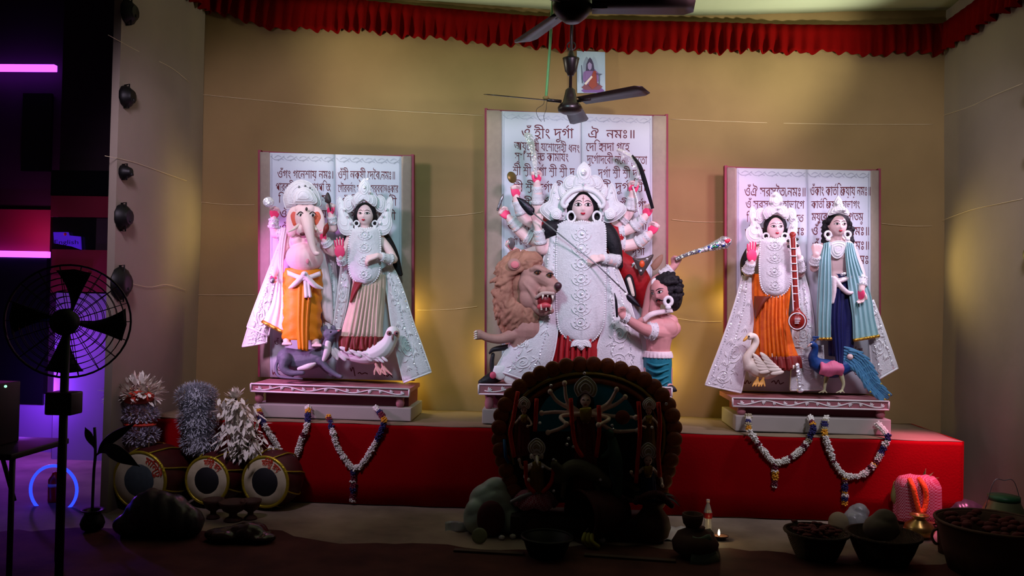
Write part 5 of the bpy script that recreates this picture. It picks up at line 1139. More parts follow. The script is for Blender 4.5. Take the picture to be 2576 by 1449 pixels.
# ---- god with the peacock
F = Fig(thing('peacock_god_idol', 'young god idol in navy dhoti and pale teal shawl standing on the peacock', 'idol', (*Q(2112, 915, YR)[:2], Q(2112, 916, YR)[2])), YR)
F.blob(2107, 650, -.01, 33, 48, 21); F.limb([(2078, 618, 0), (2107, 610, 0), (2138, 618, 0)], [14, 18, 14]); F.limb([(2107, 615, -.02), (2107, 582, -.05)], [11, 10.5])
F.blob(2108, 700, 0, 32, 34, 22); F.limb([(2098, 720, 0), (2104, 820, -.02), (2110, 905, -.05)], [20, 14, 9]); F.limb([(2124, 720, 0), (2130, 820, 0), (2134, 886, -.03)], [20, 14, 9])
F.blob(2096, 640, -.075, 15, 11, 7); F.blob(2119, 640, -.075, 15, 11, 7)
F.limb([(2076, 622, 0), (2056, 650, -.01), (2048, 674, -.04)], [12, 11, 10.5]); F.limb([(2048, 674, -.04), (2050, 656, -.10), (2054, 640, -.13)], [10.5, 9, 7.5])
F.limb([(2140, 622, 0), (2156, 660, .0), (2166, 692, -.03), (2168, 715, -.08), (2167, 730, -.10)], [12, 11, 10.5, 9, 7.5])
hand(F, F.T(2054, 640, -.13), (.1, -.1, 1), (.2, 1, 0), 46, 1, 'fist', False); hand(F, F.T(2167, 730, -.10), (0, -.1, -1), (-.7, -.6, 0), 40, -1, 'relaxed')
F.limb([(2134, 886, -.03), (2138, 898, -.10)], [9, 8]); F.limb([(2110, 905, -.05), (2108, 912, -.10)], [9, 8])
hd = Head(F, 2108, 568, -.06, 20.5, 27, 21, male=True); F.body(); hd.paint(half=.2, mark=None, look=.02, lip=.2)
bl = [(2108, 558, -.035, 27, 23, 20)]
for s in (-1, 1):
    for k in range(14): bl.append((2108+s*(27+r.randn()*3+k*.45), 560+k*4.2, -.01+r.randn()*.01, 7.5, 7.5, 7.5))
for k in range(12): bl.append((2108+24*math.cos(k/11*PI), 556-16*math.sin(k/11*PI), -.06, 6, 6, 6))
wig(F, bl, .006, 1)
for x in (2083, 2132): ring(F, x, 590, -.09, 7.5, 2.8)
c0 = plate(F, [(2106, 494), (2114, 506), (2118, 520), (2128, 528), (2132, 542), (2107, 536), (2082, 542), (2086, 528), (2096, 520), (2099, 506)], -.12, .025, .02, M_shola, 'crown', center=(2107, 524)); jewel(F, 2124, 528, -.17, 5, c0); jewel(F, 2107, 512, -.17, 4, c0)
plate(F, [(2086, 612), (2107, 606), (2128, 612), (2126, 630), (2112, 648), (2098, 648), (2088, 634)], -.10, .01, .01, M_shola, 'necklace')
sk = F.part(loft(F, [(2116, 690, 32, 24, 0), (2116, 730, 33, 25, 0), (2118, 790, 31, 24, 0), (2116, 850, 30, 23, 0), (2114, 896, 27, 21, -.02)], pleats=10, amp0=.02, amp1=.06), 'dhoti', M_navy)
cloth_strip(F, [(2094, 720, -.12), (2090, 800, -.12), (2098, 880, -.12), (2104, 916, -.14)], [(2126, 720, -.12), (2122, 800, -.12), (2122, 880, -.12), (2120, 918, -.14)], 16, 24, .008, 3, .02, M_navy, 'hanging_pleat', .005, sk)
sa, _ = cloth_strip(F, [(2088, 692, -.11), (2110, 700, -.13), (2142, 690, -.10)], [(2090, 703, -.115), (2110, 712, -.135), (2144, 701, -.105)], 8, 14, .003, 1, .01, M_sash, 'sash')
mb = MB(); F.limb([(2100, 700, -.14), (2116, 722, -.15), (2132, 736, -.14), (2143, 736, -.12)], [5, 6, 6, 4], mb); F.limb([(2098, 700, -.14), (2098, 730, -.14), (2094, 760, -.13)], [6, 6, 5], mb); F.part(mb, 'sash_tail', M_sash, sa, remesh=.006, it=1)
jewel(F, 2118, 690, -.15, 4, sa); jewel(F, 2124, 689, -.15, 4, sa)
sh, G = cloth_strip(F, [(2072, 612, -.06), (2062, 660, -.12), (2056, 740, -.10), (2054, 800, -.09), (2054, 856, -.08)], [(2088, 608, -.10), (2090, 660, -.15), (2092, 740, -.14), (2090, 800, -.13), (2090, 856, -.12)], 24, 34, .014, 3.5, .01, M_shawl, 'shawl')
mb = MB(); mb.tube([grid_at(G, u, .985)+np.array([0, -.006, 0]) for u in np.linspace(0, 1, 16)], .013, 8); F.part(mb, 'gold_fringe', M_gold, sh)
sh, G = cloth_strip(F, [(2126, 608, -.10), (2128, 660, -.14), (2136, 740, -.12), (2144, 800, -.10), (2146, 860, -.09)], [(2146, 612, -.05), (2160, 660, -.08), (2190, 740, -.02), (2200, 800, .0), (2212, 848, .01)], 30, 34, .014, 4.5, .01, M_shawl, 'shawl')
mb = MB(); mb.tube([grid_at(G, u, .985)+np.array([0, -.006, 0]) for u in np.linspace(0, 1, 16)], .013, 8); F.part(mb, 'gold_fringe', M_gold, sh)
ornament_panel(F, [(2176, 760, .06), (2184, 830, .06), (2190, 900, .06), (2196, 962, .05)], [(2196, 754, .06), (2216, 805, .06), (2238, 868, .06), (2258, 926, .05)], swirls=((.5, .6, .26),), lines=(.3, .85), seed=15)
for a, b, r1, r2 in (((2049, 664, -.08), (2053, 645, -.12), 11, 9.5), ((2167, 700, -.05), (2168, 720, -.085), 12, 10)): cuff(F, a, b, r1, r2)
plate(F, [(2124, 892), (2132, 886), (2142, 890), (2146, 899), (2138, 904), (2127, 901)], -.05, .05, .015, M_black, 'shoe', ridges=False)
# ================================================================ fans, lamps, hangings
M_fan = mat('fan_dark', (26, 18, 16), .35, var=.15, vscale=20, spec=.5)
M_blk = mat('black_plastic', (9, 8, 9), .5, spec=.25)
M_lens = mat('lamp_lens', (40, 38, 48), .2, metal=.3)
def fan(label, c, ztop, R, angs, prof, cup=True, bz=.03):
    t = thing('ceiling_fan', label, 'fan', (c[0], c[1], c[2]), 'ceiling fans')
    mb = MB(); mb.lathe(prof, c, None, 30); build(mb, 'motor', M_fan, t)
    top = max(z for r_, z in prof)
    mb = MB(); mb.tube([(c[0], c[1], c[2]+top-.01), (c[0], c[1], ztop)], .012, 10); build(mb, 'down_rod', M_fan, t)
    if cup:
        mb = MB(); z0 = c[2]+top+.09; mb.lathe([(.0, 0), (.022, 0), (.030, .02), (.042, .03), (.058, .11), (.062, .125), (.03, .13), (.018, .17), (.012, .18)], (c[0], c[1], z0), None, 24); build(mb, 'canopy', M_fan, t)
        mb = MB(); mb.tube([(c[0]+.03*math.cos(a), c[1], z0+.215+.03*math.sin(a)) for a in np.linspace(0, 2*PI, 16, endpoint=False)], .006, 6, closed=True); build(mb, 'hook', M_fan, t)
    for a in angs:
        a = math.radians(a); d = np.array([math.cos(a), math.sin(a), 0]); s = np.array([-d[1], d[0], 0]); mb = MB(); rows = []
        for u in np.linspace(.10, R, 12):
            w = .055+.02*(u/R) if u < R-.02 else .05; p = np.asarray(c)+d*u+np.array([0, 0, bz-.01*u]); up = np.array([0, 0, -.26])
            rows.append([p-(s+up*.9)*w, p, p+(s+up*.9)*w])
        mb.grid(rows); b = build(mb, 'blade', M_fan, t, solid=.004)
        mb = MB(); mb.tube([np.asarray(c)+d*.07+[0, 0, bz], np.asarray(c)+d*.18+[0, 0, bz]], .012, 6); build(mb, 'bracket', M_fan, b)
bell = [(0, -.055), (.05, -.052), (.085, -.035), (.09, -.01), (.075, .015), (.055, .03), (.045, .07), (.035, .12), (.018, .135), (.0, .135)]
bowl = [(0, -.08), (.04, -.078), (.075, -.05), (.10, -.02), (.105, .02), (.09, .05), (.05, .07), (.02, .08), (0, .08)]
fan('dark ceiling fan with bell-shaped motor hanging before the small blue print', Q(1434, 268, 5.9), 4.2, .64, (-38, -158, 82), bell)
fan('dark ceiling fan with round bowl motor hanging nearest the ceiling cloth', Q(1440, 18, 4.2), 4.1, .62, (-3, 117, 237), bowl, False, 0)
p = Q(2249, 12, 2.80); fan('dark ceiling fan near the right side wall', (p[0], p[1]-.62, p[2]+.02), 4.1, .62, (90, 210, 330), bowl, False)
# hanging green stick with wire hooks
t = thing('green_hanging_stick', 'thin pale green stick hanging on wire beside the bell-shaped fan', 'stick', Q(1373, 300, 5.6))
mb = MB(); mb.tube([Q(1394, -60, 5.6), Q(1384, 110, 5.6), Q(1374, 244, 5.6)], .0095, 8); build(mb, 'stick', mat('green_stick', (130, 190, 120), .5, var=.3, vscale=9), t)
mb = MB(); mb.ell(Q(1373, 246, 5.6), (.022, .018, .014), None, 10, 8); build(mb, 'knot', mat('rope', (120, 96, 50), .8), t)
for dx in (-4, 4):
    mb = MB(); mb.tube(smooth_path([Q(1373+dx, 248, 5.6), Q(1371+dx, 262, 5.6), Q(1362+dx*3, 275, 5.6), Q(1360+dx*2, 292, 5.6), Q(1366+dx, 306, 5.6)], 5), .0016, 5); build(mb, 'wire_hook', M_blk, t)
# small print pinned to the wall
t = thing('devotional_print', 'small pale blue printed picture of a seated holy figure on the back wall', 'picture', Q(1487, 235, YB-.03))
SP = lambda x, y, d=0: Q(x, y, YB-.045-d)
mb = MB(); mb.prism([SP(1451, 128), SP(1522, 131), SP(1523, 234), SP(1452, 234)], (0, .004, 0)); pp = build(mb, 'paper', mat('print_blue', (140, 170, 190), .4, rgb2=(172, 194, 204), vscale=3), t, smooth=False)
for kk_, (nm, pts, col) in enumerate([('lotus_base', [(1462, 228), (1470, 222), (1490, 226), (1512, 221), (1521, 228), (1512, 233), (1470, 233)], (110, 80, 140)), ('legs', [(1463, 220), (1475, 208), (1500, 206), (1516, 218), (1508, 226), (1472, 226)], (120, 70, 80)), ('torso', [(1466, 200), (1468, 182), (1478, 174), (1496, 174), (1506, 184), (1506, 204), (1496, 212), (1474, 212)], (126, 100, 150)),
                     ('robe', [(1480, 214), (1494, 176), (1500, 180), (1502, 216), (1490, 224)], (140, 62, 40)), ('scarf', [(1470, 210), (1488, 190), (1491, 194), (1474, 214)], (214, 204, 190)), ('hair', [(1474, 178), (1476, 160), (1480, 150), (1484, 144), (1489, 150), (1493, 160), (1496, 178)], (60, 56, 84)), ('face', [(1479, 172), (1478, 162), (1483, 156), (1489, 162), (1488, 172), (1484, 177)], (150, 140, 180)), ('staff', [(1464, 208), (1462, 164), (1464, 164), (1467, 208)], (70, 84, 110)), ('stand', [(1506, 214), (1507, 190), (1500, 184), (1516, 186), (1509, 190), (1509, 214)], (80, 88, 110))]):
    mb = MB(); mb.prism([SP(x, y, .003+.0022*kk_) for x, y in pts], (0, .001, 0)); build(mb, nm, mat('print_'+nm, col, .5), pp, smooth=False)
# stage lamps on the wall ends
def par(label, c, sgn, r, tilt=0):
    t = thing('stage_lamp', label, 'lamp', c, 'stage lamps on the side walls'); Rm = np.array(Matrix.Rotation(sgn*PI/2, 3, 'Y') @ Matrix.Rotation(tilt, 3, 'X'))
    mb = MB(); mb.lathe([(0, 0), (r*.95, 0), (r, .01), (r*.92, .035), (r*.66, .06), (r*.55, .075), (r*.30, .08), (0, .08)][::1], c, Rm, 10); build(mb, 'housing', M_blk, t, smooth='auto')
    mb = MB(); mb.box(np.asarray(c)+np.array([sgn*.075, -.0, -.3*r]), (.025, .03, .02), None, .004); build(mb, 'knob', M_blk, t)
    mb = MB(); y0 = np.asarray(c); mb.tube([y0+[0, 0, r*1.0], y0+[sgn*.05, -.02, r*1.06], y0+[sgn*.05, -.02, -r*1.06], y0+[0, 0, -r*1.0]], .006, 6); build(mb, 'yoke', M_blk, t)
names_l = ['topmost', 'second', 'small middle', 'fourth', 'lowest and largest']
for i, (py, rp) in enumerate(((30, 34), (242, 30), (432, 20), (545, 36), (712, 46))):
    q = Q(270, py, YE+.06); par('black stage lamp on the left side wall, %s in the column' % names_l[i], (XL+.006, YE+.07, q[2]), 1, rp/FPX*6.0)
for i, (py, rp) in enumerate(((135, 26), (232, 30), (385, 28), (640, 32))):
    q = Q(2572, py, YE+.02); par('black stage lamp on the right side wall, %s in the column' % ['topmost', 'second', 'third', 'lowest'][i], (XR-.006, YE+.03, q[2]), -1, rp/FPX*6.0)
# ================================================================ flower garlands
def flower(col, name, r=.026, th=.013):
    mb = MB()
    for k in range(8):
        a = 2*PI*k/8; mb.ell((r*.62*math.cos(a), r*.62*math.sin(a), .004*(-1)**k), (r*.42, r*.30, th*.5), np.array(Matrix.Rotation(a, 3, 'Z')), 8, 5)
    mb.ell((0, 0, 0), (r*.5, r*.5, th*.6), None, 10, 6); return meshdata(mb, name, mat('petal_'+name, col, .7, var=.15, vscale=60))
FLW = {'w': flower((232, 230, 222), 'white_flower'), 'b': flower((38, 34, 92), 'blue_flower'), 'y': flower((222, 160, 40), 'yellow_flower'), 'm': flower((110, 30, 50), 'maroon_flower'), 'g': flower((168, 160, 130), 'pale_flower', .030)}
def garland(label, pts, tail, seq, tseq):
    """pts, tail: (px,py,Y) polylines; seq letters stretched along the path"""
    c = Q(*tail[-1]); t = thing('flower_garland', label, 'garland', c, 'flower garlands hung on the stage front')
    rr = np.random.RandomState(len(label))
    for P, s in ((pts, seq), (tail, tseq)):
        W_ = smooth_path(np.array([Q(*p) for p in P]), 8); d = np.r_[0, np.cumsum(np.linalg.norm(np.diff(W_, axis=0), axis=1))]; n = int(d[-1]/.0145)
        mb = MB(); mb.tube(W_, .004, 6); build(mb, 'string', M_sash, t)
        for i in range(n+1):
            u = d[-1]*i/n; p = np.array([np.interp(u, d, W_[:, k]) for k in range(3)]); q = np.array([np.interp(min(u+.01, d[-1]), d, W_[:, k]) for k in range(3)])-np.array([np.interp(max(u-.01, 0), d, W_[:, k]) for k in range(3)])
            ch = s[min(int(i/(n+1)*len(s)), len(s)-1)]; M = xf(p+rr.randn(3)*.002, z=unit(q)+rr.randn(3)*.16, s=1.0+.12*rr.randn()); place(FLW[ch], 'flower', t, M)
YG, YT = 6.545, 6.69
garland('white flower garland nearest the drums, hung below the elephant-headed idol', [(648, 1024, YT), (660, 1060, YG), (690, 1110, YG), (712, 1145, YG), (742, 1150, YG), (758, 1105, YG), (772, 1070, YG), (776, 1022, YT)], [(718, 1152, YG), (718, 1190, YG), (718, 1225, YG)], 'wymbbwwwwwwwwwwwwmwwbbyw', 'mwbymw')
garland('white flower garland with long dark tail hung below the owl idol', [(826, 1046, YT), (836, 1082, YG), (848, 1120, YG), (868, 1155, YG), (889, 1178, YG), (912, 1165, YG), (938, 1125, YG), (960, 1080, YG), (966, 1055, YG), (944, 1024, YT)], [(889, 1184, YG), (889, 1220, YG), (887, 1262, YG)], 'ymbbwwwwwwwwwwwwwwwwwbbbbymmbww', 'bbmmwmmbbmmww')
garland('white flower garland with yellow and maroon tail hung below the swan', [(1882, 1046, YT), (1884, 1080, YG), (1902, 1108, YG), (1922, 1135, YG), (1952, 1164, YG), (1990, 1150, YG), (2016, 1130, YG), (2036, 1104, YG), (2046, 1076, YG), (2038, 1050, YT)], [(1950, 1170, YG), (1950, 1200, YG), (1949, 1224, YG)], 'gwbbgywwwwmwwwwwwwwwwmwwwwmwgbbbbymwww', 'mmwyyyymmmw')
garland('largest white flower garland with blue tail hung below the peacock', [(2078, 1048, YT), (2074, 1090, YG), (2084, 1122, YG), (2100, 1165, YG), (2126, 1196, YG), (2165, 1196, YG), (2200, 1168, YG), (2222, 1128, YG), (2234, 1098, YG), (2208, 1068, YT)], [(2126, 1204, YG), (2126, 1235, YG), (2125, 1268, YG)], 'wwgbbgyywwwwwwwmwwwwwwwwwwwwmwymwwbbwwbbwwwwww', 'ymwbbbbywwbbyy')
# ================================================================ drums
M_drumh = mat('drum_skin', (206, 198, 166), .7, rgb2=(178, 168, 134), vscale=9)
M_drumb = mat('drum_paste', (20, 20, 24), .7, var=.2, vscale=30)
M_drumg = mat('drum_paste_grey', (70, 84, 88), .8, var=.25, vscale=30)
M_drumbody = mat('drum_body', (70, 16, 18), .5, var=.3, vscale=14)
M_gilt = mat('gilt_ribbon', (178, 160, 40), .3, metal=.6, bump=.6, bscale=50)
M_redp = mat('red_brush', (206, 60, 40), .6, var=.25, vscale=30)
M_feath = mat('feather_white', (238, 234, 222), .75, var=.2, vscale=40)
M_feathg = mat('feather_grey', (186, 190, 200), .8, var=.25, vscale=40)
M_tinsel = mat('tinsel_lilac', (214, 210, 230), .35, metal=.3, var=.2, vscale=50)
def feathers(pts, L, w, rr):
    """many leaf blades as one mesh; pts = [(pos, dir)]"""
    mb = MB()
    for p, d in pts:
        x, y, d = frame(d+rr.randn(3)*.25); l = L*rr.uniform(.7, 1.3); s = x*w*rr.uniform(.7, 1.2); b = y*l*.25*rr.randn()
        mb.add([p, p+d*l*.35+s+b*.3, p+d*l*.75+s*.8+b*.7, p+d*l+b, p+d*l*.75-s*.8+b*.7, p+d*l*.35-s+b*.3], [(0, 1, 5), (1, 2, 4, 5), (2, 3, 4)])
    return mb
def drum(label, px, py, rp, Y, L, yaw, grey, text):
    c = Q(px, py, Y); r_ = rp/FPX*Y; rb = c[2]-.004; t = thing('barrel_drum', label, 'drum', (c[0], c[1]+L*.5, 0), 'barrel drums in front of the stage')
    A = np.array(Matrix.Rotation(math.radians(yaw), 3, 'Z') @ Matrix.Rotation(-PI/2, 3, 'X'))      # local z -> +Y
    prof = [(r_*.98, 0), (r_+(rb-r_)*.45, L*.2), (rb, L*.5), (r_+(rb-r_)*.5, L*.8), (r_*.9, L), (0, L)]
    mb = MB(); mb.lathe(prof, c, A, 40); build(mb, 'body', M_drumbody, t)
    mb = MB(); mb.lathe([(0, -.012), (r_*.5, -.013), (r_*.96, -.010), (r_*.98, .01)], c, A, 40); build(mb, 'head_skin', M_drumh, t)
    mb = MB(); mb.lathe([(0, -.018), (r_*.55, -.017), (r_*.58, -.012)], c, A, 36, lambda P: P*(1+.015*np.sin(np.arange(P.shape[1])*2.1)*.4)[None, :, None]); build(mb, 'tuning_paste', M_drumg if grey else M_drumb, t)
    mb = MB(); mb.tube([c+A @ np.array([r_*math.cos(a), r_*math.sin(a), -.004]) for a in np.linspace(0, 2*PI, 40, endpoint=False)], .013, 8, closed=True); build(mb, 'hoop', M_gilt, t)
    for k in range(8):
        a = 2*PI*k/8+.3; P = [c+A @ np.array([(rr_+.008)*math.cos(a+.1*i), (rr_+.008)*math.sin(a+.1*i), z]) for i, (rr_, z) in enumerate(prof[:5])]
        mb = MB(); mb.tube(smooth_path(P, 4), .006, 6); build(mb, 'lacing', M_gilt, t)
    # red brush lettering on the rim of the head, following its curve
    V, Fc = vm_text(text); lo, hi = V[:, 0].min(), V[:, 0].max(); mb = MB(); out = []
    for x, y, _ in V:
        a = math.radians(100 if not grey else 72)-(x-lo)/(hi-lo)*math.radians(62); q = r_*(.66+y*.36); out.append(c+A @ np.array([q*math.cos(a), -q*math.sin(a), -.0165]))
    mb.add(out, Fc); mb.add(np.array(out)+[.003, -.0005, .002], Fc); build(mb, 'brush_lettering', M_redp, t, smooth=False)
    return t, c, r_, A
rr = np.random.RandomState(21)
t1, c1, r1, _ = drum('barrel drum with grey tuning paste and a tiered white and red plume', 352, 1208, 72, 6.12, .40, -6, True, 'মিন্টু')
t2, c2, r2, _ = drum('barrel drum between the other two, under a grey fluffy plume', 522, 1208, 59, 6.27, .28, -8, False, 'মিন্টু রায়')
t3, c3, r3, _ = drum('barrel drum with black tuning paste nearest the hanging garlands', 668, 1212, 63, 6.27, .28, -10, False, 'মিন্টু রায়')
def around(F, px, py, rx, ry, rz, n, out=1.0, upb=.5, dy=0):
    P = []
    for _ in range(n):
        v = unit(rr.randn(3)); p = F.T(px, py, dy)+v*np.array([F.r(rx), F.r(rz), F.r(ry)]); P.append((p, v*out+np.array([0, 0, upb])))
    return P
def plume(name, label, t, Y): return Fig(t, Y)
F = Fig(t1, 6.30); pl_ = MB(); 
for x in (328, 350, 374): pl_.tube([F.T(x, 1140, -.06), F.T(x+2, 1050, -.02), F.T(x, 975, 0)], .006, 6)
st = build(pl_, 'plume_frame', mat('cane', (150, 128, 92), .7), t1, kind='stuff')
build(feathers(around(F, 345, 985, 52, 26, 34, 230, .8, .25)+around(F, 300, 992, 22, 26, 22, 90, 1, 0), .075, .015, rr), 'feather_tuft', M_feath, t1, smooth=False, kind='stuff')
mb = MB(); F.blob(352, 1000, -.03, 38, 17, 30, mb); F.blob(340, 1004, -.02, 30, 14, 26, mb); build(mb, 'red_band', M_redp, t1, remesh=.012, it=1)
build(feathers(around(F, 350, 1040, 44, 20, 30, 800, .6, 0), .040, .007, rr), 'tinsel_tier', M_tinsel, t1, smooth=False, kind='stuff')
mb = MB(); F.blob(352, 1067, -.01, 42, 7, 28, mb); build(mb, 'red_band', M_redp, t1)
build(feathers(around(F, 352, 1092, 42, 22, 28, 800, .6, 0), .040, .007, rr), 'tinsel_tier', M_tinsel, t1, smooth=False, kind='stuff')
F = Fig(t2, 6.42); mb = MB(); mb.tube([F.T(500, 1145, 0), F.T(498, 1000, 0)], .010, 8); build(mb, 'plume_stick', M_dark, t2)
mb = MB(); F.limb([(500, 1120, 0), (496, 1060, 0), (496, 1000, 0)], [26, 32, 32], mb); build(mb, 'plume_core', M_feathg, t2, remesh=.015, it=1)
build(feathers(around(F, 494, 998, 46, 26, 34, 1400, .6, .1)+around(F, 497, 1050, 42, 50, 34, 1500, .5, 0)+around(F, 502, 1110, 40, 28, 32, 900, .5, -.1)+around(F, 497, 1040, 34, 70, 28, 1200, .5, 0), .045, .0045, rr), 'feather_tuft', M_feathg, t2, smooth=False, kind='stuff')
F = Fig(t3, 6.40); mb = MB(); mb.tube([F.T(640, 1165, .0), F.T(610, 1080, 0), F.T(592, 1000, 0)], .010, 8); build(mb, 'plume_stick', M_dark, t3)
P = []
for k in range(520):
    u = rr.rand(); x, y = 592+(1-u)*0+u*22+rr.randn()*(16+16*u), 1000+u*140; P.append((F.T(x, y, rr.randn()*.06), np.array([rr.randn()*.5+.15, -.3+rr.randn()*.4, -1+rr.randn()*.3])))
for k in range(50): P.append((F.T(592, 1004, 0), np.array([rr.randn()*.7, rr.randn()*.5-.2, 1])))
build(feathers(P, .085, .014, rr), 'feather_tuft', M_feath, t3, smooth=False, kind='stuff')
# ================================================================ small shrine idol in front of the stage
YS = 5.95
M_scal = mat('scallop_satin', (150, 78, 18), .45, rgb2=(110, 52, 12), vscale=20, bump=.3, bscale=60)
M_gilt2 = mat('gilt_dull', (160, 140, 50), .4, metal=.5, bump=.4, bscale=60)
M_tealb = mat('teal_board', (24, 150, 180), .6, var=.2, vscale=6)
M_darkb = mat('dark_board', (44, 20, 14), .7, var=.3, vscale=6)
M_sskin = mat('shrine_skin', (244, 214, 196), .5)
M_scrown = mat('shrine_crown', (180, 172, 130), .45, metal=.2, bump=.5, bscale=80)
M_garl = mat('red_garland', (214, 36, 16), .7, bump=.8, bscale=70)
SH = Fig(thing('shrine_idol_group', 'dark single-frame shrine with a scalloped arch and small garlanded idols', 'shrine', QZ(1475, 1336, 0)), YS)
SH.t.location = (Q(1475, 1300, YS)[0], YS, 0); WLOC[SH.t.name] = np.array(SH.t.location[:])
def arch(k):
    """k 0..1 from left foot over the top to the right foot"""
    if k < .2: u = k/.2; return (1300-45*math.sin(u*PI/2)**1.2, 1262-172*u)
    if k > .8: u = (1-k)/.2; return (1655+42*math.sin(u*PI/2)**1.2, 1262-172*u)
    a = PI-(k-.2)/.6*PI; return (1476+221*math.cos(a), 1090-174*math.sin(a)**.9)
P = [arch(k) for k in np.linspace(0, 1, 60)]
mb = MB(); C = SH.T(1476, 1120, .06); mb.pillow([SH.T(x, y, .06) for x, y in P], (0, -.03, 0), 0, 2, C); build(mb, 'back_board', M_darkb, SH.t)
mb = MB(); mb.prism([SH.T(1476+130*math.cos(a), 1085-128*math.sin(a), .028) for a in np.linspace(0, PI, 30)], (0, .01, 0)); build(mb, 'inner_panel', M_tealb, SH.t, smooth=False)
mb0 = MB(); R0 = SH.r(20); mb0.lathe([(0, .016), (R0*.55, .014), (R0*.86, .008), (R0, 0), (R0, -.012), (0, -.012)], (0, 0, 0), np.array(Matrix.Rotation(PI/2, 3, 'X')), 20); SCA = meshdata(mb0, 'scallop', M_scal)
N_ = 34
for i in range(N_):
    x, y = arch(i/(N_-1)); place(SCA, 'scallop', SH.t, xf(SH.T(x, y, .01-.012*(i % 2))))
for q, m, nm in ((.885, M_gilt2, 'inner_moulding'), (.80, M_scal, 'inner_border')):
    mb = MB(); mb.tube([SH.T(1476+(x-1476)*q, 1120+(y-1120)*q, .015) for x, y in P[6:-6]], .012 if q > .85 else .02, 8); build(mb, nm, m, SH.t)
mb = MB(); mb.box2(Q(1285, 1300, YS-.10)*[1, 0, 0]+[0, YS-.16, 0], Q(1668, 1300, YS-.1)*[1, 0, 0]+[0, YS+.14, .16], .01); build(mb, 'base_board', M_darkb, SH.t)
def mini(px, py, s, dress, arms, kind='woman', crown=True, depth=0.0, h=None):
    """small dressed idol: face at (px,py), s = face half-width in px"""
    F = SH; b = F.b = MB(); h = h or 9.0; d = depth; y2 = py+s*h
    F.limb([(px, py+s*1.2, d), (px, py+s*2.6, d), (px, py+s*4.5, d)], [s*.55, s*1.35, s*1.2])
    for pts in arms:
        W_ = [(px+a*s, py+c*s, d+e) for a, c, e in pts]; F.limb(W_, [s*.42, s*.38, s*.32, s*.28][:len(W_)]); F.blob(*W_[-1][:2], W_[-1][2]-.01, s*.48, s*.55, s*.4)
    if kind == 'elephant':
        F.blob(px, py, d-.03, s*1.1, s*1.25, s); F.limb([(px, py+s*.3, d-.07), (px+s*.2, py+s*1.6, d-.11), (px+s*.5, py+s*2.6, d-.12)], [s*.5, s*.36, s*.2])
        for g in (-1, 1): F.blob(px+g*s*1.35, py+s*.1, d, s*.6, s*.9, s*.2)
        build(b, 'figure_body', M_swan, F.t, remesh=.008, it=2)
        for g in (-1, 1):
            mb = MB(); F.blob(px+g*s*.5, py-s*.1, d-.03-F.r(s*.95), s*.2, s*.14, s*.1, mb); build(mb, 'eye', M_black, F.t)
    else:
        hd = Head(F, px, py, d-.03, s, s*1.28, s*1.05); build(b, 'figure_body', M_sskin, F.t, remesh=.006, it=1)
        for g in (-1, 1):
            build(hd.ribbon([(g*.2, .08), (g*.42, .16), (g*.62, .08)], .12, .004), 'eye', M_black, F.t)
        build(hd.ribbon([(-.22, -.52), (0, -.55), (.22, -.52)], .12, .004), 'lips', M_lip, F.t)
        mb = MB(); F.blob(px, py-s*.35, d-.012, s*1.38, s*1.25, s*1.0, mb); F.limb([(px-s*1.1, py, d+.02), (px-s*1.3, py+s*2, d+.02)], [s*.5, s*.5], mb); F.limb([(px+s*1.1, py, d+.02), (px+s*1.3, py+s*2, d+.02)], [s*.5, s*.5], mb); build(mb, 'hair', M_hair, F.t, remesh=.01, it=1)
    if crown:
        plate(F, [(px-s*1.5, py-s*.7), (px-s*2.1, py-s*2.1), (px-s*1.6, py-s*3.4), (px, py-s*4.5), (px+s*1.6, py-s*3.4), (px+s*2.1, py-s*2.1), (px+s*1.5, py-s*.7), (px, py-s*1.5)], d-.03, .015, .015, M_scrown, 'figure_crown', center=(px, py-s*2.2))
    build(loft(F, [(px, py+s*2.4, s*1.5, s*1.1, d), (px, py+s*4.2, s*1.7, s*1.2, d), (px, y2, s*2.3, s*1.6, d)], 60, 11, .0, .06), 'figure_dress', dress, F.t)
    plate(F, [(px-s*1.1, py+s*1.5), (px, py+s*1.3), (px+s*1.1, py+s*1.5), (px+s*.9, py+s*3.6), (px, py+s*4.2), (px-s*.9, py+s*3.6)], d-F.r(s*1.5), .012, .015, M_gilt2, 'figure_breastplate', ridges=False)
D1 = mat('shrine_red', (110, 14, 20), .6, var=.3, vscale=20); D2 = mat('shrine_green', (30, 60, 40), .6, var=.3, vscale=20); D3 = mat('shrine_gold_cloth', (130, 96, 30), .5, var=.3, vscale=20); D4 = mat('shrine_blue', (24, 40, 80), .6, var=.2)
big = [[(-1.2, 2.2, 0), (-3.4, .2, .0), (-3.9, -3.2, -.02)], [(-1.2, 2.3, 0), (-5.0, .4, 0), (-6.6, -1.6, -.02)], [(-1.2, 2.5, 0), (-5.2, 2.2, 0), (-8.2, 2.4, -.02)], [(-1.2, 2.6, -.02), (-4.6, 3.0, -.06), (-3.6, 4.4, -.12)], [(-1.2, 2.8, .02), (-4.2, 5.0, 0), (-7.0, 6.0, -.02)],
       [(1.2, 2.2, 0), (4.2, .6, 0), (5.8, -2.0, -.02)], [(1.2, 2.3, 0), (5.2, 1.0, 0), (7.4, -.6, -.02)], [(1.2, 2.5, 0), (5.6, 3.0, 0), (9.4, 3.2, -.02)], [(1.2, 2.6, -.02), (4.4, 3.4, -.06), (2.4, 4.6, -.12)], [(1.2, 2.8, .02), (5.0, 5.6, 0), (9.8, 5.6, -.02)]]
mini(1473, 1007, 13.5, D1, big, depth=-.04, h=18)
mini(1318, 1032, 7.5, D1, [[(-1, 2, 0), (-3, 4.4, -.02), (-3.6, 3, -.05)], [(1, 2, 0), (2.6, 4.6, -.03), (1.2, 5.4, -.07)]], depth=-.03, h=15)
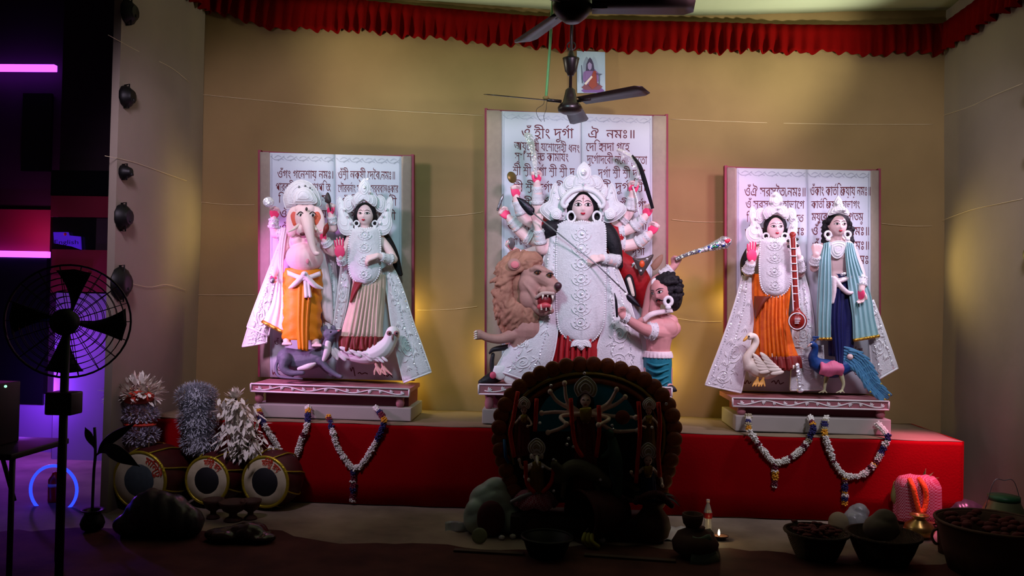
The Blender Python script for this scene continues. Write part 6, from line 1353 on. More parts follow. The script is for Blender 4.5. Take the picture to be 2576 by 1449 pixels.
mini(1632, 1034, 7.5, D3, [[(-1, 2, 0), (-2.6, 4.4, -.03), (-1.2, 5.4, -.07)], [(1, 2, 0), (3, 4.4, -.02), (3.4, 7, -.05)]], depth=-.03, h=15)
mini(1350, 1147, 10, D3, [[(-1.2, 2, 0), (-3.6, 3, 0), (-4.4, 1, -.04)], [(1.2, 2, 0), (3.6, 3.4, 0), (4.8, 1.4, -.04)], [(-1.2, 2.4, 0), (-3, 5, -.02), (-2, 6, -.06)]], 'elephant', depth=-.09, h=12)
mini(1630, 1158, 10, D4, [[(-1.2, 2, 0), (-3.4, 4, 0), (-4.2, 3, -.05)], [(1.2, 2, 0), (3.2, 4.4, -.02), (3.6, 6.4, -.05)]], depth=-.09, h=11)
mb = MB(); F = SH; F.limb([(1405, 1200, -.12), (1445, 1175, -.12), (1490, 1190, -.10), (1530, 1215, -.10)], [16, 20, 20, 14], mb); F.limb([(1415, 1190, -.13), (1395, 1170, -.16)], [14, 11], mb); F.limb([(1420, 1205, -.12), (1415, 1250, -.12)], [8, 6], mb); F.limb([(1500, 1200, -.1), (1505, 1250, -.1)], [8, 6], mb); build(mb, 'small_lion', mat('shrine_lion', (96, 92, 70), .6), F.t, remesh=.008, it=2)
mb = MB(); F.limb([(1540, 1110, -.10), (1548, 1160, -.11), (1552, 1240, -.10)], [13, 18, 14], mb); F.limb([(1540, 1130, -.11), (1515, 1150, -.14)], [7, 6], mb); F.blob(1534, 1092, -.12, 11, 13, 11, mb); build(mb, 'small_demon', mat('shrine_demon', (46, 74, 60), .6), F.t, remesh=.008, it=2)
mb = MB(); mb.lathe([(0, .012), (SH.r(17), .004), (SH.r(18), 0), (0, -.004)], SH.T(1566, 1050, -.10), np.array(Matrix.Rotation(PI/2, 3, 'X')), 22); build(mb, 'small_shield', mat('shield_rust', (130, 50, 30), .5, var=.3, vscale=30), SH.t)
for pts in ([(1303, 985), (1290, 1060), (1284, 1090), (1294, 1150)], [(1350, 1003), (1348, 1045), (1346, 1085)], [(1436, 1002), (1440, 1070), (1448, 1120), (1466, 1150)], [(1506, 1020), (1508, 1080), (1500, 1150)], [(1606, 1010), (1610, 1080), (1604, 1160), (1600, 1215)], [(1656, 1012), (1660, 1070), (1656, 1140), (1660, 1200)], [(1322, 1160), (1326, 1215), (1345, 1240)], [(1394, 1160), (1388, 1210), (1365, 1240)]):
    mb = MB(); mb.tube(smooth_path([SH.T(x, y, -.14) for x, y in pts], 5), SH.r(5.2), 8); build(mb, 'red_garland', M_garl, SH.t)
for k, (x, y) in enumerate(((1386, 970), (1470, 939), (1540, 1070), (1542, 1080), (1430, 1103), (1426, 1118), (1442, 1124), (1392, 1156), (1358, 1064), (1676, 1016), (1510, 1207), (1393, 1235), (1640, 1075), (1365, 1175))): jewel(SH, x, y, -.17, 4, SH.t)
mb = MB(); mb.tube([SH.T(1269, 1105, -.02), SH.T(1272, 1150, -.02), SH.T(1280, 1165, -.02)], .012, 8); build(mb, 'blue_edge', mat('blue_edge', (30, 100, 150), .5), SH.t)
# ================================================================ things on the floor
M_clay = mat('clay_dark', (74, 44, 34), .75, var=.25, vscale=12)
M_clay2 = mat('clay_brown', (92, 60, 44), .75, var=.25, vscale=12)
M_bagw = mat('plastic_white', (168, 188, 176), .35, var=.12, vscale=5, bump=.4, bscale=14)
M_bagd = mat('plastic_dark', (58, 52, 56), .3, var=.2, vscale=5, bump=.5, bscale=12)
M_bagc = mat('plastic_clear', (150, 148, 150), .25, var=.15, vscale=6, bump=.7, bscale=16)
M_wicker = mat('wicker', (86, 62, 44), .8, bump=.9, bscale=70, kind='wave', var=.3, vscale=30)
M_wickerr = mat('wicker_red', (96, 30, 34), .8, bump=.9, bscale=60, kind='wave', var=.3, vscale=30)
M_brass = mat('brass', (186, 150, 82), .3, metal=.85, var=.15, vscale=8)
M_leaf = mat('leaf_dark', (30, 46, 26), .5, var=.3, vscale=12)
M_banana = mat('banana', (150, 146, 40), .5, var=.2, vscale=10)
M_cw = mat('ceramic_white', (200, 196, 190), .5)
M_flame = mat('flame', (255, 220, 150), .5, emit=(255, 226, 160), estr=30)
def gamcha():
    m = mat('checked_cloth', (170, 40, 60), .8); nt = m.node_tree; N = nt.nodes; L = nt.links
    if 'ck' in N: return m
    tc = N.new('ShaderNodeTexCoord'); ck = N.new('ShaderNodeTexChecker'); ck.name = 'ck'; ck.inputs['Scale'].default_value = 85
    ck.inputs['Color1'].default_value = (*lin((150, 30, 52)), 1); ck.inputs['Color2'].default_value = (*lin((176, 124, 134)), 1)
    L.new(tc.outputs['Object'], ck.inputs['Vector']); L.new(ck.outputs['Color'], N['Principled BSDF'].inputs['Base Color']); return m
def at_floor(px, py): p = QZ(px, py, 0); return p, p[1]
def base_thing(name, label, cat, px, py, group=None):
    p, Y = at_floor(px, py); return Fig(thing(name, label, cat, p, group), Y)
def sack(F, blobs, m, vox=.012, it=2, name='body', wr=.012, seed=1):
    """crumpled bag: blobs, then folds pushed in by ridges"""
    mb = MB()
    for b in blobs: F.blob(*b, mb)
    o = build(mb, name, m, F.t, remesh=vox, it=it); me = o.data; n = len(me.vertices); co = np.empty(n*3); me.vertices.foreach_get('co', co); co = co.reshape(-1, 3); no = np.empty(n*3); me.vertex_normals.foreach_get('vector', no); no = no.reshape(-1, 3)
    r_ = np.random.RandomState(seed); k = r_.randn(5, 3)*17
    w = sum(np.abs(np.sin(co @ k[i]+i)) for i in range(5))/5-.6
    co = co+no*w[:, None]*wr*2; base = WLOC[F.t.name][2]; co[:, 2] = np.maximum(co[:, 2], .002-base); me.vertices.foreach_set('co', co.ravel()); me.update(); return o
def pot(F, px, ytop, ybot, rmouth, rbelly, m, name='body', neck=.78, lip=1.15):
    """lathe pot standing on the floor between two pixel rows"""
    c = WLOC[F.t.name].copy(); x = F.T(px, ybot)[0]; h = (ybot-ytop)/F.k; a, b = F.r(rmouth), F.r(rbelly)
    prof = [(0, .002), (b*.45, .002), (b*.86, h*.14), (b, h*.36), (b*.88, h*.58), (a*neck, h*.78), (a*neck, h*.88), (a*lip, h*.97), (a*lip*.96, h), (a*neck*.85, h*.95), (a*neck*.8, h*.75), (0, h*.7)]
    mb = MB(); mb.lathe(prof, (x, c[1], 0), None, 30); return build(mb, name, m, F.t)
def basket(F, px, ytop, ybot, rt, rb_, m, name='body'):
    c = WLOC[F.t.name]; x = F.T(px, ybot)[0]; h = (ybot-ytop)/F.k; a, b = F.r(rt), F.r(rb_)
    mb = MB(); mb.lathe([(0, .002), (b, .002), (b+(a-b)*.5, h*.45), (a*.98, h*.95), (a*1.03, h), (a*.95, h*.97), (b+(a-b)*.4, h*.45), (b*.8, .03), (0, .03)], (x, c[1], 0), None, 32); o = build(mb, name, m, F.t)
    mb = MB(); mb.tube([(x+a*1.01*math.cos(t), c[1]+a*1.01*math.sin(t), h*.985) for t in np.linspace(0, 2*PI, 40, endpoint=False)], .011, 8, closed=True); build(mb, 'rim', m, F.t); return x, h, a
# ---- centre
F = base_thing('white_plastic_bag', 'tall crumpled white plastic sack slumped at the foot of the shrine', 'bag', 1215, 1340)
sack(F, [(1235, 1275, .05, 58, 62, 40), (1200, 1300, 0, 34, 48, 36), (1245, 1230, .06, 34, 30, 28), (1285, 1310, .04, 40, 36, 36)], M_bagw, .012, 2, seed=4)
mb = MB(); F.blob(1235, 1305, -.09, 36, 46, 20, mb); build(mb, 'red_bundle', mat('bundle_maroon', (80, 22, 28), .8, var=.3), F.t, remesh=.014, it=2)
mb = MB(); P = [[F.T(1120+u*70, 1338-18*math.sin(u*2+v)*v-10*v, .02*math.sin(u*9)+.05*v) for u in np.linspace(0, 1, 14)] for v in np.linspace(0, 1, 6)]; mb.grid(P); build(mb, 'loose_edge', M_bagc, F.t, solid=.003)
F = base_thing('covered_pot', 'dark pot under a folded red cloth beside the white plastic sack', 'pot', 1345, 1345)
pot(F, 1345, 1250, 1345, 34, 46, M_clay)
mb = MB(); x, y = F.T(1345, 1300)[:2]; h = .30
P = [[(x+(.09+.07*v)*math.cos(a)*(1+.12*math.sin(a*5)*v), y+(.09+.06*v)*math.sin(a), h+.015-.10*v**1.5+.012*math.sin(a*7)*v) for a in np.linspace(0, 2*PI, 40, endpoint=False)] for v in (0, .3, .6, 1)]; mb.grid(P, False, True); mb.f.append(tuple(range(40))); build(mb, 'cloth_cover', gamcha(), F.t, solid=.004)
mb = MB(); F.limb([(1288, 1262, -.1), (1318, 1248, -.09), (1350, 1240, -.08)], [5, 6, 5], mb); build(mb, 'folded_edge', M_bagc, F.t)
F = base_thing('tipped_basket', 'maroon wicker basket lying on its side in front of the shrine', 'basket', 1505, 1372)
c = F.T(1500, 1318, .12); c[2] = .185; R_ = np.array(Matrix.Rotation(-.95, 3, 'Z') @ Matrix.Rotation(PI/2, 3, 'X'))
mb = MB(); mb.lathe([(0, -.22), (.12, -.22), (.165, -.05), (.18, .14), (.168, .14), (.15, -.05), (.10, -.20), (0, -.20)], c, R_, 32); build(mb, 'body', M_wickerr, F.t)
mb = MB(); mb.tube([c+R_ @ np.array([.178*math.cos(a), .178*math.sin(a), .14]) for a in np.linspace(0, 2*PI, 36, endpoint=False)], .012, 8, closed=True); build(mb, 'rim', M_wickerr, F.t)
F = base_thing('leaf_topped_pot', 'round dark clay pot topped with leaves and folded cloth beside the tipped basket', 'pot', 1640, 1362)
pot(F, 1640, 1258, 1362, 32, 46, M_clay)
for k in range(7):
    a = -.6+k*.55; mb = MB(); p = F.T(1640, 1262, .0); d = np.array([math.cos(a)*1.0, -.35+.1*k, .15]); x, y, dd = frame(d)
    P = [[p+dd*.20*u+x*.045*math.sin(PI*min(u+.08, 1))*w+np.array([0, 0, .05*math.sin(u*2.6)-.07*u*u]) for w in (-1, 0, 1)] for u in np.linspace(0, 1, 9)]; mb.grid(P); build(mb, 'leaf', M_leaf, F.t, solid=.002)
mb = MB(); F.limb([(1600, 1262, -.08), (1630, 1247, -.10), (1660, 1246, -.10), (1690, 1272, -.1)], [8, 10, 10, 7], mb); build(mb, 'folded_cloth', M_wickerr, F.t)
F = base_thing('leaf_bundle', 'bundle of dark green leaves lying before the shrine', 'leaves', 1425, 1350)
rr = np.random.RandomState(9)
for k in range(16):
    mb = MB(); p = F.T(1405+rr.rand()*50, 1335-rr.rand()*30, rr.rand()*.1); p[2] = max(p[2], .03); a = rr.uniform(-.5, 3.6); dd = unit([math.cos(a), -.3*rr.rand(), .5+.5*rr.rand()]); x, y, _ = frame(dd)
    P = [[p+dd*.16*u+x*.03*math.sin(PI*min(u+.08, 1))*w+np.array([0, 0, -.08*u*u]) for w in (-1, 0, 1)] for u in np.linspace(0, 1, 7)]; mb.grid(np.maximum(np.array(P), [-99, -99, .003])); build(mb, 'leaf', M_leaf, F.t, solid=.002)
F = base_thing('dark_basin', 'wide shallow dark basin on the floor in front of the covered pot', 'basin', 1375, 1398)
basket(F, 1375, 1350, 1398, 62, 44, M_blk)
F = base_thing('glass_bottle', 'small clear glass bottle beside the covered pot', 'bottle', 1306, 1340)
c = WLOC[F.t.name]; mb = MB(); mb.lathe([(0, .001), (.028, .001), (.03, .02), (.03, .10), (.012, .13), (.011, .16), (.0, .16)], c, None, 18); build(mb, 'body', mat('glass', (190, 200, 196), .1, trans=.8, spec=.5), F.t)
mb = MB(); mb.lathe([(0, .155), (.013, .155), (.013, .175), (0, .176)], c, None, 14); build(mb, 'cap', M_blk, F.t)
F = base_thing('banana_bunch', 'small bunch of greenish bananas on the floor before the tipped basket', 'fruit', 1484, 1378)
for k in range(3):
    mb = MB(); b = F.T(1474+k*8, 1352, -.01*k); b[2] = .105; e = b+np.array([.02+.015*k, -.03, -.085]); m_ = (b+e)/2+np.array([-.028, -.02, -.005]); mb.tube(smooth_path([b, m_, e], 6), [.006]+[.016]*11+[.006], 8); build(mb, 'banana', M_banana, F.t)
mb = MB(); b = F.T(1474, 1350); b[2] = .11; mb.tube([b-[.005, 0, .01], b+[.02, 0, .02]], .010, 8); build(mb, 'stem', M_dark, F.t)
for i, (px, py, r_, lb_) in enumerate(((1514, 1366, .024, 'round white sweet on the floor beside the bananas'), (1290, 1356, .022, 'round white sweet on the floor below the glass bottle'), (1262, 1358, .020, 'smaller white sweet on the floor before the white sack'), (1472, 1338, .02, 'round white sweet on the floor behind the bananas'))):
    p = QZ(px, py, 0); mb = MB(); mb.ell(p+[0, 0, r_*.82], (r_*1.1, r_, r_*.85), None, 16, 10); tag(build(mb, 'white_sweet', M_cw, loc=p), lb_, 'food', 'white sweets on the floor')
F = base_thing('cola_bottle', 'clear plastic bottle with red label and white 10 mark near the oil lamp', 'bottle', 1780, 1338)
c = WLOC[F.t.name]; Hb = (1338-1264)/F.k; q = Hb/.24
mb = MB(); mb.lathe([(0, .001), (.028*q, .001), (.034*q, .012), (.033*q, .06), (.030*q, .09), (.034*q, .12), (.033*q, .15), (.018*q, .195), (.012*q, .21), (.012*q, .222), (0, .222)], c, None, 24); build(mb, 'body', mat('pet_plastic', (200, 196, 200), .12, trans=.55), F.t)
mb = MB(); mb.lathe([(.0345*q, .105), (.0355*q, .106), (.0355*q, .145), (.0345*q, .146)], c, None, 24); lb = build(mb, 'label', mat('label_red', (130, 14, 20), .4), F.t)
mb = MB(); mb.lathe([(0, .22), (.014*q, .22), (.014*q, .240), (0, .241)], c, None, 18); build(mb, 'cap', mat('cap_white', (210, 190, 186), .5), F.t)
V, Fc = vm_text('10'); mb = MB(); mb.add([c+np.array([(x-.55)*.030, -.0272*q-.004, .160*q+y*.030]) for x, y, _ in V], Fc); build(mb, 'price_mark', M_cw, F.t, smooth=False)
F = base_thing('small_clay_bowl', 'small brown clay bowl standing on top of the round clay pot beside the bottle', 'bowl', 1742, 1402); 
zt = .205; p = F.T(1742, 1330, .0); mb = MB(); mb.lathe([(0, 0), (.045, 0), (.062, .02), (.070, .06), (.069, .085), (.062, .085), (.055, .02), (0, .012)], (p[0], p[1], zt), None, 24); F.t.location = (p[0], p[1], zt); WLOC[F.t.name] = np.array([p[0], p[1], zt]); build(mb, 'body', M_clay2, F.t)
F = base_thing('round_clay_pot', 'round clay pot half wrapped in clear plastic in front of the bottle', 'pot', 1748, 1402)
c = WLOC[F.t.name]; mb = MB(); mb.lathe([(0, .002), (.08, .002), (.145, .05), (.155, .10), (.12, .16), (.06, .19), (.065, .203), (0, .203)], c, None, 30); build(mb, 'body', M_clay, F.t)
mb = MB(); P = [[(c[0]+(.165-.05*v)*math.cos(a)*(1+.05*math.sin(a*9+v*3)), c[1]+(.165-.05*v)*math.sin(a), .004+.17*v+.01*math.sin(a*5)) for a in np.linspace(-1.9, 1.0, 30)] for v in np.linspace(0, 1, 8)]; mb.grid(P); build(mb, 'plastic_wrap', mat('wrap_green', (96, 116, 96), .25, alpha=.7), F.t, solid=.002)
F = base_thing('oil_lamp', 'small lit clay oil lamp burning on the floor beside the bottle', 'lamp', 1812, 1357)
c = WLOC[F.t.name]; mb = MB(); mb.lathe([(0, .002), (.022, .002), (.045, .022), (.048, .030), (.04, .026), (0, .014)], c, None, 22, lambda P: P*np.array([1.25, 1, 1])); build(mb, 'dish', M_clay, F.t)
mb = MB(); f = c+[-.012, -.008, .05]; mb.lathe([(0, -.022), (.007, -.012), (.008, 0), (.005, .014), (0, .026)], f, None, 12); build(mb, 'flame', M_flame, F.t)
mb = MB(); mb.tube([c+[-.012, -.008, .012], c+[-.012, -.008, .034]], .002, 6); build(mb, 'wick', M_blk, F.t)
lamp('POINT', 'flame_light', tuple(f+[0, 0, .03]), None, (1, .7, .35), .15, .01)
p0 = QZ(1700, 1350, 0); mb = MB(); mb.grid([[QZ(1672+u*62-8*v, 1328+v*34, 0)+[0, 0, .004+.012*math.sin(u*7+v*3)**2] for u in np.linspace(0, 1, 10)] for v in np.linspace(0, 1, 6)]); tag(build(mb, 'paper_sheet', M_cw, loc=p0, solid=.002), 'white paper sheet lying on the floor beside the round clay pot', 'paper')
for a, b, lb_ in (((1142, 1388), (1318, 1398), 'thin dark wooden strip lying on the floor before the white sack'), ((1470, 1400), (1700, 1416), 'long dark wooden strip lying on the floor before the shrine')):
    A, B = QZ(*a, 0), QZ(*b, 0); d = unit(B-A); mb = MB(); mb.box((A+B)/2+[0, 0, .010], (np.linalg.norm(B-A), .05, .018), np.array([[d[0], -d[1], 0], [d[1], d[0], 0], [0, 0, 1]]), .003); tag(build(mb, 'wooden_strip', mat('strip_wood', (70, 48, 40), .7, var=.3, vscale=12), loc=(*((A+B)/2)[:2], 0), smooth=False), lb_, 'plank')
F = base_thing('leaf_plate', 'round pale leaf plate leaning on the dark floor items before the white sack', 'plate', 1206, 1368)
c = F.T(1206, 1350); c[2] = .055; mb = MB(); mb.lathe([(0, .004), (.04, .003), (.055, 0), (.055, -.003), (0, -.002)], c, np.array(Matrix.Rotation(1.2, 3, 'X')), 22); build(mb, 'plate', mat('leaf_plate', (120, 122, 92), .7, var=.2), F.t)
# ---- right
F = base_thing('wicker_basket', 'wide dark wicker basket holding red flower petals', 'basket', 2055, 1402); x, h, a = basket(F, 2053, 1338, 1402, 74, 48, M_wicker)
mb = MB(); r3_ = np.random.RandomState(2)
for k in range(90): mb.ell((x+a*.8*(r3_.rand()-.5)*1.6, WLOC[F.t.name][1]+a*.8*(r3_.rand()-.5)*1.5, h*.9+.05*r3_.rand()), (.024, .022, .012), None, 7, 5)
build(mb, 'petals', mat('petal_dark_red', (96, 26, 26), .8, var=.3), F.t, kind='stuff')
F = base_thing('wicker_basket', 'dark wicker basket holding a cloth bundle, in front of the checked-cloth pot', 'basket', 2222, 1412); x, h, a = basket(F, 2222, 1345, 1412, 84, 56, M_wicker); zb = h
F2 = Fig(thing('cloth_bundle', 'grey tied cloth bundle resting in the dark wicker basket', 'bundle', (x, WLOC[F.t.name][1], zb*.6)), WLOC[F.t.name][1]); sack(F2, [(2218, 1328, 0, 44, 32, 34), (2226, 1308, 0, 30, 26, 26)], mat('bundle_grey', (112, 100, 88), .85, var=.2), .012, 2, seed=6, wr=.008)
F = base_thing('plastic_bundle', 'crumpled clear plastic bag between the two wicker baskets', 'bag', 2148, 1345); sack(F, [(2152, 1312, 0, 32, 30, 28), (2160, 1288, .02, 24, 20, 20)], M_bagc, .010, 1, seed=8)
F = base_thing('tied_sack', 'small round tan sack standing behind the petal basket', 'sack', 2110, 1345); sack(F, [(2110, 1318, 0, 26, 30, 24)], mat('sack_tan', (128, 112, 84), .85, var=.2), .010, 2, seed=9, wr=.005)
F = base_thing('brass_pot', 'round brass pot standing before the checked-cloth pot', 'pot', 2312, 1352); pot(F, 2312, 1296, 1352, 20, 36, M_brass)
F = base_thing('draped_pitcher', 'pitcher draped in red checked cloth with an orange garland loop', 'pitcher', 2306, 1325)
pot(F, 2306, 1215, 1325, 34, 46, M_brass)
c = WLOC[F.t.name]; k_ = F.k; ht = (1325-1203)/k_; mb = MB()
P = [[(F.T(2306, 1300)[0]+F.r(16+36*min(v*2.2, 1)+3*v)*math.cos(a)*(1+.04*math.sin(a*9)*v), c[1]+F.r(14+32*min(v*2.2, 1))*math.sin(a), ht+.02-(.03*v*2.2 if v < .45 else .03)-max(0, v-.35)*ht*1.22+.012*math.sin(a*3)*v) for a in np.linspace(PI*.98, PI*2.05, 40)] for v in np.linspace(0, 1, 14)]
mb.grid(np.maximum(np.array(P), [-99, -99, .004])); build(mb, 'checked_cloth', gamcha(), F.t, solid=.004)
M_mari = mat('marigold', (236, 84, 14), .7, bump=.9, bscale=60)
mb = MB(); mb.tube(smooth_path([F.T(x, y, d) for x, y, d in ((2288, 1206, -.10), (2298, 1228, -.17), (2306, 1262, -.185), (2314, 1288, -.19), (2324, 1284, -.19), (2330, 1255, -.18), (2326, 1225, -.17), (2312, 1204, -.10))], 6), F.r(6), 10); build(mb, 'marigold_garland', M_mari, F.t)
for k in range(3):
    mb = MB(); p = F.T(2322+k*5, 1206, 0); dd = unit([.2+.4*k, -.1, 1.0-.4*k]); x, y, _ = frame(dd); mb.grid([[p+dd*.09*u+x*.018*math.sin(PI*min(u+.1, 1))*w for w in (-1, 0, 1)] for u in np.linspace(0, 1, 6)]); build(mb, 'leaf', mat('leaf_olive', (104, 110, 60), .6), F.t, solid=.002)
mb = MB(); F.limb([(2254, 1215, .02), (2248, 1250, .0), (2252, 1268, 0)], [6, 7, 3], mb); build(mb, 'dry_leaf', mat('leaf_dry', (110, 100, 50), .7), F.t)
F = base_thing('dark_bag', 'dark green plastic bag heaped against the end of the red stage', 'bag', 2425, 1322); sack(F, [(2428, 1292, 0, 48, 34, 34), (2410, 1306, 0, 40, 24, 30)], M_bagd, .012, 1, seed=12)
F = base_thing('tin_lantern', 'pale green tin canister with wire handle by the right side wall', 'canister', 2524, 1372)
c = WLOC[F.t.name]; R1 = F.r(48); h = (1372-1262)/F.k; mb = MB(); mb.lathe([(0, .002), (R1, .002), (R1*1.02, .02), (R1, h*.72), (R1*.72, h*.98), (R1*.72, h), (0, h)], c, None, 30); build(mb, 'body', mat('tin_green', (150, 156, 110), .4, metal=.4, var=.2), F.t)
mb = MB(); mb.lathe([(R1*.70, h), (R1*.74, h), (R1*.74, h+.03), (0, h+.035)], c, None, 30); build(mb, 'lid', mat('lid_green', (40, 96, 60), .4), F.t)
mb = MB(); mb.tube(smooth_path([c+[-R1*.95, 0, h*.75], c+[-R1*.5, 0, h+.13], c+[-.0, 0, h+.14], c+[R1*.5, 0, h+.13], c+[R1*.95, 0, h*.75]], 5), .003, 6); build(mb, 'handle', M_silverd, F.t)
F = base_thing('large_dark_pot', 'very large dark clay vessel filling the corner before the tin canister', 'pot', 2500, 1440); basket(F, 2500, 1318, 1440, 128, 100, M_clay2)
mb = MB(); c = WLOC[F.t.name]; rp_ = np.random.RandomState(4)
for k in range(60): a, q = rp_.rand()*6.28, rp_.rand()**.5*.27; mb.ell((c[0]+q*math.cos(a), c[1]+q*math.sin(a), .285+.05*rp_.rand()), (.035, .03, .02), None, 7, 5)
build(mb, 'petals', MATS['petal_dark_red'], F.t, kind='stuff')
F = base_thing('clay_mug', 'dark clay mug with a loop handle beside the large clay vessel', 'mug', 2385, 1392); basket(F, 2392, 1318, 1392, 32, 28, M_clay2)
mb = MB(); mb.tube(smooth_path([F.T(2362, 1330), F.T(2348, 1335), F.T(2344, 1350), F.T(2352, 1366), F.T(2364, 1368)], 5), .010, 8); build(mb, 'handle', M_clay2, F.t)
# ---- left
F = base_thing('grey_plastic_sack', 'large dark grey plastic sack lying in front of the grey-pasted drum', 'bag', 400, 1348)
sack(F, [(400, 1295, 0, 90, 58, 50), (460, 1312, 0, 56, 40, 44), (340, 1320, 0, 56, 32, 44), (385, 1262, .02, 44, 32, 34)], M_bagd, .014, 2, seed=3, wr=.014)
for i, (px, py, s) in enumerate(((536, 1304, 1.0), (586, 1310, 1.35), (630, 1306, 1.0))):
    F = base_thing('incense_burner', ['dark goblet-shaped clay incense burner beside the grey sack', 'largest dark goblet-shaped clay incense burner', 'dark goblet-shaped clay incense burner before the drum nearest the garlands'][i], 'burner', px, py, 'clay incense burners'); c = WLOC[F.t.name]
    mb = MB(); mb.lathe([(r_*s, z) for r_, z in ((0, .002), (.050, .002), (.046, .015), (.022, .035), (.022, .055), (.055, .080), (.075, .125), (.080, .145), (.070, .142), (.045, .09), (0, .085))], c, None, 26); build(mb, 'body', M_clay, F.t)
F = base_thing('crumpled_plastic', 'crumpled shiny dark plastic sheet on the floor before the incense burners', 'plastic', 600, 1362); sack(F, [(570, 1345, 0, 54, 18, 40), (625, 1340, .02, 50, 26, 40), (660, 1350, 0, 34, 14, 36)], mat('plastic_maroon', (54, 34, 36), .18, var=.2, bump=.6, bscale=10), .010, 0, seed=14, wr=.016)
# dark leafy plant
F = base_thing('leafy_plant', 'dark broad-leaved plant in a pot beside the grey-pasted drum', 'plant', 236, 1336)
pot(F, 232, 1280, 1336, 26, 30, M_blk)
mb = MB(); mb.tube(smooth_path([F.T(232, 1285), F.T(236, 1190), F.T(240, 1140), F.T(238, 1075)], 5), .010, 8); build(mb, 'stem', M_leaf, F.t)
for pts, w in (([(240, 1150, 0), (262, 1118, -.05), (300, 1090, -.10), (342, 1064, -.14)], 12), ([(240, 1146, 0), (270, 1130, -.08), (310, 1150, -.14), (352, 1174, -.18)], 19), ([(238, 1130, 0), (225, 1100, .02), (214, 1075, .03)], 10)):
    P = smooth_path(np.array(pts, float), 6); T = np.gradient(P[:, :2], axis=0); T /= np.linalg.norm(T, axis=1)[:, None]; n = len(P); rows = []
    for i in range(n):
        ww = w*math.sin(PI*min(max((i/(n-1)-.12)/.88, 0)+.03, 1)); a = np.array([-T[i, 1], T[i, 0]])*ww; rows.append([F.T(P[i, 0]-a[0], P[i, 1]-a[1], P[i, 2]-.01), F.T(P[i, 0], P[i, 1], P[i, 2]+.01), F.T(P[i, 0]+a[0], P[i, 1]+a[1], P[i, 2]-.01)])
    mb = MB(); mb.grid(rows); build(mb, 'leaf', M_leaf, F.t, solid=.003)
# ================================================================ far left: lit building, pedestal fan, table
M_wred = mat('painted_red', (120, 14, 40), .7, var=.15, vscale=2)
M_wdark = mat('painted_dark', (46, 26, 40), .8, var=.2, vscale=2)
M_wpale = mat('painted_pale', (130, 112, 160), .8, var=.1, vscale=2)
M_glass = mat('dark_window', (8, 8, 14), .25)
M_led = mat('led_violet', (190, 90, 255), .5, emit=(165, 60, 255), estr=3.0)
YF_ = 8.3
def facade(name, x0, y0, x1, y1, Y, m, th=.06, parent=None):
    a, b = Q(x0, y1, Y), Q(x1, y0, Y); mb = MB(); mb.box2((a[0], Y, max(a[2], 0)), (b[0], Y+th, b[2])); return build(mb, name, m, parent, smooth=False)
wf = facade('wall_outer', -500, -400, 420, 1262, YF_, M_wdark, .1); struct(wf)
facade('red_panel', -500, 528, 128, 634, YF_-.06, M_wred, .05, wf); facade('pale_panel', -500, 1000, 420, 1262, YF_-.05, M_wpale, .04, wf); facade('dark_window', -500, 650, 118, 1000, YF_-.08, M_glass, .06, wf); facade('dark_window', 52, 235, 130, 430, YF_-.04, M_glass, .03, wf)
pc = facade('wall_pillar', 126, -400, 300, 1240, YF_-.35, M_wdark, .34); struct(pc)
for a, b, m, nm in ((430, 492, M_glass, 'dark_window'), (492, 545, M_wred, 'red_panel'), (630, 736, M_wred, 'red_panel'), (736, 1240, M_wpale, 'pale_panel')): facade(nm, 127, a, 300, b, YF_-.38, m, .028, pc)
facade('ledge', 126, 682, 222, 686, YF_-.44, M_wred, .06, pc)
facade('sign_niche', 130, 548, 240, 628, YF_-.37, M_glass, .018, pc)
sg = thing('lit_sign', 'small violet lit sign with dark lettering on the outer pillar', 'sign', Q(168, 628, YF_-.41))
mb = MB(); mb.prism([Q(x, y, YF_-.41) for x, y in ((134, 584), (170, 584), (172, 592), (201, 595), (203, 628), (180, 620), (136, 612))], (0, .02, 0)); build(mb, 'board', mat('sign_violet', (80, 40, 190), .5, emit=(72, 26, 200), estr=.35), sg, smooth=False)
V, Fc = vm_text('English'); lo, hi = V[:, 0].min(), V[:, 0].max(); mb = MB()
mb.add([Q(137+(x-lo)/(hi-lo)*60, 614-y*15, YF_-.418) for x, y, _ in V], Fc); build(mb, 'dark_lettering', mat('sign_dark', (24, 8, 60), .6), sg, smooth=False)
mb = MB(); mb.ell(Q(164, 589, YF_-.415), (.016, .006, .016), None, 10, 6); build(mb, 'red_emblem', M_redp, sg)
for y0, y1, xe, lb_ in ((163, 178, 139, 'violet glowing light strip high on the outer building'), (633, 645, 122, 'violet glowing light strip above the dark outer window')):
    a, b = Q(-60, y1, YF_-.14), Q(xe, y0, YF_-.14); mb = MB(); mb.box2((a[0], YF_-.16, a[2]), (b[0], YF_-.10, b[2]), .006); tag(build(mb, 'light_strip', M_led, loc=((a[0]+b[0])/2, YF_-.13, a[2])), lb_, 'light', 'violet light strips')
lamp('POINT', 'violet_light', tuple(Q(70, 980, 7.75)), None, (.32, .06, 1.0), 24, .05)
lamp('POINT', 'violet_light', tuple(Q(150, 850, 7.55)), None, (.5, .06, 1.0), 4, .05)
lamp('POINT', 'violet_light', tuple(Q(60, 590, 7.9)), None, (.9, .1, .6), 4, .05)
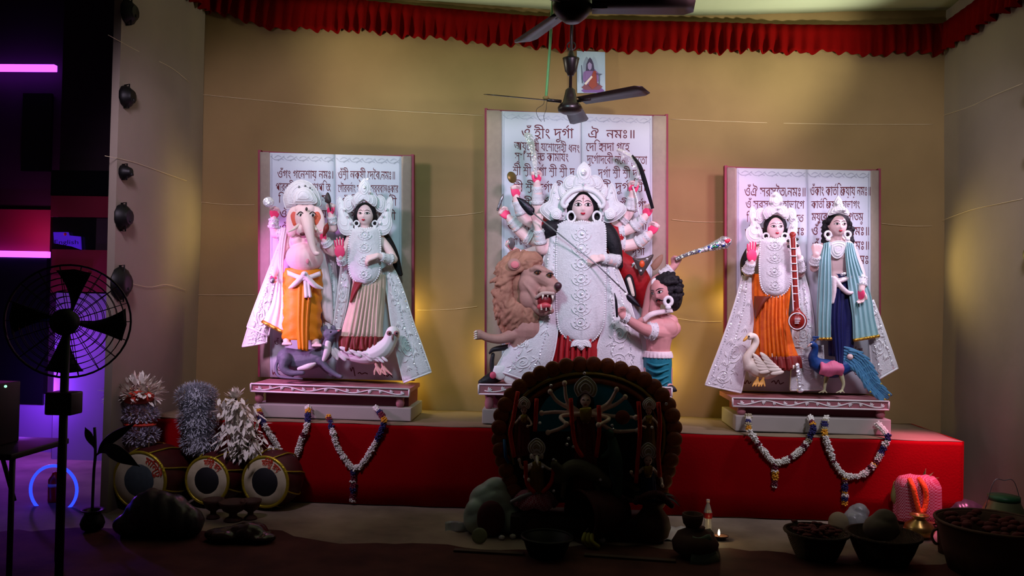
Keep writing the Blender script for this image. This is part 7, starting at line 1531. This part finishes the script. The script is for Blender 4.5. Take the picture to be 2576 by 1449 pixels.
# pedestal fan
YFN = 4.5; F = Fig(thing('pedestal_fan', 'black pedestal fan with round wire cage standing beyond the left side wall', 'fan', (Q(165, 1250, YFN)[0], YFN, 0)), YFN)
c = F.T(174, 808); ax = unit([-.40, .92, 0]); sx = unit([.92, .40, 0]); up = np.array([0, 0, 1.])
Rr = F.r(146)
mb = MB()
for side in (.05, -.05):
    for k in range(1, 10):
        q = k/9; mb.tube([c+(sx*math.cos(a)+up*math.sin(a))*Rr*q+ax*side*(1-q*q*.85) for a in np.linspace(0, 2*PI, 44, endpoint=False)], .0022 if k < 9 else .006, 5, closed=True)
    for k in range(18):
        a = 2*PI*k/18; mb.tube([c+(sx*math.cos(a)+up*math.sin(a))*Rr*q+ax*side*(1-q*q*.85) for q in (.12, .5, .8, 1)], .0022, 5)
build(mb, 'wire_cage', M_blk, F.t, kind='stuff')
for k in range(4):
    a0 = math.radians(-14+90*k); mb = MB(); rows = []
    for q in np.linspace(.15, .93, 10):
        row = []
        for w in (-1, 0, 1):
            a = a0+w*(.07+.27*q)+.20*q; row.append(c+(sx*math.cos(a)+up*math.sin(a))*Rr*q+ax*(.028*w))
        rows.append(row)
    mb.grid(rows); build(mb, 'blade', M_blk, F.t, solid=.004)
mb = MB(); mb.tube([c+ax*.06, c-ax*.02, c-ax*.16, c-ax*.20], [.035, .06, .075, .03], 16); build(mb, 'motor', M_blk, F.t)
b = c-ax*.10; mb = MB(); mb.tube([b-[0, 0, .05], (b[0], b[1], .02)], .022, 12); build(mb, 'pole', M_blk, F.t)
mb = MB(); z = F.T(170, 1008)[2]; mb.box((b[0], b[1], z), (.15, .12, .125), None, .01); build(mb, 'control_box', M_blk, F.t)
mb = MB(); mb.lathe([(0, 0), (.24, 0), (.24, .02), (.05, .04), (0, .05)], (b[0], b[1], 0), None, 30); build(mb, 'base', M_blk, F.t)
# folding table
YTb = 4.75; F = Fig(thing('folding_table', 'black folding table beside the pedestal fan', 'table', (Q(20, 1100, YTb)[0], YTb, 0)), YTb)
mb = MB(); a = F.T(-260, 1108); b = F.T(112, 1108); mb.box2((a[0], YTb-.30, a[2]-.035), (b[0], YTb+.25, a[2]+.0), .006); build(mb, 'table_top', M_blk, F.t)
for x in (-230, 102):
    for d in (-.25, .2):
        p = F.T(x, 1110, 0); mb = MB(); mb.tube([(p[0], YTb+d, a[2]-.03), (p[0], YTb+d, .0)], .016, 8); build(mb, 'leg', M_blk, F.t)
p, q = F.T(60, 1125), F.T(92, 1240); mb = MB(); mb.tube([(p[0], YTb-.2, p[2]), (q[0], YTb-.2, q[2])], .012, 8); build(mb, 'brace', M_blk, F.t)
mb = MB(); p = F.T(14, 1005); mb.box2((F.T(-40, 1000)[0], YTb-.1, a[2]), (F.T(24, 1000)[0], YTb+.1, F.T(14, 962)[2]), .008); t = thing('speaker_box', 'small black speaker box with a tiny green light on the folding table', 'speaker', (p[0], YTb, a[2])); build(mb, 'body', M_blk, t)
mb = MB(); mb.ell(Q(14, 972, YTb-.105), .008, None, 10, 8); build(mb, 'indicator', mat('led_green', (160, 255, 190), .4, emit=(150, 255, 190), estr=1.2), t)
# blue ring of light and extinguisher
p = Q(135, 1232, 6.2); R0 = 62/FPX*6.2; mb = MB(); mb.tube([p+np.array([R0*math.cos(a), .0, R0*math.sin(a)]) for a in np.linspace(0, 2*PI, 48, endpoint=False)], .012, 8, closed=True)
tag(build(mb, 'blue_light_ring', mat('led_blue', (40, 60, 255), .4, emit=(30, 50, 255), estr=2.0), loc=(p[0], p[1], p[2]-R0)), 'glowing blue ring-shaped light tube behind the folding table', 'light')
p = QZ(136, 1262, 0); t = thing('fire_extinguisher', 'small red cylinder with a white band beside the blue light ring', 'extinguisher', p); k_ = p[1]/FPX
mb = MB(); mb.lathe([(0, 0), (14*k_, 0), (15*k_, 4*k_), (15*k_, 58*k_), (8*k_, 68*k_), (5*k_, 76*k_), (0, 77*k_)], p, None, 22); build(mb, 'body', mat('ext_red', (190, 20, 24), .35), t)
mb = MB(); mb.lathe([(15.2*k_, 40*k_), (15.5*k_, 40*k_), (15.5*k_, 48*k_), (15.2*k_, 48*k_)], p, None, 22); build(mb, 'band', M_cw, t)
